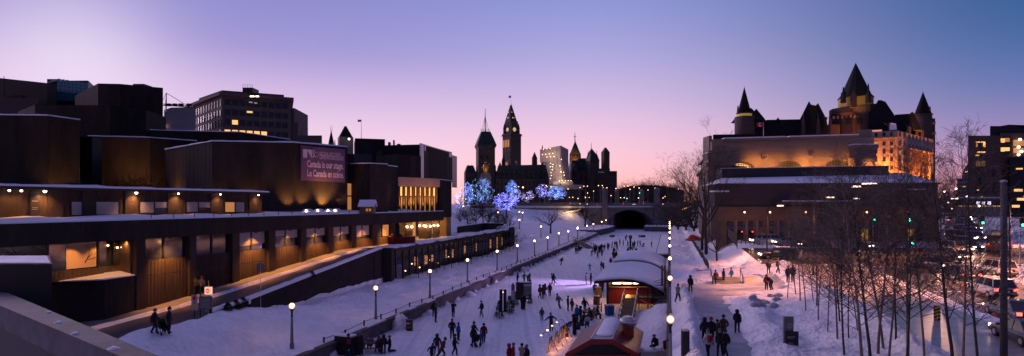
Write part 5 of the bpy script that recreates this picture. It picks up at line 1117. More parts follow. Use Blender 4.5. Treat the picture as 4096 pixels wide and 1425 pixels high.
for u, e in ((847,.4),(861,1.0)): lamp_light('SPOT', P(u,109,Yh-9), 3600*e, (1,.50,.05), mt, .4, P(u,104.5,Yh-2), 60)
roof_ridge('mansard_roof', ho, DKROOF, [(868,134),(903,134),(894.5,115),(885,101),(884,101.6),(882.4,100.3),(878.4,100),(876,103.6),(870,104)], Yh, 30)
roof_ridge('roof', ho, DKROOF, [(893,130),(922,130),(914,113),(912,111.6),(910,113.6),(895,114.6)], Yh+6, 25)
# lit walls: south face and receding east face
S0 = Vector((X(868,Yh-4),Yh-4)); S1 = Vector((X(897.5,Yh-10),Yh-10)); E1 = Vector((X(933.4,Yh+30),Yh+30))
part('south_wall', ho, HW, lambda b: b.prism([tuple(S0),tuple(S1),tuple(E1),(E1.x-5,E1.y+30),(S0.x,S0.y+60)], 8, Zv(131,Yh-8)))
part('snowy_eave', ho, SNOWR, lambda b: (b.prism([tuple(S0+Vector((0,-.6))),tuple(lerp(S0,S1,.45)+Vector((0,-.6))),tuple(lerp(S0,S1,.45)+Vector((0,3))),tuple(S0+Vector((0,3)))], Zv(131,Yh-8), Zv(129.4,Yh-8)), b.extr([tuple(lerp(S0,S1,.78))+(Zv(130,Yh-8),), tuple(lerp(S0,S1,.98))+(Zv(130,Yh-8),), tuple(lerp(S0,S1,.95))+(Zv(124,Yh-8),), tuple(lerp(S0,S1,.80))+(Zv(123,Yh-8),)], (0,1.2,0))))
ds = S1-S0; ns = Vector((ds.y,-ds.x)).normalized(); de = E1-S1; ne = Vector((de.y,-de.x)).normalized()
def hwin(A_, d_, n_, s0, s1, z0, z1, m, name='window', o=.14):
    p0, p1 = A_+d_*s0, A_+d_*s1; return part(name, ho, m, lambda b: b.prism([tuple(p0-n_*.1),tuple(p1-n_*.1),tuple(p1+n_*o),tuple(p0+n_*o)], z0, z1))
zz = lambda v: Zv(v, Yh-8)
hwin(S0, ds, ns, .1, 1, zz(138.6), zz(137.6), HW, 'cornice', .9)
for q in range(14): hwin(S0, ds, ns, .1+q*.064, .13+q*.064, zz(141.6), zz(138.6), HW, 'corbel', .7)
for r, v in enumerate((132.2, 141.6, 149.6, 157.6, 166, 174)):
    for c, s in enumerate((.28, .55, .80)): hwin(S0, ds, ns, s-.05, s+.05, zz(v+3.9), zz(v), BLACK if not (r == 1 and c == 0) else LITW2)
    for c, s in enumerate((.06, .17, .30, .40, .50, .60, .70, .82)): hwin(S1, de, ne, s-.02, s+.025, zz(v+4.0), zz(v), BLACK if (r, c) != (2, 0) else LITW)
hwin(S1, de, ne, .22, .95, zz(147.6), zz(146.4), HW, 'cornice', 1.0)
for s in (.22, .36, .47, .58, .72): hwin(S1, de, ne, s-.012, s+.012, zz(181), zz(147.6), HD, 'buttress', 1.6)
for s in (.3, .5, .66): c = hwin(S1, de, ne, s-.03, s+.03, zz(131), zz(124), HD, 'stone_dormer', .3)
for A_, d_, n_, ss in ((S0, ds, ns, ((.3,1.0),(.7,1.2))), (S1, de, ne, ((.1,.6),(.30,1.4),(.44,1.3),(.6,1.0),(.8,1.5)))):
    for s, e in ss:
        q = A_+d_*s+n_*4.0; lamp_light('SPOT', (q.x,q.y,zz(184)), 60000*e, (1,.27,.045), ho, .4, (A_.x+d_.x*s, A_.y+d_.y*s, zz(165)), 115)
t = turret(923, Yh+40, 7.6, 91.8, 114.5, 140, 7.4, 'corner_turret'); tower_part('stair_turret', t, HD, 928.5, Yh+44, 5.4, 5.4, 119, 205, 0, 12, z0=8); finial('pinnacle', t, HD, 930, Yh+40, 106.5, 116, .7)
for v in (123, 133): tower_part('turret_collar', t, HD, 925, Yh+41, 8.4, 8.8, v, v+1.6, 0, 14)

# ------------------------------------------------------------------ towers and low blocks on the right
Yt = 190.0; ab = thing('apartment_block', 'brown slab apartment tower with square windows, a few warmly lit, right of the hotel', 'building', (X(995,Yt), Yt, 5)); AB = mat('brown_precast', (.08,.052,.042), .85, var=.12, vscale=4)
vb('wall', ab, AB, 968, 1000, 135.6, 220, Yt, 26, 4); vb('wall', ab, AB, 1000, 1050, 133, 220, Yt+5, 24, 4); vb('penthouse', ab, DKMET, 990, 1050, 126, 135.6, Yt+6, 18); roof_ridge('penthouse_roof', ab, DKMET, [(1000,126),(1050,126),(1024,128),(1009,124.6)], Yt+6, 10)
rows = [(141,147.4),(150.5,156.5),(160.5,166.6),(169.2,176.2),(178,185),(187,193.6),(198,205)]
for r, (a, c) in enumerate(rows):
    w = win(ab, 975.7, 985, a, c, Yt, GLASS)
    if r == 0: win(w, 976.2, 984.4, a+.6, a+1.6, Yt-.3, LITW, 'lit_pane'); win(w, 983.2, 984.8, a+1.6, c-.4, Yt-.3, LITW, 'lit_pane'); win(w, 976.2, 977.2, a+1.6, c-.4, Yt-.3, LITW2, 'lit_pane')
    if r == 1: win(w, 977, 984.6, a+1, a+2.4, Yt-.3, LITW, 'lit_pane'); win(w, 975.9, 978.5, c-1.8, c-.6, Yt-.3, LITW, 'lit_pane')
    if r == 2: win(w, 976, 984.6, a+.4, c-.4, Yt-.3, nosample(mat('dim_lit_pane', (.2,.12,.05), .5, emit=(1,.5,.15), estr=.10)), 'lit_pane')
    if r == 5: win(w, 977, 979, a+2.6, a+3.6, Yt-.3, LITW, 'lit_pane')
    if r == 6: win(w, 976.6, 978, a+.6, c-.2, Yt-.3, LITW2, 'lit_pane'); win(w, 981, 982.4, a-1.5, c-.2, Yt-.3, LITW, 'lit_pane')
    win(w, 980.1, 980.5, a, c, Yt-.35, DKMET, 'mullion')
    if r > 2:
        for u in (992.5, 1002.3): win(ab, u, u+3, a, c, Yt if u < 1000 else Yt+5, GLASS)
for (a, c) in ((137,144.5),(146,153.5)):
    w = win(ab, 1000.6, 1010, a, c, Yt+5, GLASS, 'balcony'); win(w, 1001, 1004, a+1.5, c-2, Yt+4.6, LITW, 'lit_pane'); win(w, 1005, 1009, a+(1 if a<140 else 1.5), c-2.6, Yt+4.6, LITW2 if a<140 else LITW, 'lit_pane')
for u, v in ((1020,139.5),(1018.6,147),(1018.6,154.6),(1021.5,151.5)): part('balcony_lamp', ab, WHITEF, lambda b: b.ball(P(u,v,Yt+4), .45, 7, 5))
for a, c in ((140,146),(148,153),(163.5,168)): win(ab, 1013, 1023.5, a, c, Yt+5, LITW2)
vb('dark_podium', ab, BLACK, 1010, 1050, 157, 220, Yt+3, 10, 4)
for u0, u1, a, c in ((1014,1022,189,191.5),(1017,1024,198,200.5),(1012,1019,205,207.5),(1016,1022,168,169.5)): win(ab, u0, u1, a, c, Yt+3, LITW, 'lit_pane')
gl = thing('glass_tower', 'narrow stepped glass block peeking out beside the brown apartment tower', 'building', P(962,200,230)); vb('lower_block', gl, mat('blue_glass', (.06,.08,.12), .2, spec=.7), 957, 968, 178.5, 205, 230, 10, 6); roof_ridge('upper_block', gl, mat('blue_glass', (.06,.08,.12)), [(962,190),(969,190),(969,163),(965,167),(962,176)], 232, 8)
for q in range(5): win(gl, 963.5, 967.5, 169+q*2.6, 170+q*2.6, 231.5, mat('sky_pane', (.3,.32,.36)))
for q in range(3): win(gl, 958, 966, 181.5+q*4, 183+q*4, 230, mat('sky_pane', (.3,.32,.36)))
for u, v in ((965.4,171.2),(963,186)): win(gl, u, u+1.6, v, v+1.2, 228.5, LITW, 'lit_pane')
bs = thing('bus_station', 'low flat-roofed transit shelter with lit screens below the apartment tower', 'shelter', P(985,210,150)); Ys = 150.0
vb('roof', bs, CONC, 954, 1004, 197.6, 199, Ys, 8); vb('roof_snow', bs, SNOWR, 954, 1004, 197, 197.6, Ys, 8); vb('back_wall', bs, BLACK, 956, 1003, 199, 213, Ys+6, .5); vb('wall', bs, CONC, 956, 1003, 207, 216, Ys+1, .5)
for q in range(6): vb('post', bs, DKMET, 956+q*9, 956.7+q*9, 199, 213, Ys+.4, .3)
for u0, u1 in ((976.5,980),(982,985),(987.5,991)): vb('lit_screen', bs, nosample(mat('lit_screen', (.5,.5,.6), .4, emit=(.75,.7,1), estr=1.6)), u0, u1, 201.5, 204.8, Ys+3, .2)
vb('lit_strip', bs, LITW, 958, 1002, 205.8, 206.3, Ys+.8, .1)
for u0, u1, v0, v1, Yq, nm in ((938,955,199,222,210,'wide'),(922,942,207,224,170,'low')):
    o = thing('shop_building', ('wide dark brick shop block across the crossing street' if nm == 'wide' else 'low dark shop with lit door at the street crossing'), 'building', P(u0,v1,Yq)); vb('wall', o, HD, u0, u1, v0, v1, Yq, 12, 4)
    for q in range(3): win(o, u0+2+q*4.6, u0+4.4+q*4.6, v0+4, v0+9, Yq, LITW2 if q != 1 else GLASS)
    vb('roof_snow', o, SNOWR, u0, u1, v0-.6, v0, Yq, 10)
# ------------------------------------------------------------------ lamps
def drop_h(u, v, h):
    """base of a post of height h whose head is seen at a pixel"""
    Y = 26.0
    while Y < 420 and Zv(v, Y) > max(height(X(u, Y), Y), 0) + h: Y += 0.2
    return Vector((X(u, Y), Y, height(X(u, Y), Y)))
lp = thing('globe_lamp', 'lamp', 'lamp post')
part('post', lp, CONC, lambda b: b.lathe([(.17,-.6),(.17,.3),(.15,.34),(.125,.4),(.085,2.35)], 8))
part('capital', lp, DKMET, lambda b: b.lathe([(.10,2.35),(.075,2.42),(.075,2.72),(.13,2.78),(.14,2.86),(.09,2.93)], 8))
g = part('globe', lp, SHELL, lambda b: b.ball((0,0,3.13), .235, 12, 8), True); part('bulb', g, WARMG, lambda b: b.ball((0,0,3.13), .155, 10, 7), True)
LP = proto(lp)
for Yq in (41.3,53.1,65.1,77.2,90.5,102.5,115.6,128,141,154,170,189,205,230,246):
    x = CX(-28.0, Yq)
    place(LP, (x, Yq, height(x, Yq) - .02), label='concrete lamp post with glowing globe on the snowy bank above the canal wall', group='globe lamps along the canal bank')
for Yq in (31.8,49.3,67,86.6,105.6,127,148,166,184,201):
    place(LP, (CX(.05,Yq), Yq, 2.25), label='concrete lamp post with glowing globe on the promenade edge', group='globe lamps along the promenade')
for u, v in ((519.4,212),(522.6,212.8),(519.4,220),(541,226.7),(463.3,206.4),(498,212.6),(577.5,228.7)):
    p = drop_h(u, v, 3.1); place(LP, p, label='globe lamp post standing on the snowy park slope below the bridge', group='globe lamps on the park slope')
# canal fence half buried on the bank
fe = thing('canal_fence', 'low post-and-rail fence half buried in snow along the canal bank', 'fence', (CX(-27.3,60),60,1.1))
Yq = 44.0; prev = None
while Yq < 240:
    x = CX(-27.3,Yq); z = height(x,Yq)
    part('fence_post', fe, DKMET, lambda b: b.obox((x,Yq,z+.12), .06,.06,.34)); 
    if prev: part('fence_rail', fe, DKMET, lambda b: b.tube([prev,(x,Yq,z+.33)], .028, 4))
    prev = (x,Yq,z+.33); Yq += 2.9
# street lamps on the plaza, tall
def street_lamp(head):
    t = thing('street_lamp', 'lamp', 'street lamp')
    part('pole', t, DKMET, lambda b: b.tube([(0,0,-1),(0,0,1)], [.09,.06], 6))      # scaled per height
    return t
def tall_lamp(u, v, Yq, label, group, double=False, r=.34, m=None, base=None):
    z1 = Zv(v, Yq); z0 = base if base is not None else height(X(u,Yq), Yq)
    t = thing('street_lamp', label, 'street lamp', (X(u,Yq), Yq, z0), group)
    part('pole', t, DKMET, lambda b: b.tube([(X(u,Yq),Yq,z0-.3),(X(u,Yq),Yq,z1)], [.12,.07], 5))
    for s in ((-1.1,1.1) if double else (0,)):
        part('lamp_head', t, m or WARMF, lambda b: b.ball((X(u,Yq)+s*.9, Yq, z1), r, 8, 6), True)
    if double: part('arm', t, DKMET, lambda b: b.tube([(X(u,Yq)-1,Yq,z1-.3),(X(u,Yq)+1,Yq,z1-.3)], .06, 4))
    return t
plaza = [(600.4,185.6,1),(603.4,187.7,0),(626,186,1),(639,188,0),(622.4,197.7,1),(640.5,198,1),(661,198,1),(611,195.6,0),(665,196.5,0),(667.8,185,0),(678.5,189,0),(700.4,188.3,0),(607,187.7,0),(461.9,187.8,0),(472.6,190,0),(460.6,196,0),(464,199,1),(475.7,195.8,0),(498.7,194.2,0),(511.9,188.2,0),(516.8,186.6,1),(523,187.4,0),(539.2,188.6,0),(544.4,185.5,1),(549,186.6,1),(568,189,0),(571.1,197.3,1),(524.8,198.2,1),(555.8,196.8,1),(580,187.5,0),(585.6,186.2,1),(587.6,193,0),(587.3,197.4,1),(593.6,191,0),(634,187,0),(648,190,0),(655,188,0),(616,188.5,0),(630,189.3,0),(690,192,0),(533,197.5,0),(578,198.5,0),(684,197,1)]
random.seed(3)
for u, v, d in plaza:
    Yq = random.uniform(272, 330)
    tall_lamp(u, v, Yq, 'tall twin-headed street lamp glowing on the bridge plaza' if d else 'tall single street lamp glowing on the bridge plaza', 'twin street lamps on the plaza' if d else 'single street lamps on the plaza', bool(d), .36 if u == 523 else .20)
for u, v, Yq in ((923.6,189.8,150),(931,191,160),(944.3,191.3,150),(956,189,130),(967,196.6,165),(917.5,200.7,120),(935,206.7,140),(921,185,150),(979,206,140),(948,202.5,190),(952,209,200),(940,197,230),(961,203,220),(970,201,210)):
    tall_lamp(u, v, Yq, 'slim street lamp with white head along the street beyond the crossing', 'street lamps beyond the crossing', False, .26, WHITEF)
for u, v, Yq in ((838,190.8,60),(849,187.5,66),(858,187,72)):      # cobra heads above the parking
    t = tall_lamp(u, v, Yq, 'curved-arm street lamp above the snowy parking area by the station', 'street lamps by the parking area', False, .01, DKMET)
    p = P(u,v,Yq); part('lamp_arm', t, DKMET, lambda b: b.tube([p, p+Vector((.6,-.2,.35)), p+Vector((1.5,-.3,.5))], .05, 5)); part('luminaire', t, WHITEF, lambda b: b.obox(p+Vector((1.8,-.3,.45)), .42,.12,.07))
# tall bare steel pole by the avenue
pl_ = thing('steel_pole', 'tall plain grey steel pole rising beside the avenue', 'pole', (X(1003.7,32),32,3.1)); part('shaft', pl_, mat('dull_steel', (.09,.085,.085), .6), lambda b: b.tube([(X(1003.7,32),32,2.5),(X(1003.7,32),32,Zv(182,32))], [.19,.15], 10), True); part('cap', pl_, GALV, lambda b: b.lathe([(.17,0),(.17,.08),(.05,.14)], 10, (X(1003.7,32),32,Zv(182,32))))

# ------------------------------------------------------------------ chalets on the ice
def pr(lat, Yq): return (CX(lat, Yq), Yq)
def chalet(y0, y1, label, lit):
    t = thing('ice_chalet', label, 'chalet', (CX(-5,y0+3),y0+3,0))
    prof = [(-8.6,3.05),(-7.0,3.22),(-5.6,3.3),(-4.2,3.22),(-3.0,2.95),(-2.0,2.55),(-1.2,2.1),(-.6,1.7)]
    def loft(b, dz0, dz1, ya, yb, sub=10, wob=0.0, inset=0.0):
        rows = []; n = len(prof)
        for j in range(sub+1):
            yy = lerp(ya, yb, j/sub); e = math.sin(math.pi*clamp(j/sub,0,1))
            crown = .22*math.sin(math.pi*j/sub)
            rows.append([(CX(lerp(l,-4.6,inset),yy), yy, z+crown*.5+dz1+(wob*fbm(l,yy,1.4,3,4) if 0 < j < sub else -wob)) for l, z in prof])
        und = [[(CX(l,lerp(ya,yb,j/sub)), lerp(ya,yb,j/sub), z+.22*math.sin(math.pi*j/sub)*.5+dz0) for l, z in prof] for j in range(sub+1)]
        vs = [p for r in rows for p in r] + [p for r in und for p in r]; o = (sub+1)*n
        fs = [(j*n+i, j*n+i+1, (j+1)*n+i+1, (j+1)*n+i) for j in range(sub) for i in range(n-1)] + [(o+j*n+i+1, o+j*n+i, o+(j+1)*n+i, o+(j+1)*n+i+1) for j in range(sub) for i in range(n-1)]
        fs += [(o+i, o+i+1, i+1, i) for i in range(n-1)] + [(sub*n+i, sub*n+i+1, o+sub*n+i+1, o+sub*n+i) for i in range(n-1)]
        fs += [(j*n, (j+1)*n, o+(j+1)*n, o+j*n) for j in range(sub)] + [(j*n+n-1, o+j*n+n-1, o+(j+1)*n+n-1, (j+1)*n+n-1) for j in range(sub)]
        b.add(vs, fs)
    rf = part('roof', t, DKMET, lambda b: loft(b, -.14, 0, y0, y1))
    part('roof_snow', rf, SNOWR, lambda b: loft(b, .01, .26, y0+.18, y1-.15, 18, .10), True)
    part('fascia', t, BLACK if lit else WOODM, lambda b: [b.extr([(CX(p[0],y0-.03),y0-.03,p[1]-.26),(CX(q[0],y0-.03),y0-.03,q[1]-.26),(CX(q[0],y0-.03),y0-.03,q[1]+.02),(CX(p[0],y0-.03),y0-.03,p[1]+.02)], (0,.06,0)) for p, q in zip(prof[:-1],prof[1:])])
    part('wall', t, REDP, lambda b: b.prism([pr(-7.4,y0+3),pr(-2.2,y0+3),pr(-2.2,y0+3.2),pr(-7.4,y0+3.2)], 0, 1.95)); part('wall', t, BLACK, lambda b: b.prism([pr(-7.5,y0+2.6),pr(-7.2,y0+2.6),pr(-7.2,y1-1.5),pr(-7.5,y1-1.5)], 0, 3.0)); part('wall', t, BLACK, lambda b: b.prism([pr(-2.2,y0+3),pr(-2,y0+3),pr(-2,y1-1.5),pr(-2.2,y1-1.5)], 0, 2.4)); part('rear_wall', t, REDP, lambda b: b.prism([pr(-7.2,y1-1.7),pr(-2.2,y1-1.7),pr(-2.2,y1-1.5),pr(-7.2,y1-1.5)], 0, 2.5))
    for q in range(14): part('board', t, REDP, lambda b: b.prism([pr(-7.38+q*.37,y0+2.96),pr(-7.04+q*.37,y0+2.96),pr(-7.04+q*.37,y0+2.995),pr(-7.38+q*.37,y0+2.995)], .02, 1.93))
    if lit:
        part('counter', t, WOODM, lambda b: b.prism([pr(-7.2,y0+2.7),pr(-2.4,y0+2.7),pr(-2.4,y0+3.3),pr(-7.2,y0+3.3)], 1.95, 2.02))
        part('lit_back_wall', t, nosample(mat('lit_interior', (.5,.25,.08), .7, emit=(1,.42,.1), estr=.55)), lambda b: b.prism([pr(-7.1,y0+5.2),pr(-2.3,y0+5.2),pr(-2.3,y0+5.3),pr(-7.1,y0+5.3)], 2.02, 3.0))
        part('tube_light', t, HEADL, lambda b: [b.tube([(CX(-6.9+q*1.25,y0+4.2),y0+4.2,2.25),(CX(-5.9+q*1.25,y0+4.2),y0+4.2,2.25)], .05, 5) for q in range(4)])
        lamp_light('POINT', (CX(-5,y0+2.3),y0+2.3,2.5), 160, (1,.45,.12), t, .3)
        lamp_light('POINT', (CX(-8.2,y0+4),y0+4,2.4), 260, (1,.5,.2), t, .25)
    return t
chalet(63.6, 82.2, 'dark red skaters chalet with amber-lit counter under a curved snowy roof', True)
chalet(84.6, 101.5, 'second skaters chalet with curved snowy roof and timber fascia behind the lit one', False)
# purple stage spot on the ice next to the chalet
spt = thing('flood_lamp', 'small flood lamp under the chalet eave throwing violet light on the ice', 'lamp', (CX(-8.3,84),84,2.6)); part('housing', spt, DKMET, lambda b: b.obox((CX(-8.4,84),84,2.75), .15,.2,.12)); part('lens', spt, nosample(mat('violet_lens', (.6,.3,.9), .4, emit=(.7,.4,1), estr=3)), lambda b: b.obox((CX(-8.62,84),84,2.75), .06,.16,.09))
lamp_light('SPOT', (CX(-8.9,84),84,2.9), 7500, (.72,.42,1.0), spt, .2, (CX(-19,82),82,0), 95, 1.0)
# gangway, landing and stair from the promenade down to the ice
gwy = thing('steel_gangway', 'steel gangway with landing and tubular railings from promenade down to the ice', 'gangway', (CX(-4,58),58,0))
part('ramp_deck', gwy, mat('grating', (.05,.05,.055), .5, metal=.5, bump=.5, bscale=30), lambda b: b.extr([(CX(-5.0,53),53,.12),(CX(-5.0,62),62,1.5),(CX(-5.0,62),62,1.35),(CX(-5.0,53),53,-.02)], (1.45,0,0)))
for q in range(22): part('tread_bar', gwy, DKMET, lambda b: b.obox((CX(-5,53.2+q*.4)+.72,53.2+q*.4,.17+q*.0613), .7,.02,.02))
for s in (0,1.45):
    part('handrail', gwy, GALV, lambda b: (b.tube([(CX(-5,53)+s,53,1.1),(CX(-5,62)+s,62,2.5)], .045, 6), b.tube([(CX(-5,53)+s,53,.65),(CX(-5,62)+s,62,2.0)], .035, 6)))
    for q in range(7): part('rail_post', gwy, DKMET, lambda b: b.tube([(CX(-5,53+q*1.5)+s,53+q*1.5,.1+q*.23),(CX(-5,53+q*1.5)+s,53+q*1.5,1.12+q*.232)], .035, 5))
part('landing', gwy, DKMET, lambda b: b.prism([pr(-5,62),pr(-.3,62),pr(-.3,64.2),pr(-5,64.2)], 1.35, 1.5))
for l in (-3.4,-2.4,-1.4,-.4):
    part('landing_leg', gwy, DKMET, lambda b: b.tube([(CX(l,62.1),62.1,0),(CX(l,62.1),62.1,2.55)], .05, 5))
part('landing_rail', gwy, DKMET, lambda b: [b.tube([(CX(-3.5,62.1),62.1,z),(CX(-.3,62.1),62.1,z)], .035, 5) for z in (1.75,2.05,2.3,2.55)]); part('landing_rail', gwy, DKMET, lambda b: [b.tube([(CX(-5,64.1),64.1,z),(CX(-.3,64.1),64.1,z)], .035, 5) for z in (2.0,2.55)])
part('infill_mesh', gwy, mat('dark_mesh', (.02,.02,.022), .7), lambda b: [b.tube([(CX(-3.4+q*.155,62.12),62.12,1.5),(CX(-3.4+q*.155,62.12),62.12,2.5)], .018, 4) for q in range(20)])
part('brace', gwy, GALV, lambda b: (b.tube([(CX(-3.2,62),62,1.3),(CX(-1.2,62),62,.1)], .04, 5), b.tube([(CX(-1.0,62),62,1.3),(CX(-2.6,62),62,.1)], .04, 5)))
for q in range(4): part('stair_tread', gwy, DKMET, lambda b: b.prism([pr(-2.0+q*.45,64.3),pr(-1.55+q*.45,64.3),pr(-1.55+q*.45,65.8),pr(-2.0+q*.45,65.8)], 1.5+q*.18, 1.58+q*.18))
part('stair_rail', gwy, DKMET, lambda b: [b.tube([(CX(-2.4,65.8),65.8,1.7+z),(CX(.2,65.8),65.8,2.4+z)], .035, 5) for z in (.3,.6,.9)])
for l, yy in ((-.9,66.5),(-.55,66.2)): part('banner_post', gwy, WOODM, lambda b: b.obox((CX(l,yy),yy,3.0), .07,.2,1.6))
# dirty snow slope between kiosk and promenade wall
b = MB(); n = 14; vs = []
for j in range(n+1):
    yy = lerp(44,62,j/n)
    for i in range(9):
        l = lerp(-3.4,-.12,i/8); h = (.5+1.1*sm(-3.4,-.6,l))*sm(44,50,yy)*sm(63,58,yy)+.18*fbm(l*2,yy,1.2,3,8); vs.append((CX(l,yy),yy,max(-.05,h if 0<i else -.05)))
b.add(vs, [(j*9+i,j*9+i+1,(j+1)*9+i+1,(j+1)*9+i) for j in range(n) for i in range(8)]); tag(b.build('snow_heap', SNOW, None, True), 'big ploughed snow heap between the gangway and the promenade wall', 'snow heap')
# red kiosk with metal roof
ky0, ky1 = 36.6, 43.0; ki = thing('red_kiosk', 'red timber food kiosk with metal gable roof, snowy ridge strip and steel vent', 'kiosk', (CX(-4.4,40),40,0))
KL, KA, KB, KR = -6.85, -5.15, -3.75, -2.0; ze, zr_ = 2.1, 3.05
def roofpanel(name, l0, z0, l1, z1, m, parent=None, ya=ky0, yb=ky1, th=.07):
    return part(name, parent or ki, m, lambda b: b.add([(CX(l0,ya),ya,z0),(CX(l1,ya),ya,z1),(CX(l1,yb),yb,z1),(CX(l0,yb),yb,z0),(CX(l0,ya),ya,z0-th),(CX(l1,ya),ya,z1-th),(CX(l1,yb),yb,z1-th),(CX(l0,yb),yb,z0-th)], [(0,1,2,3),(7,6,5,4),(0,4,5,1),(1,5,6,2),(2,6,7,3),(3,7,4,0)]))
for q in range(9):
    y0_, y1_ = lerp(ky0,ky1,q/9)+.012, lerp(ky0,ky1,(q+1)/9)-.012
    roofpanel('roof_sheet', KL, ze, KA-.02, zr_, REDR, None, y0_, y1_); roofpanel('roof_sheet', KB+.02, zr_, KR, ze, REDR, None, y0_, y1_)
rg = roofpanel('ridge_strip', KA, zr_+.02, KB, zr_+.02, mat('grey_ridge', (.35,.35,.38), .5)); 
for q in range(8): part('ridge_snow', rg, SNOWR, lambda b: b.lathe([(.62,0),(.6,.09),(.45,.17),(.1,.2)], 10, (CX(-4.4,ky0+1.3+q*.62), ky0+1.3+q*.62, zr_+.03)), True)
part('ridge_flashing', rg, GALV, lambda b: [b.tube([(CX(l,ky0),ky0,zr_+.05),(CX(l,ky1),ky1,zr_+.05)], .05, 5) for l in (KA,KB)])
part('gable_trim', ki, REDP, lambda b: [b.extr([(CX(a,ky0-.04),ky0-.04,z0-.32),(CX(c,ky0-.04),ky0-.04,z1-.32),(CX(c,ky0-.04),ky0-.04,z1+.03),(CX(a,ky0-.04),ky0-.04,z0+.03)], (0,.05,0)) for a,z0,c,z1 in ((KL,ze,KA,zr_),(KA,zr_,KB,zr_),(KB,zr_,KR,ze))])
part('gable_wall', ki, BLACK, lambda b: b.extr([(CX(KL+.3,ky0+.25),ky0+.25,0),(CX(KR-.3,ky0+.25),ky0+.25,0),(CX(KR-.3,ky0+.25),ky0+.25,ze),(CX(KB,ky0+.25),ky0+.25,zr_-.2),(CX(KA,ky0+.25),ky0+.25,zr_-.2),(CX(KL+.3,ky0+.25),ky0+.25,ze)], (0,.1,0)))
part('front_beam', ki, REDP, lambda b: b.prism([pr(KL+.25,ky0+.15),pr(KR-.25,ky0+.15),pr(KR-.25,ky0+.24),pr(KL+.25,ky0+.24)], 1.75, 2.0))
for l in (KL+.35, KR-.4): part('side_wall', ki, REDP, lambda b: b.prism([pr(l,ky0+.36),pr(l+.1,ky0+.36),pr(l+.1,ky1-.3),pr(l,ky1-.3)], 0, ze-.02))
vt = part('vent_stack', ki, REDP, lambda b: b.obox((CX(-2.95,39.6),39.6,2.9), .34,.34,.4)); vc = (CX(-2.95,39.6),39.6,0)
part('vent_drum', vt, GALV, lambda b: b.lathe([(.42,3.25),(.42,3.4),(.56,3.42),(.58,3.78),(.5,3.8),(.38,3.82),(.38,3.94),(.1,3.96)], 16, vc), True)
# freezers beside the kiosk
for l, yy, w in ((-1.55,38.6,.55),(-.75,38.9,.35)):
    fz = thing('chest_freezer', 'long pale grey chest freezer with snow on its lid beside the red kiosk' if w > .5 else 'short pale grey chest freezer next to the promenade wall', 'freezer', (CX(l,yy),yy,.9)); part('cabinet', fz, mat('pale_plastic', (.4,.38,.38), .5), lambda b: b.obox((CX(l,yy),yy,1.0), w,.45,.75)); part('lid', fz, mat('pale_plastic', (.4,.38,.38)), lambda b: b.obox((CX(l,yy),yy,1.79), w+.02,.47,.04)); part('lid_snow', fz, SNOWR, lambda b: b.lathe([(w*.8,0),(w*.7,.12),(w*.3,.2)], 9, (CX(l,yy),yy,1.83)), True)
# lit boards with gooseneck lamps by the kiosk
for q, (u, v, hh) in enumerate(((548.6,352,1.25),(554.5,347,1.3),(559,342.5,1.35),(563.5,338,1.3))):
    p = drop(u, v, 0.0)
    t = thing('menu_board', 'leaning timber menu board with glowing gooseneck lamp beside the red kiosk roof', 'sign', p, 'lit boards beside the kiosk')
    part('board', t, WOODM, lambda b: b.extr([p+Vector((-.12,-.3,.0)), p+Vector((.12,.3,.0)), p+Vector((.3,.3,hh)), p+Vector((.06,-.3,hh))], (.05,-.02,0)))
    part('prop', t, WOODM, lambda b: b.tube([p+Vector((.75,.1,0)), p+Vector((.25,.05,hh*.8))], .04, 4))
    part('gooseneck', t, DKMET, lambda b: b.tube([p+Vector((.1,0,hh)), p+Vector((0,0,hh+.3)), p+Vector((-.3,-.05,hh+.38)), p+Vector((-.55,-.1,hh+.15))], .022, 5))
    part('lamp_head', t, HEADL if q in (1,) else WARMF, lambda b: b.obox(p+Vector((-.6,-.1,hh+.12)), .07,.05,.03))
    lamp_light('POINT', p+Vector((.35,-.15,.35)), 15, (1,.36,.11), t, .08)
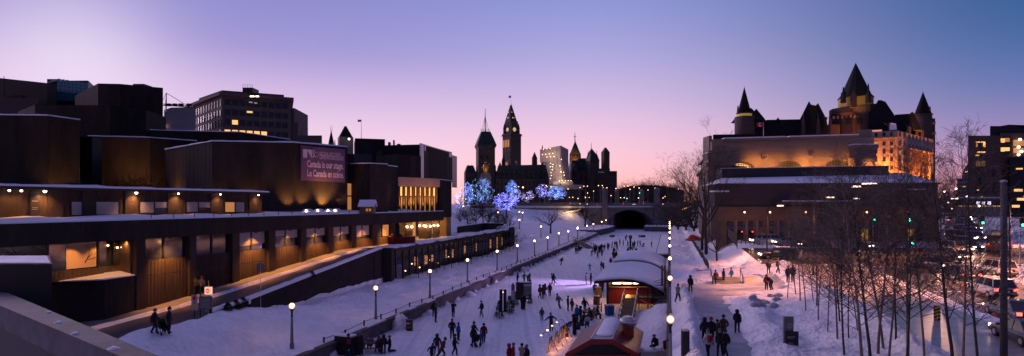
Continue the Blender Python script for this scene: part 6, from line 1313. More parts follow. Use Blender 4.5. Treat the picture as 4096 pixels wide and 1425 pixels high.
# ------------------------------------------------------------------ trees
def grow(seed, H, style):
    rnd = random.Random(seed); tr = MB(); br = MB()
    def seg_path(p, d, L_, k, wander, up):
        pts = [p.copy()]
        for i in range(k):
            d = (d + Vector((rnd.uniform(-1,1), rnd.uniform(-1,1), rnd.uniform(-.6,.6)))*wander + Vector((0,0,up))).normalized()
            p = p + d*(L_/k); pts.append(p.copy())
        return pts, d
    def branch(p, d, L_, r, lvl, maxl, kids, up):
        k = 4 if lvl <= 1 else (3 if lvl == 2 else 2)
        pts, d2 = seg_path(p, d, L_, k, .16 if lvl < 3 else .22, up)
        br.tube(pts, [max(.004, r*(1-.75*i/k)) for i in range(k+1)], 5 if lvl <= 1 else 3, False)
        if lvl >= maxl: return
        for c in range(kids[lvl]):
            t = rnd.uniform(.25, 1.0) if lvl else rnd.uniform(.3, 1.0)
            i = min(k-1, int(t*k)); q = pts[i].lerp(pts[i+1], t*k-i)
            dd = (pts[i+1]-pts[i]).normalized(); side = dd.cross(Vector((rnd.uniform(-1,1),rnd.uniform(-1,1),rnd.uniform(-1,1)))).normalized()
            a = rnd.uniform(.45, .95)
            branch(q, (dd*math.cos(a)+side*math.sin(a)).normalized(), L_*rnd.uniform(.38,.62), max(.005, r*(1-.75*t)*.55), lvl+1, maxl, kids, up)
    if style == 'slim':
        pts, d = seg_path(Vector((0,0,-.3)), Vector((rnd.uniform(-.04,.04),rnd.uniform(-.04,.04),1)), H, 9, .045, .06)
        r0 = H*.0058; tr.tube(pts, [r0*(1-.9*i/9) for i in range(10)], 7, False)
        n = 48
        for c in range(n):
            t = .22 + .76*(c/n)**.9; i = min(8, int(t*9)); q = pts[i].lerp(pts[i+1], t*9-i); az = c*2.4+rnd.uniform(-.5,.5)
            el = rnd.uniform(.35,.8)+.3*t; dd = Vector((math.cos(az)*math.cos(el), math.sin(az)*math.cos(el), math.sin(el)))
            branch(q, dd, H*(.27*(1-t)+.07)*rnd.uniform(.7,1.25), r0*(1-.88*t)*.42, 1, 3, [0,6,3], .03)
    elif style == 'wide':
        pts, d = seg_path(Vector((0,0,-.3)), Vector((0,0,1)), H*.3, 4, .06, .1); r0 = H*.026; tr.tube(pts, [r0*1.15, r0, r0*.92, r0*.86, r0*.8], 8, False)
        for c in range(7):
            az = c*2*math.pi/7+rnd.uniform(-.3,.3); el = rnd.uniform(.25,1.1) if c < 6 else 1.4; dd = Vector((math.cos(az)*math.cos(el), math.sin(az)*math.cos(el), math.sin(el)))
            branch(pts[-1]-Vector((0,0,H*rnd.uniform(0,.07))), dd, H*rnd.uniform(.42,.6), r0*.55, 0, 4, [5,5,4,3], .05)
    elif style == 'tall':
        pts, d = seg_path(Vector((0,0,-.3)), Vector((.03,0,1)), H*.42, 5, .04, .1); r0 = H*.016; tr.tube(pts, [r0*(1-.35*i/5) for i in range(6)], 8, False)
        for c in range(6):
            az = c*1.1+rnd.uniform(-.3,.3); el = rnd.uniform(.7,1.35); dd = Vector((math.cos(az)*math.cos(el), math.sin(az)*math.cos(el), math.sin(el)))
            branch(pts[-1]-Vector((0,0,H*rnd.uniform(0,.16))), dd, H*rnd.uniform(.4,.58), r0*.5, 0, 4, [5,5,4,3], .06)
    elif style == 'bush':
        tr.tube([(0,0,-.2),(0,0,H*.18)], [H*.03,H*.02], 6, False)
        for c in range(16):
            az = c*2.4; el = rnd.uniform(.5,1.3); dd = Vector((math.cos(az)*math.cos(el), math.sin(az)*math.cos(el), math.sin(el)))
            branch(Vector((0,0,H*.08)), dd, H*rnd.uniform(.6,.95), H*.014, 1, 4, [0,5,4,3], .03)
    return tr, br
def tree_proto(seed, H, style, bark, name):
    t = thing(name, 'tree', 'tree'); tr, br = grow(seed, H, style)
    tr.build('trunk', bark, t, True); br.build('branches', bark, t, False); return proto(t)
SLIM = [tree_proto(s, 10, 'slim', PBARK if s % 2 else BARK, 'slender_tree') for s in range(31, 36)]
WIDE = [tree_proto(s, 10, 'wide', BARK, 'bare_tree') for s in (41, 42, 43)]
TALL = [tree_proto(s, 10, 'tall', BARK, 'bare_tree') for s in (51, 52)]
BUSH = [tree_proto(s, 3, 'bush', BARK, 'bare_shrub') for s in (61, 62)]
rr = random.Random(77)
slim = [(803,314,9.5),(815.5,311,10),(821.5,317,9),(793,295,9),(788,297,8.5),(834,345,11),(845,352,10.5),(858,366,12),(868,365,12.5),(873,360,11),(887,365,12),(903,368,11.5),(912,372,13),(957,374,12.5),(966,376,11.5),(830,330,9.5),(852,338,10),(800,300,8.5),(840,320,9),(880,345,11),(922,352,10.5),(980,372,12),(862,330,9),(895,340,9.5),(812,298,8)]
for i, (u, v, h) in enumerate(slim):
    p = drop(u+rr.uniform(-5,5), v+rr.uniform(-7,5)); g_ = rr.uniform(.75,1.3); o_ = place(SLIM[i % 5], p, rr.uniform(0,6.28), (h/10*g_, h/10*g_, h/10*rr.uniform(.85,1.1)), 'slender bare young tree with fine twigs in the snowy strip beside the street', 'tree', 'young trees along the street'); o_.rotation_euler.x = rr.uniform(-.07,.07); o_.rotation_euler.y = rr.uniform(-.07,.07)
p = drop(550.5, 233); place(WIDE[0], p, .5, .95*1.15, 'broad bare dark tree with low spreading limbs on the snowy park slope', 'tree')
p = drop(585, 226.5); place(WIDE[1], p, 1.5, 1.35, 'tall bare dark tree beside the lit stair near the bridge', 'tree')
for i, (u, v, h) in enumerate([(467.6,226.5,6.5),(476,226.5,7),(494.5,230,6.5),(499.5,230,6),(509,233,6.5),(488,228,6.5),(483,222,7)]):
    place(WIDE[i % 3], drop(u, v), rr.uniform(0,6.28), h/10, 'small bare tree on the snow between the arts centre and the park slope', 'tree', 'small bare trees on the park slope')
for i, (u, v, h) in enumerate([(472,229,2.6),(497,233,2.8),(460,222,3.4),(489,218,4.5),(481,216,4.5),(497,219,4),(505,221,3.4),(512,246,3.8),(503,226,3.2),(465,219,3.6),(474,217,4.2),(590,226,3.4)]):
    place(BUSH[i % 2], drop(u, v), rr.uniform(0,6.28), (h/3*1.3, h/3*1.3, h/3), 'leafless dark shrub on the snowy park slope', 'shrub', 'shrubs on the park slope')
# promenade side
place(TALL[0], drop(702, 249.5), .3, 1.9, 'tall bare twin-trunk tree by the orange tarp, slimmer stem', 'tree'); place(TALL[1], drop(706.3, 253.5), 2.0, 2.0, 'tall bare thick-trunked tree at the head of the dark railing', 'tree')
place(WIDE[2], drop(717, 260.5), 1.0, .62, 'small bare spreading tree beside the parked dark car', 'tree')
for i, (u, Yq, h) in enumerate([(678,205,15),(686,190,14),(694,180,13),(672,225,12),(690,215,17),(699,200,16),(682,232,18),(696,228,18)]):
    x = X(u,Yq); place((BUSH if i < 4 else TALL)[i % 2], (x,Yq,height(x,Yq)), rr.uniform(0,6.28), (h/3*1.1,h/3*1.1,h/3*.75) if i < 4 else h/10, 'dense dark leafless thicket beside the promenade below the bridge' if i < 4 else 'large bare tree rising over the promenade thicket', 'shrub' if i < 4 else 'tree', 'promenade thicket' if i < 4 else 'bare trees above the thicket')
for i in range(26):
    u = 618 + i*2.55 + rr.uniform(-1,1); Yq = rr.uniform(335, 400); vtop = 181 + 6*abs(math.sin(i*1.3)) - (3 if 640 < u < 655 else 0); z1 = Zv(vtop, Yq); z0 = 10.6
    place((WIDE+TALL)[i % 5], (X(u,Yq),Yq,z0), rr.uniform(0,6.28), ((z1-z0)/8.5*1.15,(z1-z0)/8.5*1.15,(z1-z0)/9), 'bare winter tree in the dark tree line behind the bridge', 'tree', 'tree line behind the bridge')
hm = MB(); n = 40
hm.add([(X(612+72*i/n,410),410,Zv(190-5*math.sin(math.pi*i/n)-1.2*fbm(i,0,3,2),410) if k else 8) for k in (0,1) for i in range(n+1)] + [(X(612+72*i/n,470),470,Zv(190,410)-10 if k else 8) for k in (0,1) for i in range(n+1)], [(i,i+1,n+2+i,n+1+i) for i in range(n)] + [(n+1+i,n+2+i,3*n+4+i,3*n+3+i) for i in range(n)])
struct('wooded_hill', hm, mat('dark_wooded_slope', (.02,.017,.017), .95, var=.5, vscale=4))
for i, (u, Yq, v) in enumerate([(938,200,184),(943,210,180),(948,190,183),(954,215,186),(933,180,188),(928,170,191),(1008,230,180)]):
    z0 = height(X(u,Yq),Yq); z1 = Zv(v,Yq); place(WIDE[i % 3], (X(u,Yq),Yq,z0), i, (z1-z0)/9, 'bare tree among the lights of the far street beside the hotel', 'tree', 'trees on the far street')
for i, (u, Yq) in enumerate([(38,75),(70,75),(76,76),(83,77),(112,96),(118,95),(133,97),(141,97.5),(148,97)]):   # shrubs on the arts centre roof terrace
    place(BUSH[i % 2], (X(u,Yq-3),Yq-3,ZF+2.6 if False else ZP-.4), i, .75 + .5*(u > 110), 'leafless shrub in the snow on the arts centre roof', 'shrub', 'roof garden shrubs')
for u, v, s in ((60,274,.55),(84,277,.42)):
    p = fac(t_of_u(u, .4), .4, 5.85); p = Vector((X(u,46.5),46.5,5.8)); place(WIDE[1 if u < 70 else 2], p, 1.0, s, 'small bare ornamental tree in the arts centre planter, ' + ('the bushier one' if u < 70 else 'the sparser one'), 'tree')
# string-lit trees
LED = [nosample(mat('led_'+n_, (.2,.2,.2), .5, emit=c, estr=s)) for n_, c, s in (('blue',(.04,.10,1),6),('violet',(.35,.16,1),4.5),('green',(.02,.8,.4),1.8),('white',(.55,.55,1),2.5),('cyan',(.06,.3,1),3.5))]
def lit_tree(u, v0, v1, hw, Yq, pal, n, label, seed, pr_, thick=.07, trunk_v=None):
    rnd = random.Random(seed); zt, zb = Zv(v0,Yq), Zv(v1,Yq); x = X(u,Yq); z0 = height(x,Yq); k = Yq/FPX
    t = place(pr_, (x,Yq,z0), seed, (hw*k/4.2, hw*k/4.2, (zt-z0)/9.2), label, 'tree')
    b = MB(); c = Vector((x,Yq,(zt+zb)/2)); R3 = Vector((hw*k, hw*k*.8, (zt-zb)/2))
    cnt = 0
    while cnt < n*2.3:
        th, ph = rnd.uniform(0,6.28), math.acos(rnd.uniform(-1,1)); dth, dph = rnd.uniform(-1,1), rnd.uniform(-1,1); rad = rnd.uniform(.5,1.05); L_ = rnd.randint(6,16)
        for q in range(L_):
            st_ = .36/max(1.5,R3.x); th += st_*dth/max(.35,math.sin(ph)); ph += st_*dph; dth += rnd.uniform(-.45,.45); dph += rnd.uniform(-.45,.45); dth = clamp(dth,-1,1); dph = clamp(dph,-1,1); rad = clamp(rad+rnd.uniform(-.12,.12),.3,1.08)
            p = c + Vector((R3.x*rad*math.sin(ph)*math.cos(th), R3.y*rad*math.sin(ph)*math.sin(th), R3.z*rad*math.cos(ph)))
            r = thick*rnd.uniform(.7,1.2); b.cur = rnd.choice(pal)
            b.add([p+Vector(d)*r for d in ((1,0,0),(0,1,0),(-1,0,0),(0,-1,0),(0,0,1),(0,0,-1))], [(0,1,4),(1,2,4),(2,3,4),(3,0,4),(1,0,5),(2,1,5),(3,2,5),(0,3,5)]); cnt += 1
    o = b.build('string_lights', LED, None, False, 'stuff'); o.parent = t; o.matrix_parent_inverse = wm(t).inverted()
    return t
lit_tree(460,190,208,6,225,[0,3,2,1,4],130,'small dark tree sparsely strung with green and blue lights beside the arts centre',1,WIDE[0])
lit_tree(468,183,205,5.5,235,[0,4,2,1,3],260,'narrow tree strung with blue and cyan lights left of the arching one',2,TALL[0])
lit_tree(482,177.5,205,11.5,240,[0,3,1,2,4,2],420,'large arching tree strung with blue, green and violet lights',3,WIDE[1])
lit_tree(506,193,210.5,12.5,222,[0,0,0,3,3,1],620,'round tree wrapped in dense blue lights above the park slope',4,WIDE[2],.07)
lit_tree(512,181,195,6.5,255,[0,4,2,1],230,'bare tree with green, blue and violet light strings behind the round blue one',5,WIDE[0])
lit_tree(515,189,200,6,250,[3,3,3,0],200,'tree outlined in white lights beside the round blue one',6,TALL[1])
lit_tree(529,191,202,9,290,[3,3,3,1],190,'low tree sparsely outlined in white lights on the plaza',7,WIDE[1])
lit_tree(542,184.5,198,6.5,285,[1,1,2,0,3],260,'plaza tree with violet, green and white light strings',8,WIDE[2])
lit_tree(555.5,186.2,200,10.5,285,[0,3,1,2,4],560,'rounded plaza tree densely covered in blue and green lights',9,WIDE[0])
# small spruces on the ice
def spruce(H, seed):
    rnd = random.Random(seed); t = thing('spruce_tree', 'tree', 'tree'); part('trunk', t, BARK, lambda b: b.tube([(0,0,-.05),(0,0,H*.9)], [.05,.015], 6)); b = MB()
    for q in range(620):
        z = H*(.06+.94*rnd.random()**1.25); rmax = H*.30*(1-z/H)+.04; a = rnd.uniform(0,6.28); r = rmax*rnd.uniform(.35,1); c = Vector((r*math.cos(a), r*math.sin(a), z)); d = Vector((math.cos(a),math.sin(a),rnd.uniform(-.2,.5))).normalized(); s = d.cross(Vector((0,0,1))).normalized(); L_ = rnd.uniform(.10,.2)
        b.add([c-s*.05, c+s*.05, c+d*L_, c+Vector((0,0,.05))+d*L_*.4], [(0,1,2),(0,3,2),(1,3,2)])
    b.build('needles', EVERG, t); return proto(t)
SP = [spruce(1.9, 5), spruce(1.9, 6)]
for i, (u, v, s, d) in enumerate([(499.2,318,.95,'nearest the twin sign posts'),(509.5,313.5,1.0,'next to the wooden totem'),(515,305.5,.85,'beside the map board'),(530,304,.6,'short, under the map board')]): place(SP[i % 2], drop(u, v, 0.0), i, s, 'small dark spruce set in snow on the ice, ' + d, 'tree')
for u, v in ((228,311),(236,308),(243,306),(312,300)):
    p = drop(u, v); place(SP[0], p, u, (.9,.9,.38), 'low dark evergreen shrub poking out of the snowbank beside the ramp', 'shrub', 'evergreen shrubs in the snowbank')

# ------------------------------------------------------------------ things on the ice and banks
# sign cluster
t = thing('twin_sign', 'pair of dark upright sign planks with a small lamp on the ice', 'sign', drop(503,312,0.0)); p = drop(503,312,0.0)
for dx in (-.22,.22): part('plank', t, BLACK, lambda b: b.obox(p+Vector((dx,0,1.25)), .17,.04,1.25, .3*dx))
part('lamp', t, WARMF, lambda b: b.ball(p+Vector((0,-.05,2.2)), .05)); part('ladder_rung', t, GALV, lambda b: [b.obox(p+Vector((0,0,.5+.25*q)), .06,.02,.02) for q in range(7)])
t = thing('totem_sign', 'narrow wooden totem sign with pale notices among the spruces on the ice', 'sign', drop(513,308,0.0)); p = drop(513,308,0.0)
part('plank', t, WOODM, lambda b: b.extr([p+Vector((-.2,0,0)),p+Vector((.2,0,0)),p+Vector((.2,0,2.6)),p+Vector((0,0,2.9)),p+Vector((-.2,0,2.6))], (0,.08,0))); part('notice', t, BLIND, lambda b: b.obox(p+Vector((.02,-.03,1.5)), .17,.02,.55)); part('notice', t, mat('blue_notice', (.06,.16,.25), .6), lambda b: b.obox(p+Vector((.12,-.04,.8)), .16,.02,.16, .2))
t = thing('map_board', 'dark angled information board with map panel and snow on top, on the ice', 'sign', drop(523,302,0.0)); p = drop(523,302,0.0)
part('side_panel', t, BLACK, lambda b: b.extr([p+Vector((-.85,.5,.2)),p+Vector((-.05,0,.2)),p+Vector((-.05,0,2.35)),p+Vector((-.85,.5,2.35))], (.05,.06,0))); fr_ = part('map_panel', t, BLACK, lambda b: b.extr([p+Vector((0,0,.3)),p+Vector((1.05,.15,.3)),p+Vector((1.05,.15,2.35)),p+Vector((0,0,2.35))], (-.01,.07,0)))
for a, c, m in ((.5,.7,BLIND),(.75,1.3,mat('map_paper',(.16,.15,.15),.6)),(1.35,1.85,mat('map_blue',(.10,.14,.18),.6)),(1.9,2.2,BLIND)): part('map_sheet', fr_, m, lambda b: b.extr([p+Vector((.08,-.01,a)),p+Vector((.97,.12,a)),p+Vector((.97,.12,c)),p+Vector((.08,-.01,c))], (.005,-.02,0)))
part('snow_cap', t, SNOWR, lambda b: b.extr([p+Vector((-.85,.5,2.36)),p+Vector((-.05,-.02,2.36)),p+Vector((1.05,.13,2.36)),p+Vector((.6,.5,2.36))], (0,0,.09)))
p = drop(630.4,248.8,0.0); t = thing('round_sign', 'tall dark sign post with a round disc top on the crowded ice', 'sign', p); part('post', t, BLACK, lambda b: b.obox(p+Vector((0,0,1.4)), .22,.2,1.4)); part('plinth', t, BLACK, lambda b: b.obox(p+Vector((0,0,.2)), .5,.4,.2)); part('disc', t, DKMET, lambda b: b.extr([p+Vector((.48*math.cos(a),-.1,3.1+.48*math.sin(a))) for a in [2*math.pi*i/16 for i in range(16)]], (0,.15,0))); part('emblem', t, WHITEP, lambda b: b.extr([p+Vector((.1*math.cos(a),-.12,3.1+.1*math.sin(a))) for a in [2*math.pi*i/8 for i in range(8)]], (0,.02,0)))
# ice fence before the bridge
t = thing('ice_fence', 'light mesh fence with small dark notices across the ice before the bridge', 'fence', (CX(-14,196),196,0)); uu = [591.8+ (659-591.8)*i/10 for i in range(11)]; prev = None
for i, u in enumerate(uu):
    p = drop(u, 239.4-1.6*math.sin(math.pi*i/10)+1.2, 0.0); part('fence_post', t, GALV, lambda b: b.tube([p,p+Vector((0,0,1.3))], .05, 5))
    if prev: part('fence_rail', t, GALV, lambda b: [b.tube([prev+Vector((0,0,z)),p+Vector((0,0,z))], .03, 4) for z in (.1,.7,1.28)])
    prev = p
for u, w in ((612,.85),(626.5,.25),(639,.25),(642.5,.85)): p = drop(u,238.6,0.0); part('notice', t, BLACK, lambda b: b.obox(p+Vector((0,-.3,.85)), w,.03,.38)); 
# wooden stairs from the bank to the ice
t = thing('ice_stairs', 'dark timber stairs with railings leading from the bank down to the ice', 'stair', (CX(-26,150),150,0)); A_ = Vector((CX(-26.3,158),158,1.5)); B_ = Vector((CX(-20.5,147),147,0.05)); dA = B_-A_; ln_ = dA.length; sdv = Vector((-dA.y,dA.x,0)).normalized()*1.1
for q in range(9): c = A_+dA*((q+.5)/9); part('tread', t, WOODM, lambda b: b.add([c-sdv-dA*.05,c+sdv-dA*.05,c+sdv+dA*.05,c-sdv+dA*.05,c-sdv-dA*.05-Vector((0,0,.15)),c+sdv-dA*.05-Vector((0,0,.15)),c+sdv+dA*.05-Vector((0,0,.15)),c-sdv+dA*.05-Vector((0,0,.15))], [(0,1,2,3),(0,4,5,1),(1,5,6,2),(2,6,7,3),(3,7,4,0)]))
for s in (-1,1):
    part('handrail', t, BLACK, lambda b: [b.tube([A_+sdv*s+Vector((0,0,z)),B_+sdv*s+Vector((0,0,z))], .06, 5) for z in (.55,1.1)])
    for q in range(8): c = A_+dA*(q/7)+sdv*s; part('baluster', t, BLACK, lambda b: b.tube([c,c+Vector((0,0,1.1))], .05, 4))
# dock along the promenade
t = thing('snowy_dock', 'long snow-covered floating dock along the promenade wall', 'dock', (CX(-1.6,150),150,0)); part('deck', t, WOODM, lambda b: b.prism([pr(-2.9,122),pr(-.3,122),pr(-.3,196),pr(-2.9,196)], .2, .75)); part('deck_snow', t, SNOWR, lambda b: b.prism([pr(-2.95,122.2),pr(-.3,122.2),pr(-.3,195.8),pr(-2.95,195.8)], .751, .98))
for q in range(14): part('dock_post', t, BLACK, lambda b: b.obox((CX(-2.95,123+q*5.4),123+q*5.4,.55), .09,.09,.6))
# barrels and bins
def barrel(p, m, label, r=.32, h=1.0, bands=True, note=False, group=None):
    t = thing('waste_barrel', label, 'barrel', p); part('drum', t, m, lambda b: b.lathe([(r*.95,0),(r,.04),(r,h*.33),(r*1.05,h*.35),(r,h*.37),(r,h*.64),(r*1.05,h*.66),(r,h*.68),(r,h*.97),(r*1.04,h)], 14, p), True); part('rim', t, DKMET, lambda b: b.lathe([(r*1.05,h-.03),(r*1.05,h+.03)], 14, p))
    if bands: part('pale_band', t, mat('faded_band', (.3,.16,.14), .7), lambda b: [b.lathe([(r*1.055,h*z),(r*1.055,h*z+.03)], 14, p) for z in (.34,.65)])
    if note: part('notice', t, WHITEP, lambda b: b.obox(p+Vector((-.08,-r*1.04,h*.74)), .13,.012,.05))
barrel(drop(409.5,330.5,0.0), mat('rusty_red_drum', (.12,.03,.028), .6, var=.4, vscale=.4), 'rusty red steel waste barrel standing alone on the open ice', note=True)
barrel(drop(596.5,304.5,0.0), mat('rusty_red_drum', (.12,.03,.028)), 'dark red waste barrel in the amber light of the chalet', bands=False, r=.38)
p = drop(598,297.5,0.0); t = thing('lattice_bin', 'dark slatted bin with pale lid in front of the chalet', 'bin', p); part('box', t, BLACK, lambda b: b.obox(p+Vector((0,0,.65)), .38,.34,.65, .2)); part('lid', t, BLIND, lambda b: b.obox(p+Vector((0,0,1.32)), .4,.36,.03, .2))
for q in range(6): part('slat', t, WOODM, lambda b: b.obox(p+Vector((0,-.36,.15+q*.2)), .38,.02,.07, .05))
p = drop(609.4,315,0.0); t = thing('blue_bin', 'blue plastic recycling bin near the gangway foot', 'bin', p); part('box', t, mat('blue_plastic', (.02,.08,.22), .5), lambda b: b.square((p.x,p.y), .36,.42, 0, 1.0, .2)); part('lid', t, mat('blue_plastic', (.02,.08,.22)), lambda b: b.square((p.x,p.y), .45,.4, 1.0, 1.1, .2))
p = drop(343,360,0.0); p = Vector((CX(-25.6,44.2),44.2,0)); t = thing('recycling_station', 'dark recycling station with blue front panel against the canal wall', 'bin', p); part('cabinet', t, BLACK, lambda b: b.obox(p+Vector((0,0,.75)), .9,.4,.75, -.35)); part('blue_panel', t, mat('blue_plastic', (.02,.08,.22)), lambda b: b.obox(p+Vector((.25,-.52,.75)), .2,.03,.65, -.35)); part('snow_cap', t, SNOWR, lambda b: b.obox(p+Vector((-.1,0,1.55)), .8,.35,.06, -.35)); part('emblem', t, WHITEP, lambda b: [b.obox(p+Vector((dx,-.56,.5)), .05,.01,.06, -.35) for dx in (.28,.7)])
# picnic tables
def picnic(p, rz, label):
    t = thing('picnic_table', label, 'picnic table', p); M_ = Matrix.Translation(p) @ Matrix.Rotation(rz,4,'Z')
    def pb(name, c, h): part(name, t, WOODM, lambda b: b.obox(M_ @ Vector(c), h[0],h[1],h[2], rz))
    for q in range(4): pb('top_plank', (0,-.3+q*.2,.76), (.95,.09,.025))
    for s in (-1,1): pb('bench_plank', (0,s*.75,.45), (.95,.13,.025)); pb('cross_beam', (s*.7,0,.42), (.04,.8,.05)); part('leg', t, WOODM, lambda b: b.tube([M_@Vector((s*.7,-.55,0)), M_@Vector((s*.7,-.2,.74))], .05, 4)); part('leg', t, WOODM, lambda b: b.tube([M_@Vector((s*.7,.55,0)), M_@Vector((s*.7,.2,.74))], .05, 4))
picnic(drop(372.5,351.5,0.0), .1, 'dark picnic table crowded with skaters beside the canal wall'); picnic(drop(585,318,0.0), .9, 'picnic table among bundled-up skaters next to the red kiosk'); 
b_ = drop(597,316,0.0); t = thing('wooden_barrier', 'slanted timber rail barrier with warm-lit edges by the kiosk roof', 'fence', b_)
for z in (.35,.65,.95): part('rail', t, WOODM, lambda b: b.tube([b_+Vector((-.9,-2.4,z)), b_+Vector((.9,2.4,z))], .05, 4))
for q in (-1,0,1): part('post', t, WOODM, lambda b: b.obox(b_+Vector((.8*q,2.1*q,.55)), .05,.05,.55))
for u, v in ((684.5,350),):
    pass
p = Vector((CX(.95,33.5),33.5,2.5)); t = thing('black_pillar', 'slim black square pillar with pale top in the snowbank beside the promenade lamp', 'pillar', p); part('shaft', t, BLACK, lambda b: b.obox(p+Vector((0,0,.85)), .2,.2,1.0)); part('cap', t, BLIND, lambda b: b.obox(p+Vector((0,0,1.88)), .21,.21,.03))
# promenade: railing, tarp, steps, sign pylon
t = thing('promenade_railing', 'long dark railing running down the snowy promenade slope', 'railing', (CX(5.5,100),100,2.8)); prev = None; Yq = 79.0
while Yq < 139:
    x = CX(5.5,Yq); z = height(x,Yq)-.1; part('railing_post', t, BLACK, lambda b: b.obox((x,Yq,z+.5), .07,.07,.55))
    if prev: part('rail', t, BLACK, lambda b: (b.tube([prev,(x,Yq,z+1.0)], .05, 4), b.tube([Vector(prev)-Vector((0,0,.45)),(x,Yq,z+.55)], .05, 4))); part('picket', t, BLACK, lambda b: [b.tube([Vector(prev).lerp(Vector((x,Yq,z+1.0)),f)-Vector((0,0,.9)), Vector(prev).lerp(Vector((x,Yq,z+1.0)),f)], .03, 3) for f in (.25,.5,.75)])
    prev = (x,Yq,z+1.0); Yq += 1.6
p = drop(694,240.5); b = MB(); n = 12; vs = []
for j in range(6):
    for i in range(n+1): q = i/n; vs.append((p.x-1.9+3.9*q, p.y+(j-2.5)*.5, p.z-.1+max(0,(1.25+.35*math.sin(q*5))*math.sin(math.pi*j/5)**.5*(.35+.65*sm(0,.3,q)))))
b.add(vs, [(j*(n+1)+i, j*(n+1)+i+1, (j+1)*(n+1)+i+1, (j+1)*(n+1)+i) for j in range(5) for i in range(n)]); t = tag(b.build('orange_tarp', ORANGE, None, True), 'crumpled orange tarp covering a heap beside the bare trees', 'tarp')
t = thing('stone_steps', 'short flight of stone steps with handrails up from the snowy promenade', 'stair', (CX(6.5,66.5),66.5,2.4))
for q in range(4): part('step', t, CONC, lambda b: b.prism([pr(5.2,66.6+q*.45),pr(8.6,66.2+q*.45),pr(8.6,66.65+q*.45),pr(5.2,67.05+q*.45)], 2.2, 2.5+q*.17))
part('handrail', t, BLACK, lambda b: (b.tube([(CX(8.7,66),66,3.3),(CX(8.7,68.4),68.4,4.0),(CX(9.4,69),69,4.0)], .05, 5), b.tube([(CX(5.1,66.4),66.4,3.2),(CX(5.1,68.6),68.6,3.8),(CX(3.4,69.5),69.5,3.6)], .05, 5)))
for l, yy, z in ((8.7,66,2.3),(8.7,68.4,2.9),(5.1,66.4,2.3),(5.1,68.6,2.9)): part('rail_post', t, BLACK, lambda b: b.tube([(CX(l,yy),yy,z),(CX(l,yy),yy,z+1.0)], .045, 5))
part('side_wall', t, CONC, lambda b: b.prism([pr(8.9,66.2),pr(12.2,67.8),pr(12.2,68.3),pr(8.9,66.7)], 2.2, 3.2))
p = Vector((X(790,36.5),36.5,height(X(790,36.5),36.5))); t = thing('sign_pylon', 'tall grey information pylon with round emblem over a dark panel in the snow', 'sign', p)
zt_ = Zv(316.5,36.5); part('upper_panel', t, mat('grey_panel', (.14,.13,.14), .5), lambda b: b.box(p.x-.42,p.x+.2,p.y-.08,p.y+.08,p.z-.3,zt_)); part('lower_panel', t, mat('navy_panel', (.015,.018,.03), .5), lambda b: b.box(p.x-.36,p.x+.46,p.y-.2,p.y-.081,p.z-.3,zt_-.95))
b = MB(); k = 18
for i in range(k): a0, a1 = 2*math.pi*i/k, 2*math.pi*(i+1)/k; b.add([(p.x-.06+r*math.cos(a),p.y-.09,zt_-.6+r*math.sin(a)) for r,a in ((.15,a0),(.18,a0),(.18,a1),(.15,a1))], [(0,1,2,3)])
for q in range(5): z = zt_-.72+.06*q; b.add([(p.x-.16,p.y-.09,z),(p.x+.04,p.y-.09,z),(p.x+.04,p.y-.09,z+.025),(p.x-.16,p.y-.09,z+.025)], [(0,1,2,3)])
b.add([(p.x-.2,p.y-.09,zt_-.2),(p.x-.19,p.y-.09,zt_-.22),(p.x+.06,p.y-.09,zt_-.42),(p.x+.05,p.y-.09,zt_-.4)], [(0,1,2,3)]); b.build('emblem', BLIND, t)
part('lettering', t, BLIND, lambda b: [b.box(p.x-.26,p.x-.26+w,p.y-.208,p.y-.202,z,z+.03) for z, w in ((zt_-1.3,.5),(zt_-1.38,.42),(zt_-1.7,.35),(zt_-1.78,.45))])
# road signs by the ramp
def sign_post(p, h): return lambda b: b.tube([p+Vector((0,0,-.5)),p+Vector((0,0,h))], .035, 5)
p = Vector((CX(-37.6,47.6),47.6,2.6)); p = P(208.5,291,47); p.z = ramp_z(47); t = thing('no_entry_sign', 'lit white box sign with red no-entry disc beside the ramp road', 'sign', p)
part('post', t, YELP, sign_post(p, 3.0)); bx = part('light_box', t, nosample(mat('lit_sign_box', (.8,.6,.5), .5, emit=(1,.55,.38), estr=.75)), lambda b: b.obox(p+Vector((0,0,2.15)), .27,.12,.31)); part('red_disc', bx, nosample(mat('lit_red_disc', (.7,.05,.02), .5, emit=(1,.12,.03), estr=.6)), lambda b: b.extr([p+Vector((.17*math.cos(a),-.14,2.15+.2*math.sin(a))) for a in [2*math.pi*i/18 for i in range(18)]], (0,.015,0))); part('white_bar', bx, nosample(mat('lit_sign_box', (.8,.6,.5))), lambda b: b.obox(p+Vector((0,-.15,2.15)), .13,.01,.035))
p = P(205.5,309,45.5); p.z = height(p.x,p.y); t = thing('notice_board', 'grey notice board with lines of small print beside the ramp road', 'sign', p); bd_ = part('board', t, mat('grey_panel',(.14,.13,.14)), lambda b: b.obox(p+Vector((0,0,1.5)), .55,.04,.52)); part('print_line', bd_, BLIND, lambda b: [b.obox(p+Vector((0,-.045,1.15+q*.11)), .42-.05*(q%3),.005,.018) for q in range(7)])
for s in (-.4,.4): part('post', t, DKMET, sign_post(p+Vector((s,0,0)), 2.1))
p = P(194.5,318,44); p.z = height(p.x,p.y); t = thing('caution_sign', 'narrow sign post with red disc and amber diamond beside the ramp', 'sign', p); part('post', t, DKMET, sign_post(p, 2.5)); part('plate', t, BLIND, lambda b: b.obox(p+Vector((0,0,1.8)), .24,.02,.62)); part('red_disc', t, mat('sign_red', (.5,.03,.03), .5), lambda b: b.extr([p+Vector((.16*math.cos(a),-.04,2.15+.16*math.sin(a))) for a in [2*math.pi*i/14 for i in range(14)]], (0,.015,0))); part('amber_diamond', t, YELP, lambda b: b.extr([p+Vector((.17*math.cos(a),-.04,1.5+.17*math.sin(a))) for a in [math.pi*i/2 for i in range(4)]], (0,.015,0)))
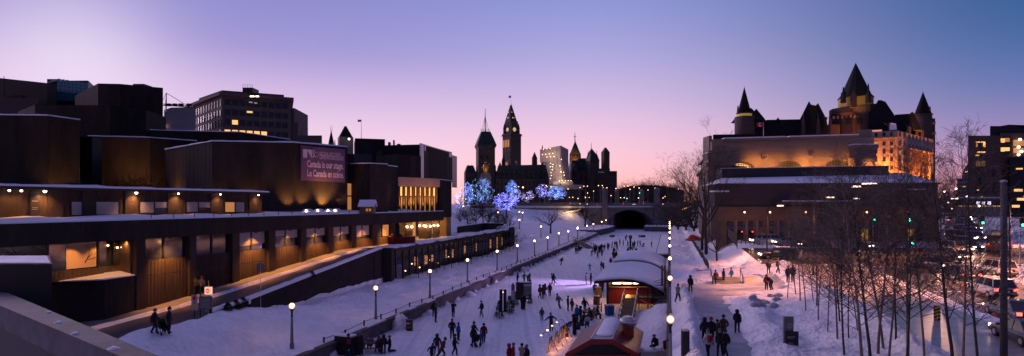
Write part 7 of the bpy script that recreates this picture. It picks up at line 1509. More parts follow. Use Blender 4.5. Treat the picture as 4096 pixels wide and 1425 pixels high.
p = P(260.5,290,53); p.z = 1.6; t = thing('back_sign', 'blank square road sign on a tall thin post above the retaining wall', 'sign', p); part('post', t, GALV, sign_post(p, 4.6)); part('plate', t, mat('grey_panel',(.14,.13,.14)), lambda b: b.obox(p+Vector((0,0,4.3)), .32,.02,.38))
p = P(255.5,305,50.5); t = thing('small_notice', 'small white notice fixed to the dark retaining wall', 'sign', p); part('plate', t, WHITEP, lambda b: b.obox((CX(-38.82,51.5),51.5,3.0), .02,.2,.3))
p = P(937,322,41); p.z = height(p.x,p.y); t = thing('hazard_sign', 'black and yellow striped hazard marker on the road median', 'sign', p); zc_ = Zv(313,41); part('post', t, GALV, sign_post(p, zc_-p.z)); pl2 = part('plate', t, BLACK, lambda b: b.box(p.x-.24,p.x+.24,p.y-.02,p.y+.02,zc_-.55,zc_+.55))
for q in range(4): part('yellow_stripe', pl2, YELP, lambda b: b.extr([(p.x-.22,p.y-.04,zc_-.5+q*.26),(p.x+.22,p.y-.04,zc_-.34+q*.26),(p.x+.22,p.y-.04,zc_-.24+q*.26),(p.x-.22,p.y-.04,zc_-.40+q*.26)], (0,.015,0)))
# foreground: parapet of the camera's own bridge
pp = thing('bridge_parapet', 'close snow-dusted concrete parapet and dark block of the viewing bridge', 'parapet', (-3,3.5,10)); PM = mat('parapet_concrete', (.06,.055,.058), .8, col2=(.13,.13,.15), var=.25, vscale=.4, bump=.3, bscale=12)
def ray(u, v, Yq): return P(u, v, Yq)
a0, a1 = ray(-12,296,5.2), ray(158,360,4.1)
zt_ = 0
def line(u0,v0,u1,v1,z):
    q0 = drop(u0,v0,z); q1 = drop(u1,v1,z); return q0, q1
zt1 = 11.05
f0, f1 = line(0,305.5,120,356,zt1); r0, r1 = line(27.6,301,159,356,zt1)
ext = lambda p, q, k: p + (q-p)*k
f0e, f1e, r0e, r1e = ext(f1,f0,1.6), ext(f0,f1,1.5), ext(r1,r0,1.25), ext(r0,r1,1.5)
part('coping', pp, PM, lambda b: b.prism([tuple(q[:2]) for q in (f0e,f1e,r1e,r0e)], zt1-.2, zt1))
part('wall', pp, BLACK, lambda b: b.prism([tuple(q[:2]) for q in (f0e.lerp(r0e,.35),f1e.lerp(r1e,.35),r1e.lerp(f1e,.15),r0e.lerp(f0e,.15))], 8, zt1-.202))  # black colour stands for the dark void under the coping
blk = part('end_block', pp, mat('dark_parapet', (.03,.028,.03), .8), lambda b: b.prism([(X(-60,6.2),6.2),(X(52,6.2),6.2),(X(49,7.2),7.2),(X(-60,7.2),7.2)],8,Zv(264,6.2))); part('block_snow', pp, SNOWR, lambda b: b.prism([(X(-60,6.25),6.25),(X(50,6.25),6.25),(X(47,7.1),7.1),(X(-60,7.1),7.1)],Zv(264,6.2)+.001,Zv(263.2,6.2)))
random.seed(8)
for q in range(4):
    f = random.uniform(.1,.9); c = f0.lerp(f1,f).lerp(r0.lerp(r1,f), random.uniform(.15,.85)); part('snow_patch', pp, SNOWR, lambda b: b.lathe([(random.uniform(.02,.05),0),(.015,.012)], 9, c))

# ------------------------------------------------------------------ people
BASE = dict(pel=(0,0,.95), spi=(0,0,1.14), che=(0,0,1.33), nek=(0,-.01,1.47), hd0=(0,-.02,1.55), hd1=(0,-.025,1.64), hd2=(0,-.01,1.72),
    shL=(-.17,0,1.39), elL=(-.25,.03,1.12), wrL=(-.25,-.05,.90), haL=(-.245,-.08,.81), shR=(.17,0,1.39), elR=(.25,.03,1.12), wrR=(.25,-.05,.90), haR=(.245,-.08,.81),
    hiL=(-.09,0,.90), knL=(-.10,-.02,.50), anL=(-.10,.03,.10), toL=(-.12,-.14,.05), hiR=(.09,0,.90), knR=(.10,-.02,.50), anR=(.10,.03,.10), toR=(.12,-.14,.05))
RAD = dict(pel=.155, spi=.15, che=.165, nek=.075, hd0=.085, hd1=.105, hd2=.07, sh=.095, el=.075, wr=.058, ha=.045, hi=.115, kn=.078, an=.062, to=.045)
EDG = [('pel','spi'),('spi','che'),('che','nek'),('nek','hd0'),('hd0','hd1'),('hd1','hd2')] + [e for s in 'LR' for e in (('che','sh'+s),('sh'+s,'el'+s),('el'+s,'wr'+s),('wr'+s,'ha'+s),('pel','hi'+s),('hi'+s,'kn'+s),('kn'+s,'an'+s),('an'+s,'to'+s))]
def lean(J, a, z0=.92, names=None):      # tip the upper body forward
    for k, (x, y, z) in list(J.items()):
        if z > z0 and (names is None or k in names): J[k] = (x, y*math.cos(a)-(z-z0)*math.sin(a), z0+(z-z0)*math.cos(a)+y*math.sin(a)*.3)
    return J
def pose(kind):
    J = dict(BASE)
    if kind == 'walk': J.update(knL=(-.10,-.16,.52), anL=(-.10,-.16,.12), toL=(-.12,-.33,.08), knR=(.10,.06,.50), anR=(.10,.24,.14), toR=(.11,.12,.06), elL=(-.24,.10,1.13), wrL=(-.24,.08,.90), haL=(-.24,.06,.81), elR=(.24,-.04,1.12), wrR=(.22,-.22,.96), haR=(.21,-.29,.9))
    if kind == 'skate': J.update(knL=(-.12,-.18,.55), anL=(-.10,.0,.12), toL=(-.11,-.16,.05), knR=(.16,.14,.52), anR=(.24,.46,.22), toR=(.30,.36,.10), elL=(-.28,.14,1.14), wrL=(-.30,.2,.92), haL=(-.3,.22,.84), elR=(.28,-.1,1.14), wrR=(.16,-.28,1.0), haR=(.1,-.32,.95)); lean(J, .34)
    if kind == 'spread': J.update(knL=(-.12,-.12,.54), anL=(-.12,.04,.11), toL=(-.14,-.12,.05), knR=(.14,.02,.52), anR=(.18,.2,.14), toR=(.2,.06,.06), elL=(-.40,.0,1.24), wrL=(-.58,-.04,1.10), haL=(-.66,-.05,1.06), elR=(.40,0,1.24), wrR=(.58,-.04,1.10), haR=(.66,-.05,1.06)); lean(J, .15)
    if kind == 'bend': J.update(knL=(-.12,-.16,.5), knR=(.12,-.16,.5), elL=(-.24,-.12,1.10), wrL=(-.16,-.22,.92), haL=(-.12,-.26,.86), elR=(.24,-.12,1.10), wrR=(.16,-.22,.92), haR=(.12,-.26,.86)); lean(J, 1.0)
    if kind == 'photo': J.update(elL=(-.27,-.14,1.20), wrL=(-.12,-.30,1.40), haL=(-.07,-.32,1.48), elR=(.27,-.14,1.20), wrR=(.12,-.30,1.40), haR=(.07,-.32,1.48))
    if kind == 'pocket': J.update(elL=(-.29,.06,1.13), wrL=(-.20,-.08,.98), haL=(-.15,-.11,.94), elR=(.29,.06,1.13), wrR=(.20,-.08,.98), haR=(.15,-.11,.94), anL=(-.14,.03,.1), toL=(-.19,-.13,.05))
    if kind == 'push': J.update(elL=(-.24,-.14,1.14), wrL=(-.20,-.36,1.05), haL=(-.19,-.43,1.04), elR=(.24,-.14,1.14), wrR=(.20,-.36,1.05), haR=(.19,-.43,1.04), knL=(-.1,-.12,.52), anL=(-.1,-.1,.11), toL=(-.12,-.27,.06), knR=(.1,.06,.5), anR=(.1,.2,.13), toR=(.11,.06,.06)); lean(J, .12)
    if kind == 'sit':
        for k, (x, y, z) in list(J.items()):
            if z > .85: J[k] = (x, y, z-.42)
        J.update(hiL=(-.09,-.02,.50), knL=(-.12,-.44,.50), anL=(-.12,-.46,.10), toL=(-.13,-.62,.05), hiR=(.09,-.02,.50), knR=(.12,-.44,.50), anR=(.12,-.40,.10), toR=(.13,-.56,.05), elL=(-.25,-.08,.74), wrL=(-.14,-.28,.66), haL=(-.10,-.33,.64), elR=(.25,-.08,.74), wrR=(.14,-.28,.66), haR=(.10,-.33,.64)); lean(J, .28, .55)
    if kind == 'kneel':
        for k, (x, y, z) in list(J.items()):
            if z > .85: J[k] = (x, y, z-.42)
        J.update(hiL=(-.09,0,.50), knL=(-.13,-.1,.08), anL=(-.13,.36,.08), toL=(-.13,.50,.05), hiR=(.09,0,.50), knR=(.13,-.1,.08), anR=(.13,.36,.08), toR=(.13,.5,.05), elL=(-.26,-.1,.72), wrL=(-.14,-.3,.7), haL=(-.1,-.36,.7), elR=(.26,-.1,.72), wrR=(.14,-.3,.7), haR=(.1,-.36,.7))
    return J
SKIN = mat('skin', (.42,.26,.19), .6); BOOT = mat('dark_boots', (.02,.018,.018), .5); TROU = mat('dark_trousers', (.014,.015,.022), .85)
def person_mesh(kind):
    J = pose(kind); names = list(J); idx = {n: i for i, n in enumerate(names)}
    me = bpy.data.meshes.new('skel'); me.from_pydata([J[n] for n in names], [(idx[a],idx[b]) for a, b in EDG], []); o = bpy.data.objects.new('skel', me); COL.objects.link(o)
    o.modifiers.new('s', 'SKIN'); sub = o.modifiers.new('u', 'SUBSURF'); sub.levels = 1; sub.render_levels = 1
    for i, n in enumerate(names):
        r = RAD.get(n, RAD.get(n[:2], .06)); v = me.skin_vertices[0].data[i]; v.radius = (r*(1.12 if n in ('che','spi','pel') else 1), r*(.82 if n in ('che','spi','pel') else 1)); v.use_root = (n == 'pel')
    dg = bpy.context.evaluated_depsgraph_get(); m2 = bpy.data.meshes.new_from_object(o.evaluated_get(dg)); bpy.data.objects.remove(o); m2.name = 'body'
    segs = [(Vector(J[a]), Vector(J[b]), a, b) for a, b in EDG]
    def near(p):
        best = None
        for a, b, na, nb in segs:
            ab = b-a; t = clamp((p-a).dot(ab)/max(1e-9,ab.length_squared), 0, 1); d = (p-(a+ab*t)).length
            if best is None or d < best[0]: best = (d, na, nb, t)
        return best
    m2.materials.clear()
    for m in (mat('coat_black',(.012,.012,.015),.85), TROU, SKIN, BOOT): m2.materials.append(m)
    h1 = Vector(J['hd1'])
    for pl in m2.polygons:
        c = pl.center; _, na, nb, t = near(c); mi = 0
        if nb.startswith('hd'): mi = 2 if nb != 'hd0' else 0
        elif nb.startswith('ha'): mi = 3
        elif nb.startswith('to') or (nb.startswith('an') and t > .8): mi = 3
        elif nb.startswith('an') or nb.startswith('kn') and t > .22: mi = 1
        pl.material_index = mi; pl.use_smooth = True
    # face: nose and eyes pulled from the front of the head are too small to see; give the head a nose
    return m2, J
PM_ = {k: person_mesh(k) for k in ('stand','walk','skate','spread','bend','photo','pocket','push','sit','kneel')}
COATS = {n: mat('coat_'+n, c, .85, var=.12, vscale=.3) for n, c in dict(black=(.012,.012,.015), charcoal=(.03,.03,.034), navy=(.015,.02,.05), red=(.22,.02,.022), maroon=(.10,.015,.02), blue=(.02,.10,.30), cyan=(.03,.22,.36), teal=(.01,.13,.16), grey=(.12,.12,.13), brown=(.07,.045,.035), beige=(.25,.19,.14), white=(.45,.44,.46)).items()}
HATS = [mat('hat_'+n, c, .9) for n, c in (('black',(.012,.012,.014)),('grey',(.10,.10,.11)),('red',(.25,.02,.02)),('navy',(.015,.02,.06)))]
hatm = {}
def hat_mesh(kind, style):
    J = PM_[kind][1]; h = Vector(J['hd1']); up = (Vector(J['hd2'])-Vector(J['hd0'])).normalized()
    b = MB()
    if style == 'pom': b.lathe([(.118,-.02),(.122,.03),(.105,.09),(.06,.135),(.02,.15)], 10); b.ball((0,0,.175), .04, 6, 5)
    elif style == 'hood': b.lathe([(.10,-.14),(.135,-.08),(.14,.02),(.12,.10),(.06,.145),(.01,.155)], 10, (0,.03,0))
    elif style == 'cap': b.lathe([(.118,0),(.12,.04),(.10,.10),(.02,.13)], 10); b.box(-.07,.07,-.19,-.09,-.005,.012)
    else: b.lathe([(.117,-.03),(.12,.03),(.104,.09),(.06,.13),(.01,.142)], 10)
    M_ = Matrix.Translation(h) @ up.to_track_quat('Z','Y').to_matrix().to_4x4() if abs(up.z) < .95 else Matrix.Translation(h)
    me = b.mesh('hat', HATS[0], True); me.transform(M_); return me
pr2 = random.Random(99)
POSE_TXT = dict(stand='standing', walk='walking', skate='skating', spread='gliding with arms spread', bend='bending forward', photo='holding something up to the face', pocket='standing with hands in pockets', push='pushing with both hands', sit='sitting', kneel='kneeling')
def person(u, v, kind, coat, where, rz=None, s=1.0, trousers=None, group=None, z=None, hat=None, extra=None, at=None, label=None):
    p = Vector(at) if at is not None else drop(u, v, z)
    me, J = PM_[kind]; style = hat or pr2.choice(('beanie','beanie','pom','hood'))
    lab = ' '.join((label or f"person in {coat} coat {POSE_TXT[kind]} {where}").split()[:16])
    t = thing('person', lab, 'person', p, group or ('people ' + where))
    rz = pr2.uniform(0, 6.28) if rz is None else rz; t.rotation_euler = (0,0,rz); s *= pr2.uniform(.97,1.05); t.scale = (s*1.04,s*1.04,s)
    o = bpy.data.objects.new('body', me); COL.objects.link(o); o.parent = t
    o.material_slots[0].link = 'OBJECT'; o.material_slots[0].material = COATS[coat]
    if trousers: o.material_slots[1].link = 'OBJECT'; o.material_slots[1].material = COATS[trousers]
    key = (kind, style)
    if key not in hatm: hatm[key] = hat_mesh(kind, style)
    h = bpy.data.objects.new('hood' if style == 'hood' else 'hat', hatm[key]); COL.objects.link(h); h.parent = t
    h.material_slots[0].link = 'OBJECT'; h.material_slots[0].material = COATS[coat] if style == 'hood' else pr2.choice(HATS)
    if extra == 'backpack':
        b = MB(); c = Vector(J['che']); b.obox((c.x, c.y+.20, c.z-.12), .14,.09,.20); b.obox((c.x, c.y+.30, c.z-.18), .10,.03,.11); k = b.build('backpack', COATS['red'], None); k.parent = t
    if extra == 'scarf':
        b = MB(); c = Vector(J['nek']); b.lathe([(.085,-.04),(.105,0),(.085,.05)], 9, c); k = b.build('scarf', COATS['red'], None); k.parent = t
    return t
def Z8(x, y): return ((2200+.3348*x)/4, (850+.3348*y)/4)
def Z3(x, y): return ((1850+.5859*x)/4, (900+.5859*y)/4)
def Z2(x, y): return ((1200+.6416*x)/4, (850+.6416*y)/4)
def Z5(x, y): return ((2650+.6977*x)/4, (800+.6977*y)/4)
far = 'in the crowd on the far ice'
for (x, y, k, c) in [(310,498,'stand','black'),(332,498,'pocket','black'),(355,462,'sit','black'),(372,458,'sit','charcoal'),(345,460,'stand','black'),(500,525,'skate','brown'),(537,498,'stand','black'),(570,557,'walk','black'),(585,475,'stand','black'),(605,468,'pocket','black'),(620,455,'stand','navy'),(592,490,'stand','black'),(650,460,'walk','charcoal'),(620,525,'skate','brown'),(700,448,'stand','red'),(688,442,'stand','charcoal'),(740,430,'spread','charcoal'),(775,415,'walk','navy'),(795,418,'stand','black'),(805,457,'walk','black'),(835,390,'stand','red'),(875,402,'stand','black'),(905,345,'skate','charcoal'),(930,414,'walk','black'),(985,425,'stand','black'),(1000,434,'pocket','black'),(1010,415,'stand','navy'),(1045,405,'spread','black'),(1080,408,'push','black'),(1213,417,'stand','black'),(528,470,'stand','charcoal'),(560,480,'walk','black'),(545,462,'stand','brown')]:
    u, v = Z8(x, y); person(u, v, k, c, far if c != 'red' else ('near the stairs on the far ice' if x < 750 else 'behind the crowd on the far ice'), z=0.0, group='skaters on the far ice')
def stroller(p, rz, label):
    t = thing('stroller', label, 'stroller', p); M_ = Matrix.Translation(p) @ Matrix.Rotation(rz,4,'Z')
    part('seat', t, COATS['black'], lambda b: b.add([M_@Vector(q) for q in ((-.22,-.3,.45),(.22,-.3,.45),(.22,.1,.4),(-.22,.1,.4),(-.22,.3,.95),(.22,.3,.95),(-.22,-.34,.3),(.22,-.34,.3))], [(0,1,2,3),(3,2,5,4),(0,6,7,1),(0,3,4),(1,5,2)])); part('hood', t, COATS['black'], lambda b: b.lathe([(.25,0),(.24,.12),(.15,.22),(.02,.25)], 8, M_@Vector((0,.2,.8)))); part('handle', t, DKMET, lambda b: b.tube([M_@Vector((-.2,.2,.5)),M_@Vector((-.2,.55,1.05)),M_@Vector((.2,.55,1.05)),M_@Vector((.2,.2,.5))], .018, 5))
    for x, y in ((-.24,-.25),(.24,-.25),(-.24,.3),(.24,.3)): part('wheel', t, BLACK, lambda b: b.extr([M_@Vector((x,y+.13*math.cos(a),.13+.13*math.sin(a))) for a in [2*math.pi*i/10 for i in range(10)]], M_.to_3x3()@Vector((.04,0,0)))); part('strut', t, DKMET, lambda b: b.tube([M_@Vector((x,y,.13)),M_@Vector((x*.8,0,.5))], .015, 4))
stroller(drop(*Z8(1112,410),0.0), -1.2, 'dark child stroller pushed across the far ice near the round sign')
mid = 'beside the chalets on the ice'
for (x, y, k, c) in [(765,505,'stand','black'),(790,562,'stand','black'),(770,572,'pocket','maroon'),(755,555,'stand','black'),(930,512,'stand','black'),(960,515,'stand','charcoal'),(985,515,'stand','black'),(1030,512,'stand','black')]: u, v = Z8(x, y); person(u, v, k, c, mid, z=0.0, group='skaters behind the chalet roofs')
for (x, y, k, c, w, kw) in [(135,637,'skate','maroon','alone along the canal wall',{}),(475,695,'spread','cyan','by the violet light',dict(s=.72)),(620,697,'skate','grey','near the chalet roof corner',{}),(40,872,'skate','black','in front of the violet pool of light',{}),(433,858,'pocket','maroon','at the edge of the violet light',dict(trousers='black')),(490,860,'stand','black','at the edge of the violet light',dict(hat='hood')),(725,645,'stand','red','beside the far chalet eave',{}),(640,720,'stand','black','at the chalet corner',{})]: u, v = Z8(x, y); person(u, v, k, c, w, z=0.0, **kw)
for (x, y, k, c, w, kw) in [(375,406,'stand','black','carrying a child by the canal wall',{}),(420,402,'spread','black','in the trio behind the map board',{}),(446,402,'bend','black','in the trio behind the map board',{}),(460,442,'stand','black','next to the map board',{}),(528,505,'walk','red','in the group of four crossing the ice',dict(trousers='black')),(550,506,'stand','charcoal','in the group of four crossing the ice',{}),(564,490,'walk','maroon','in the group of four crossing the ice',dict(s=.92)),(596,490,'walk','navy','in the group of four crossing the ice',{}),
    (620,408,'skate','charcoal','alone on the middle ice',{}),(660,576,'skate','grey','alone on the open ice',{}),(720,588,'pocket','black','talking in the middle of the ice',dict(hat='beanie')),(748,591,'stand','maroon','talking in the middle of the ice',dict(s=.85,hat='hood')),(836,605,'skate','black','passing the dark red barrel',dict(trousers='grey')),(130,630,'walk','black','alone beside the spruces',dict(trousers='grey')),(542,656,'stand','brown','alone on the near ice',dict(s=.8,trousers='teal')),(606,726,'spread','charcoal','on the near ice by the kiosk',{}),
    (72,800,'push','charcoal','pushing a stroller on the near ice',dict(rz=.9)),(125,830,'stand','blue','beside the stroller on the near ice',dict(s=.75)),(145,812,'walk','maroon','beside the stroller on the near ice',{}),(420,581,'stand','black','reading the map board',dict(s=1.05)),(405,580,'stand','black','reading the map board',{}),
    (690,762,'bend','black','lacing skates by the kiosk',{}),(712,765,'bend','blue','lacing skates by the kiosk',dict(trousers='black')),(757,752,'stand','black','at the picnic table by the kiosk',dict(hat='hood',s=1.03)),(772,748,'stand','charcoal','at the picnic table by the kiosk',{}),(782,660,'stand','blue','at the picnic table by the kiosk',{}),(806,672,'stand','black','at the picnic table by the kiosk',dict(hat='hood')),(838,690,'sit','black','on the bench by the kiosk',{}),(856,700,'sit','white','on the bench by the kiosk',{}),(874,682,'sit','charcoal','on the bench by the kiosk',{}),(895,650,'sit','beige','on the bench by the kiosk',{}),(912,640,'sit','black','on the bench by the kiosk',{}),(880,655,'sit','black','on the bench by the kiosk',{}),(820,720,'sit','black','on the bench by the kiosk',{}),(800,745,'sit','navy','on the bench by the kiosk',{}),
    (318,975,'stand','red','huddled on the near ice',dict(hat='hood')),(346,972,'stand','red','huddled with a hooded friend on the near ice',{}),(405,975,'photo','beige','sharing a phone on the near ice',{}),(440,978,'stand','black','sharing a phone on the near ice',dict(hat='beanie')),(945,462,'stand','red','at the chalet counter',{}),(957,455,'stand','black','at the chalet counter',{}),(905,465,'sit','black','on the step by the slatted bin',{})]:
    u, v = Z3(x, y); person(u, v, k, c, w, z=0.0, **kw)
u, v = Z3(375,406); pq = drop(u, v, 0.0); person(0,0,'sit','blue','', at=pq+Vector((0,0,1.0)), s=.55, label='small child in blue coat riding on shoulders by the canal wall')
stroller(drop(*Z3(92,828),0.0), .9+math.pi, 'black stroller beside the child in blue on the near ice')
for (x, y, k, c, w, kw) in [(836,655,'stand','black','by the canal wall with a friend',{}),(846,686,'stand','charcoal','by the canal wall with a friend',{}),(955,656,'photo','black','alone below the canal wall',{}),(948,792,'pocket','black','in the pair on the near ice',{}),(987,800,'stand','blue','in the pair on the near ice',dict(s=.88,trousers='black')),(965,895,'walk','black','on the ice behind the pair',dict(extra='scarf')),(855,893,'skate','charcoal','rushing over the near ice',dict(trousers='grey')),(884,925,'skate','maroon','rushing over the near ice',{}),(820,925,'skate','navy','rushing over the near ice',dict(s=.8)),(1082,838,'stand','black','beside the stroller group',{}),(378,893,'stand','black','at the picnic table by the canal wall',dict(rz=1.2,s=1.05)),(560,868,'kneel','black','on the ice by the picnic table',dict(rz=-1.2,hat='cap')),(440,866,'sit','grey','at the picnic table by the canal wall',{}),(480,874,'sit','brown','at the picnic table by the canal wall',{}),(520,885,'bend','black','at the picnic table by the canal wall',dict(hat='hood')),(500,862,'sit','black','at the picnic table by the canal wall',{}),(302,898,'stand','black','near the recycling station',dict(extra='backpack',rz=3.6)),(310,290,'stand','black','in the couple hugging on the ramp',{}),(328,286,'bend','black','in the couple hugging on the ramp',{})]:
    u, v = Z2(x, y)
    if 'ramp' in w: q = P(u, v-1, 80); person(0,0,k,c,w, at=(X(u,78),78,ramp_z(78)+.03), **kw)
    else: person(u, v, k, c, w, z=0.0, **kw)
for (u, v, k, c) in ((154.5,335.5,'walk','black'),(169,334.5,'stand','black')): q = drop(u, v); person(0,0,k,c,'on the road below the ramp', at=q, rz=1.8)
stroller(drop(163,335.5), 1.0, 'dark stroller between two people on the road below the ramp')
for (u, k, c) in ((196,'walk','brown'),(202,'walk','grey')): person(0,0,k,c,'climbing the ramp sidewalk', at=(X(u,53.5),53.5,ramp_z(53.5)+.17), rz=3.4)
for (x, y, k, c, w, kw) in [(160,536,'walk','black','alone on the snowy promenade path',{}),(88,590,'walk','grey','beside the promenade railing and lamp',{}),(305,485,'walk','maroon','on the stone steps',{}),(350,478,'stand','black','on the stone steps',{}),(395,470,'walk','blue','at the top of the stone steps',{}),(242,825,'stand','black','in the group standing on the promenade path',dict(rz=2.9,hat='hood')),(280,832,'stand','black','in the group standing on the promenade path',dict(rz=3.2,s=1.06)),(316,815,'stand','charcoal','in the group standing on the promenade path',dict(s=.92)),(350,810,'pocket','brown','in the group standing on the promenade path',{}),(428,765,'walk','black','alone on the promenade beside the group',dict(hat='hood',s=.97)),(262,905,'walk','white','with a red backpack at the front of the path',dict(extra='backpack',rz=3.3)),(330,900,'walk','black','walking arm in arm up the path',{}),(362,903,'walk','black','walking arm in arm up the path',{}),(596,518,'stand','maroon','by the rocky snow heap beside the trees',{}),(626,518,'bend','black','by the rocky snow heap beside the trees',{}),(608,432,'walk','black','on the snow behind the trees',{}),(662,422,'walk','charcoal','on the snow behind the trees',{}),(720,475,'stand','black','on the snow behind the trees',{}),(748,478,'stand','charcoal','on the snow behind the trees',{})]:
    u, v = Z5(x, y); person(u, v, k, c, w, **kw)
for (u, v, c) in ((841.5,271,'black'),(846,271.5,'black'),(883,254,'maroon'),(888.5,253,'black'),(893,254,'charcoal'),(957,243,'black'),(962,242,'charcoal'),(966,243.5,'black')): person(u, v, 'walk', c, 'waiting near the street crossing')
# seated worker beside the promenade wall
q = Vector((CX(-.95,40.2),40.2,1.25)); person(0,0,'sit','black','', at=q, rz=-1.0, hat='cap', label='person in black coat and cap sitting behind the pale freezers')
st_ = thing('deck_chair', 'red slatted wooden deck chair folded against the promenade wall', 'chair', q+Vector((.5,-.6,-.4)))
for i in range(5): part('slat', st_, REDP, lambda b: b.obox(q+Vector((.35+.11*i,-.7,.45+.05*i)), .04,.05,.55, .3))
part('frame', st_, WOODM, lambda b: (b.tube([q+Vector((.2,-.6,-.4)),q+Vector((.9,-.7,1.0))], .04, 4), b.tube([q+Vector((.9,-.5,-.4)),q+Vector((.3,-.7,.9))], .04, 4)))

# ------------------------------------------------------------------ vehicles
def car_proto(name, L_, W_, H_, roof, paint, snowy=False):
    """roof = (front base, front top, rear top, rear base) as fractions along the length, front at +Y"""
    t = thing(name, 'car', 'car'); hw = W_/2; zb, zs = .30, H_*.60
    sec = []
    def ring(y, w, z0, z1, crown=.0): return [(-w*.94,y,z0),(-w,y,z0+.12),(-w,y,lerp(z0,z1,.7)),(-w*.93,y,z1),(0,y,z1+crown),(w*.93,y,z1),(w,y,lerp(z0,z1,.7)),(w,y,z0+.12),(w*.94,y,z0)]
    ys_ = [(-.5,.86,.42,.86),(-.485,.95,.32,.94),(-.40,1,.28,.99),(-.2,1,.26,1.0),(.1,1,.26,1.0),(.3,1,.26,.97),(.42,.98,.28,.88),(.48,.92,.32,.78),(.5,.82,.42,.66)]
    rings = [ring(y*L_, w*hw, z0, zs*zz, .03) for y, w, z0, zz in ys_]; b = MB(); n = 9
    b.add([p for r in rings for p in r], [(j*n+i, j*n+(i+1)%n, (j+1)*n+(i+1)%n, (j+1)*n+i) for j in range(len(rings)-1) for i in range(n)] + [tuple(range(n)), tuple(range((len(rings)-1)*n, len(rings)*n))[::-1]])
    body = b.build('body', paint, t, True)
    fb, ft, rt, rb = [f*L_ for f in roof]; w0, w1 = hw*.93, hw*.74
    cab = [(-w0,fb,zs),(w0,fb,zs),(w0,rb,zs),(-w0,rb,zs),(-w1,ft,H_),(w1,ft,H_),(w1,rt,H_),(-w1,rt,H_)]
    gh = MB(); gh.add(cab, [(1,0,4,5),(0,3,7,4),(2,1,5,6),(3,2,6,7)]); gh.build('windows', GLASS, t)
    rf = MB(); rf.add([(-w1-.03,ft+.08,H_-.02),(w1+.03,ft+.08,H_-.02),(w1+.03,rt-.06,H_-.02),(-w1-.03,rt-.06,H_-.02),(-w1*.85,ft-.1,H_+.05),(w1*.85,ft-.1,H_+.05),(w1*.85,rt+.1,H_+.05),(-w1*.85,rt+.1,H_+.05)], [(4,5,6,7),(0,1,5,4),(1,2,6,5),(2,3,7,6),(3,0,4,7)]); rf.build('roof', paint, t)
    for s in (-1,1):
        for a, c in ((fb,ft),(rb,rt)): part('pillar', t, paint, lambda b: b.tube([(s*w0*1.005,a,zs),(s*w1*1.01,c,H_)], .045, 4))
        part('pillar', t, paint, lambda b: b.tube([(s*w0*1.005,(fb+rb)/2,zs),(s*w1*1.01,(ft+rt)/2,H_)], .04, 4)); part('wing_mirror', t, paint, lambda b: b.obox((s*(hw+.1),fb-.15,zs+.08), .1,.06,.07))
        part('headlight', t, HEADL, lambda b: b.obox((s*hw*.66,L_*.485,zs*.70), .2,.09,.085)); part('tail_light', t, REDL, lambda b: b.obox((s*hw*.74,-L_*.487,zs*.80), .15,.07,.11))
        for y in (L_*.31,-L_*.31):
            w = part('wheel', t, BLACK, lambda b: b.extr([(s*(hw-.19),y+.33*math.cos(a),.33+.33*math.sin(a)) for a in [2*math.pi*i/14 for i in range(14)]], (s*.2,0,0))); part('rim', w, GALV, lambda b: b.extr([(s*(hw+.012),y+.19*math.cos(a),.33+.19*math.sin(a)) for a in [2*math.pi*i/10 for i in range(10)]], (s*.008,0,0)))
    part('number_plate', t, WHITEP, lambda b: (b.box(-.26,.26,-L_*.505,-L_*.5,zs*.6,zs*.6+.12)))
    part('bumper', t, DKMET, lambda b: b.box(-hw*.9,hw*.9,-L_*.505,-L_*.47,.3,.48)); part('bumper', t, DKMET, lambda b: b.box(-hw*.9,hw*.9,L_*.47,L_*.503,.3,.46))
    if snowy: part('roof_snow', t, SNOWR, lambda b: b.prism([(-w1,rt),(w1,rt),(w1,ft),(-w1,ft)], H_+.051, H_+.17))
    return proto(t)
PAINT = {n: mat('paint_'+n, c, .3, spec=.6, coat=.6) for n, c in dict(black=(.012,.012,.014), grey=(.10,.10,.11), white=(.55,.55,.56), silver=(.28,.28,.30), red=(.16,.012,.014), navy=(.012,.02,.05)).items()}
CARS = {('sedan',n): car_proto('parked_car', 4.6,1.82,1.45,(.20,.04,-.22,-.40), PAINT[n]) for n in ('black','grey','silver')}
CARS.update({('suv',n): car_proto('sport_utility_vehicle', 4.7,1.9,1.72,(.22,.10,-.40,-.475), PAINT[n]) for n in ('white','black','silver')})
CARS[('wagon','black')] = car_proto('estate_car', 4.8,1.85,1.55,(.22,.08,-.38,-.47), PAINT['black'], True)
def car(u, v, key, rz, label, group=None, at=None):
    p = Vector(at) if at is not None else drop(u, v)
    if at is None: p.z = street_z(p.y) - .015 if p.y < 92 else height(p.x, p.y)
    return place(CARS[key], p, rz, 1.0, label, 'car', group)
away, toward_ = -TH, math.pi - TH
car(991,296,('suv','white'),away,'white sport utility vehicle with red tail lights queued on the avenue'); car(997,276,('suv','silver'),away,'silver sport utility vehicle ahead of the white one on the avenue'); car(961,279,('sedan','black'),away,'black car with red tail lights turning at the crossing'); car(1012,319,('sedan','grey'),away,'grey sedan with red tail lights behind the white vehicle on the avenue'); car(1024,343,('sedan','black'),away,'glossy black sedan at the back of the avenue queue')
car(930,269,('sedan','grey'),toward_+.5,'dark grey car turning with blazing headlights onto the slushy street'); car(944,261,('suv','black'),toward_+.6,'black vehicle with headlights on behind the turning grey car'); car(856,249,('sedan','silver'),toward_+.9,'silver car with headlights on crossing near the station doors'); car(957,253,('suv','silver'),toward_+.2,'silver vehicle with bright headlights waiting at the crossing'); car(968,250,('sedan','grey'),toward_+.2,'grey car with headlights on beside the waiting silver vehicle')
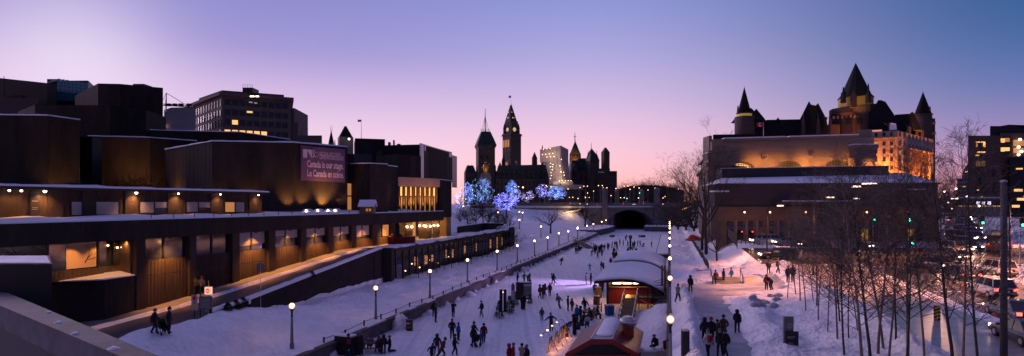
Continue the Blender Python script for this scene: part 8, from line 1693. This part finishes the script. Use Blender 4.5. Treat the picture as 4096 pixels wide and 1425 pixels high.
car(775,258,('wagon','black'),1.35,'black estate car with snowy roof parked across the snowbank', at=(X(778,77.5),77.5,4.25)); car(770,240,('suv','silver'),1.5,'snow-dusted silver vehicle parked before the station doors', at=(X(765,97),97,4.9)); car(790,241,('sedan','silver'),1.5,'silver sedan parked beside the station fence', at=(X(788,95),95,4.85)); car(815,246,('sedan','black'),1.4,'black sedan parked behind the young trees', at=(X(815,90.5),90.5,4.75))
vr = random.Random(5)
for i in range(34):
    Yq = 96 + i*4.0 + vr.uniform(-1,1); u = lerp(957, 938, i/34) + (i % 3)*9 + vr.uniform(-2,2); x = X(u,Yq); tw_ = i % 3 == 0
    car(0,0,vr.choice(list(CARS)),(away if tw_ else toward_)+vr.uniform(-.1,.1), 'small car with red tail lights in traffic beyond the crossing' if tw_ else 'small car with headlights on in traffic beyond the crossing', 'far cars showing tail lights' if tw_ else 'far cars showing headlights', at=(x,Yq,height(x,Yq)))
for i, u in enumerate((575,592,628,640,648,668,684)):
    Yq = 262+ (i % 2)*4; car(0,0,('sedan','black') if i % 2 else ('suv','silver'), math.pi/2 if i % 2 else -math.pi/2, 'small car crossing the stone bridge', 'cars on the bridge', at=(X(u,Yq),Yq,zdk+.41))
# headlight beams of the near oncoming cars and the lamps over the crossing
for u, v, dz, e in ((930,269,.65,1.0),(944,261,.8,.8),(957,253,.8,.8),(856,249,.7,.4)):
    p = drop(u, v); p.z = street_z(p.y); q = p + Vector((-.25*p.x/p.y*6,-6,0)); lamp_light('SPOT', p+Vector((-.9,-2.6,dz)), 16000*e, (1,.50,.32), None, .15, q+Vector((-2,-6,-.2)), 100, 1.0)
for (l, yq, z, e) in ((16,62,12,1.0),(24,77,12,1.2),(38,78,12,1.2),(14,80,11,.25),(33,54,12,1.3),(60,86,12,1.2)):
    t = thing('street_lamp', 'arched street lamp over the wet crossing', 'street lamp', (CX(l,yq),yq,street_z(yq)), 'street lamps over the crossing'); x = CX(l,yq); part('pole', t, DKMET, lambda b: b.tube([(x,yq,street_z(yq)-.3),(x,yq,z),(x+.4,yq,z+.5),(x+1.6,yq,z+.7)], [.1,.07,.05,.04], 6)); part('luminaire', t, WHITEF, lambda b: b.obox((x+1.9,yq,z+.66), .4,.14,.06)); lamp_light('SPOT', (x+1.9,yq,z+.4), 42000*e, (1,.36,.20), t, .25, (x+1.9,yq-.5,0), 125, .6)
# city bus
t = thing('city_bus', 'red and white city bus with lit red tail lights at the crossing', 'bus', P(1000,247,84)); t.location = (X(1000,88),88,4.55); t.rotation_euler = (0,0,away-.5)
def bp(name, m, x0, x1, y0, y1, z0, z1):
    b = MB(); b.box(x0,x1,y0,y1,z0,z1); o = b.build(name, m, None); o.parent = t
bp('body', PAINT['red'], -1.25,1.25,-6,6,.4,1.5); bp('upper_body', PAINT['white'], -1.24,1.24,-5.98,5.98,2.6,3.1); bp('window_band', GLASS, -1.22,1.22,-5.96,5.96,1.5,2.6); bp('rear_sign', LITW2, -.6,.6,-6.03,-5.99,2.7,2.95)
for s in (-1,1):
    bp('tail_light', REDL, s*.9-.15,s*.9+.15,-6.04,-6.0,1.0,1.3)
    for y in (-3.5,3.8):
        b = MB(); b.extr([(s*1.05,y+.5*math.cos(a),.5+.5*math.sin(a)) for a in [2*math.pi*i/14 for i in range(14)]], (s*.22,0,0)); o = b.build('wheel', BLACK, None); o.parent = t
# traffic signals
def signal(u, v, Yq, label, m=GREENL, arm=0.0, base=None, group=None):
    z0 = base if base is not None else height(X(u,Yq),Yq); z1 = Zv(v,Yq); x = X(u,Yq); t = thing('traffic_signal', label, 'traffic light', (x+arm,Yq,z0), group)
    part('pole', t, GALV, lambda b: b.tube([(x+arm,Yq+.3,z0-.3),(x+arm,Yq+.3,z1+.8)], [.1,.07], 6))
    if arm: part('mast_arm', t, GALV, lambda b: b.tube([(x+arm,Yq+.3,z1+.7),(x-.3*math.copysign(1,arm),Yq+.3,z1+.8)], .06, 5))
    part('housing', t, BLACK, lambda b: b.box(x-.2,x+.2,Yq-.1,Yq+.2,z1-.25,z1+.85)); part('backplate', t, YELP, lambda b: b.box(x-.3,x+.3,Yq+.05,Yq+.08,z1-.35,z1+.95))
    for q, mm in enumerate((m if m is GREENL else BLACK, BLACK, REDL if m is REDL else BLACK)): part('lens', t, mm, lambda b: b.lathe([(.17,0),(.17,.12)], 10, (x,Yq-.22,z1+.3*q-.06)) if False else b.extr([(x+.16*math.cos(a),Yq-.13,z1+.3*q+.16*math.sin(a)) for a in [2*math.pi*i/12 for i in range(12)]], (0,.03,0)))
signal(911.6,243.6,66,'green traffic signal low on a pole at the near corner of the crossing', base=4.0); signal(909,220,66.8,'green traffic signal high on a pole at the near corner of the crossing', base=4.0); signal(982,222.7,70,'green traffic signal on a mast arm over the avenue', arm=3.0, base=4.1); signal(1022,225,70,'green traffic signal at the far side of the avenue', base=4.1); signal(874,219.7,95,'small green traffic signal beside the station fence', base=4.7); signal(888,219.7,95,'red traffic signal beside the station fence', REDL, base=4.7); signal(627,203.5-5,285,'small green traffic signal on the bridge plaza', base=10.6); signal(639.5,193,300,'green traffic signal high on a plaza pole', base=10.6)
for u, v in ((931,272),(951,256)): pass
# steel fence in front of the station
t = thing('steel_fence', 'dark steel picket fence before the station doors', 'fence', (X(755,99),99,5)); prev = None
for q in range(12):
    u = 737+q*4.3; x = X(u,99-q*.25); yq = 99-q*.25; z = height(x,yq); part('fence_post', t, BLACK, lambda b: b.obox((x,yq,z+.8), .05,.05,.9))
    if prev: part('fence_rail', t, BLACK, lambda b: (b.tube([prev,(x,yq,z+1.6)], .035, 4), b.tube([Vector(prev)-Vector((0,0,1.2)),(x,yq,z+.4)], .03, 4))); part('picket', t, BLACK, lambda b: [b.tube([Vector(prev).lerp(Vector((x,yq,z+1.6)),f)-Vector((0,0,1.3)), Vector(prev).lerp(Vector((x,yq,z+1.6)),f)], .014, 3) for f in (.2,.4,.6,.8)])
    prev = (x,yq,z+1.6)
p0 = drop(733,242); t = thing('site_hoarding', 'dark fabric hoarding panel beside the station corner', 'fence', p0); part('panel', t, BLACK, lambda b: b.extr([P(728,229,93),P(737,234,90),P(737,247,90),P(728,236,93)], (.05,.06,0))); part('post', t, BLACK, lambda b: b.tube([P(737.2,249,90),P(737.2,233,90)], .06, 5))
# scattered chunks of dirty snow by the trees
sr = random.Random(15)
for i in range(16):
    u, v = sr.uniform(752,780), sr.uniform(296,307); p = drop(u, v); b = MB(); r = sr.uniform(.2,.5); k = 7; vs = [(p.x+r*sr.uniform(.7,1.2)*rr_*math.cos(2*math.pi*j/k), p.y+r*sr.uniform(.7,1.2)*rr_*math.sin(2*math.pi*j/k), p.z-.1+zz*r) for rr_, zz in ((1,0),(.85,.5),(.4,.85)) for j in range(k)]
    b.add(vs, [(q*k+j, q*k+(j+1)%k, (q+1)*k+(j+1)%k, (q+1)*k+j) for q in range(2) for j in range(k)] + [tuple(range(2*k,3*k))]); tag(b.build('snow_chunk', DIRTY, None), 'grey chunk of ploughed snow in the rocky heap beside the trees', 'snow chunk', 'ploughed snow chunks')
drop_protos()
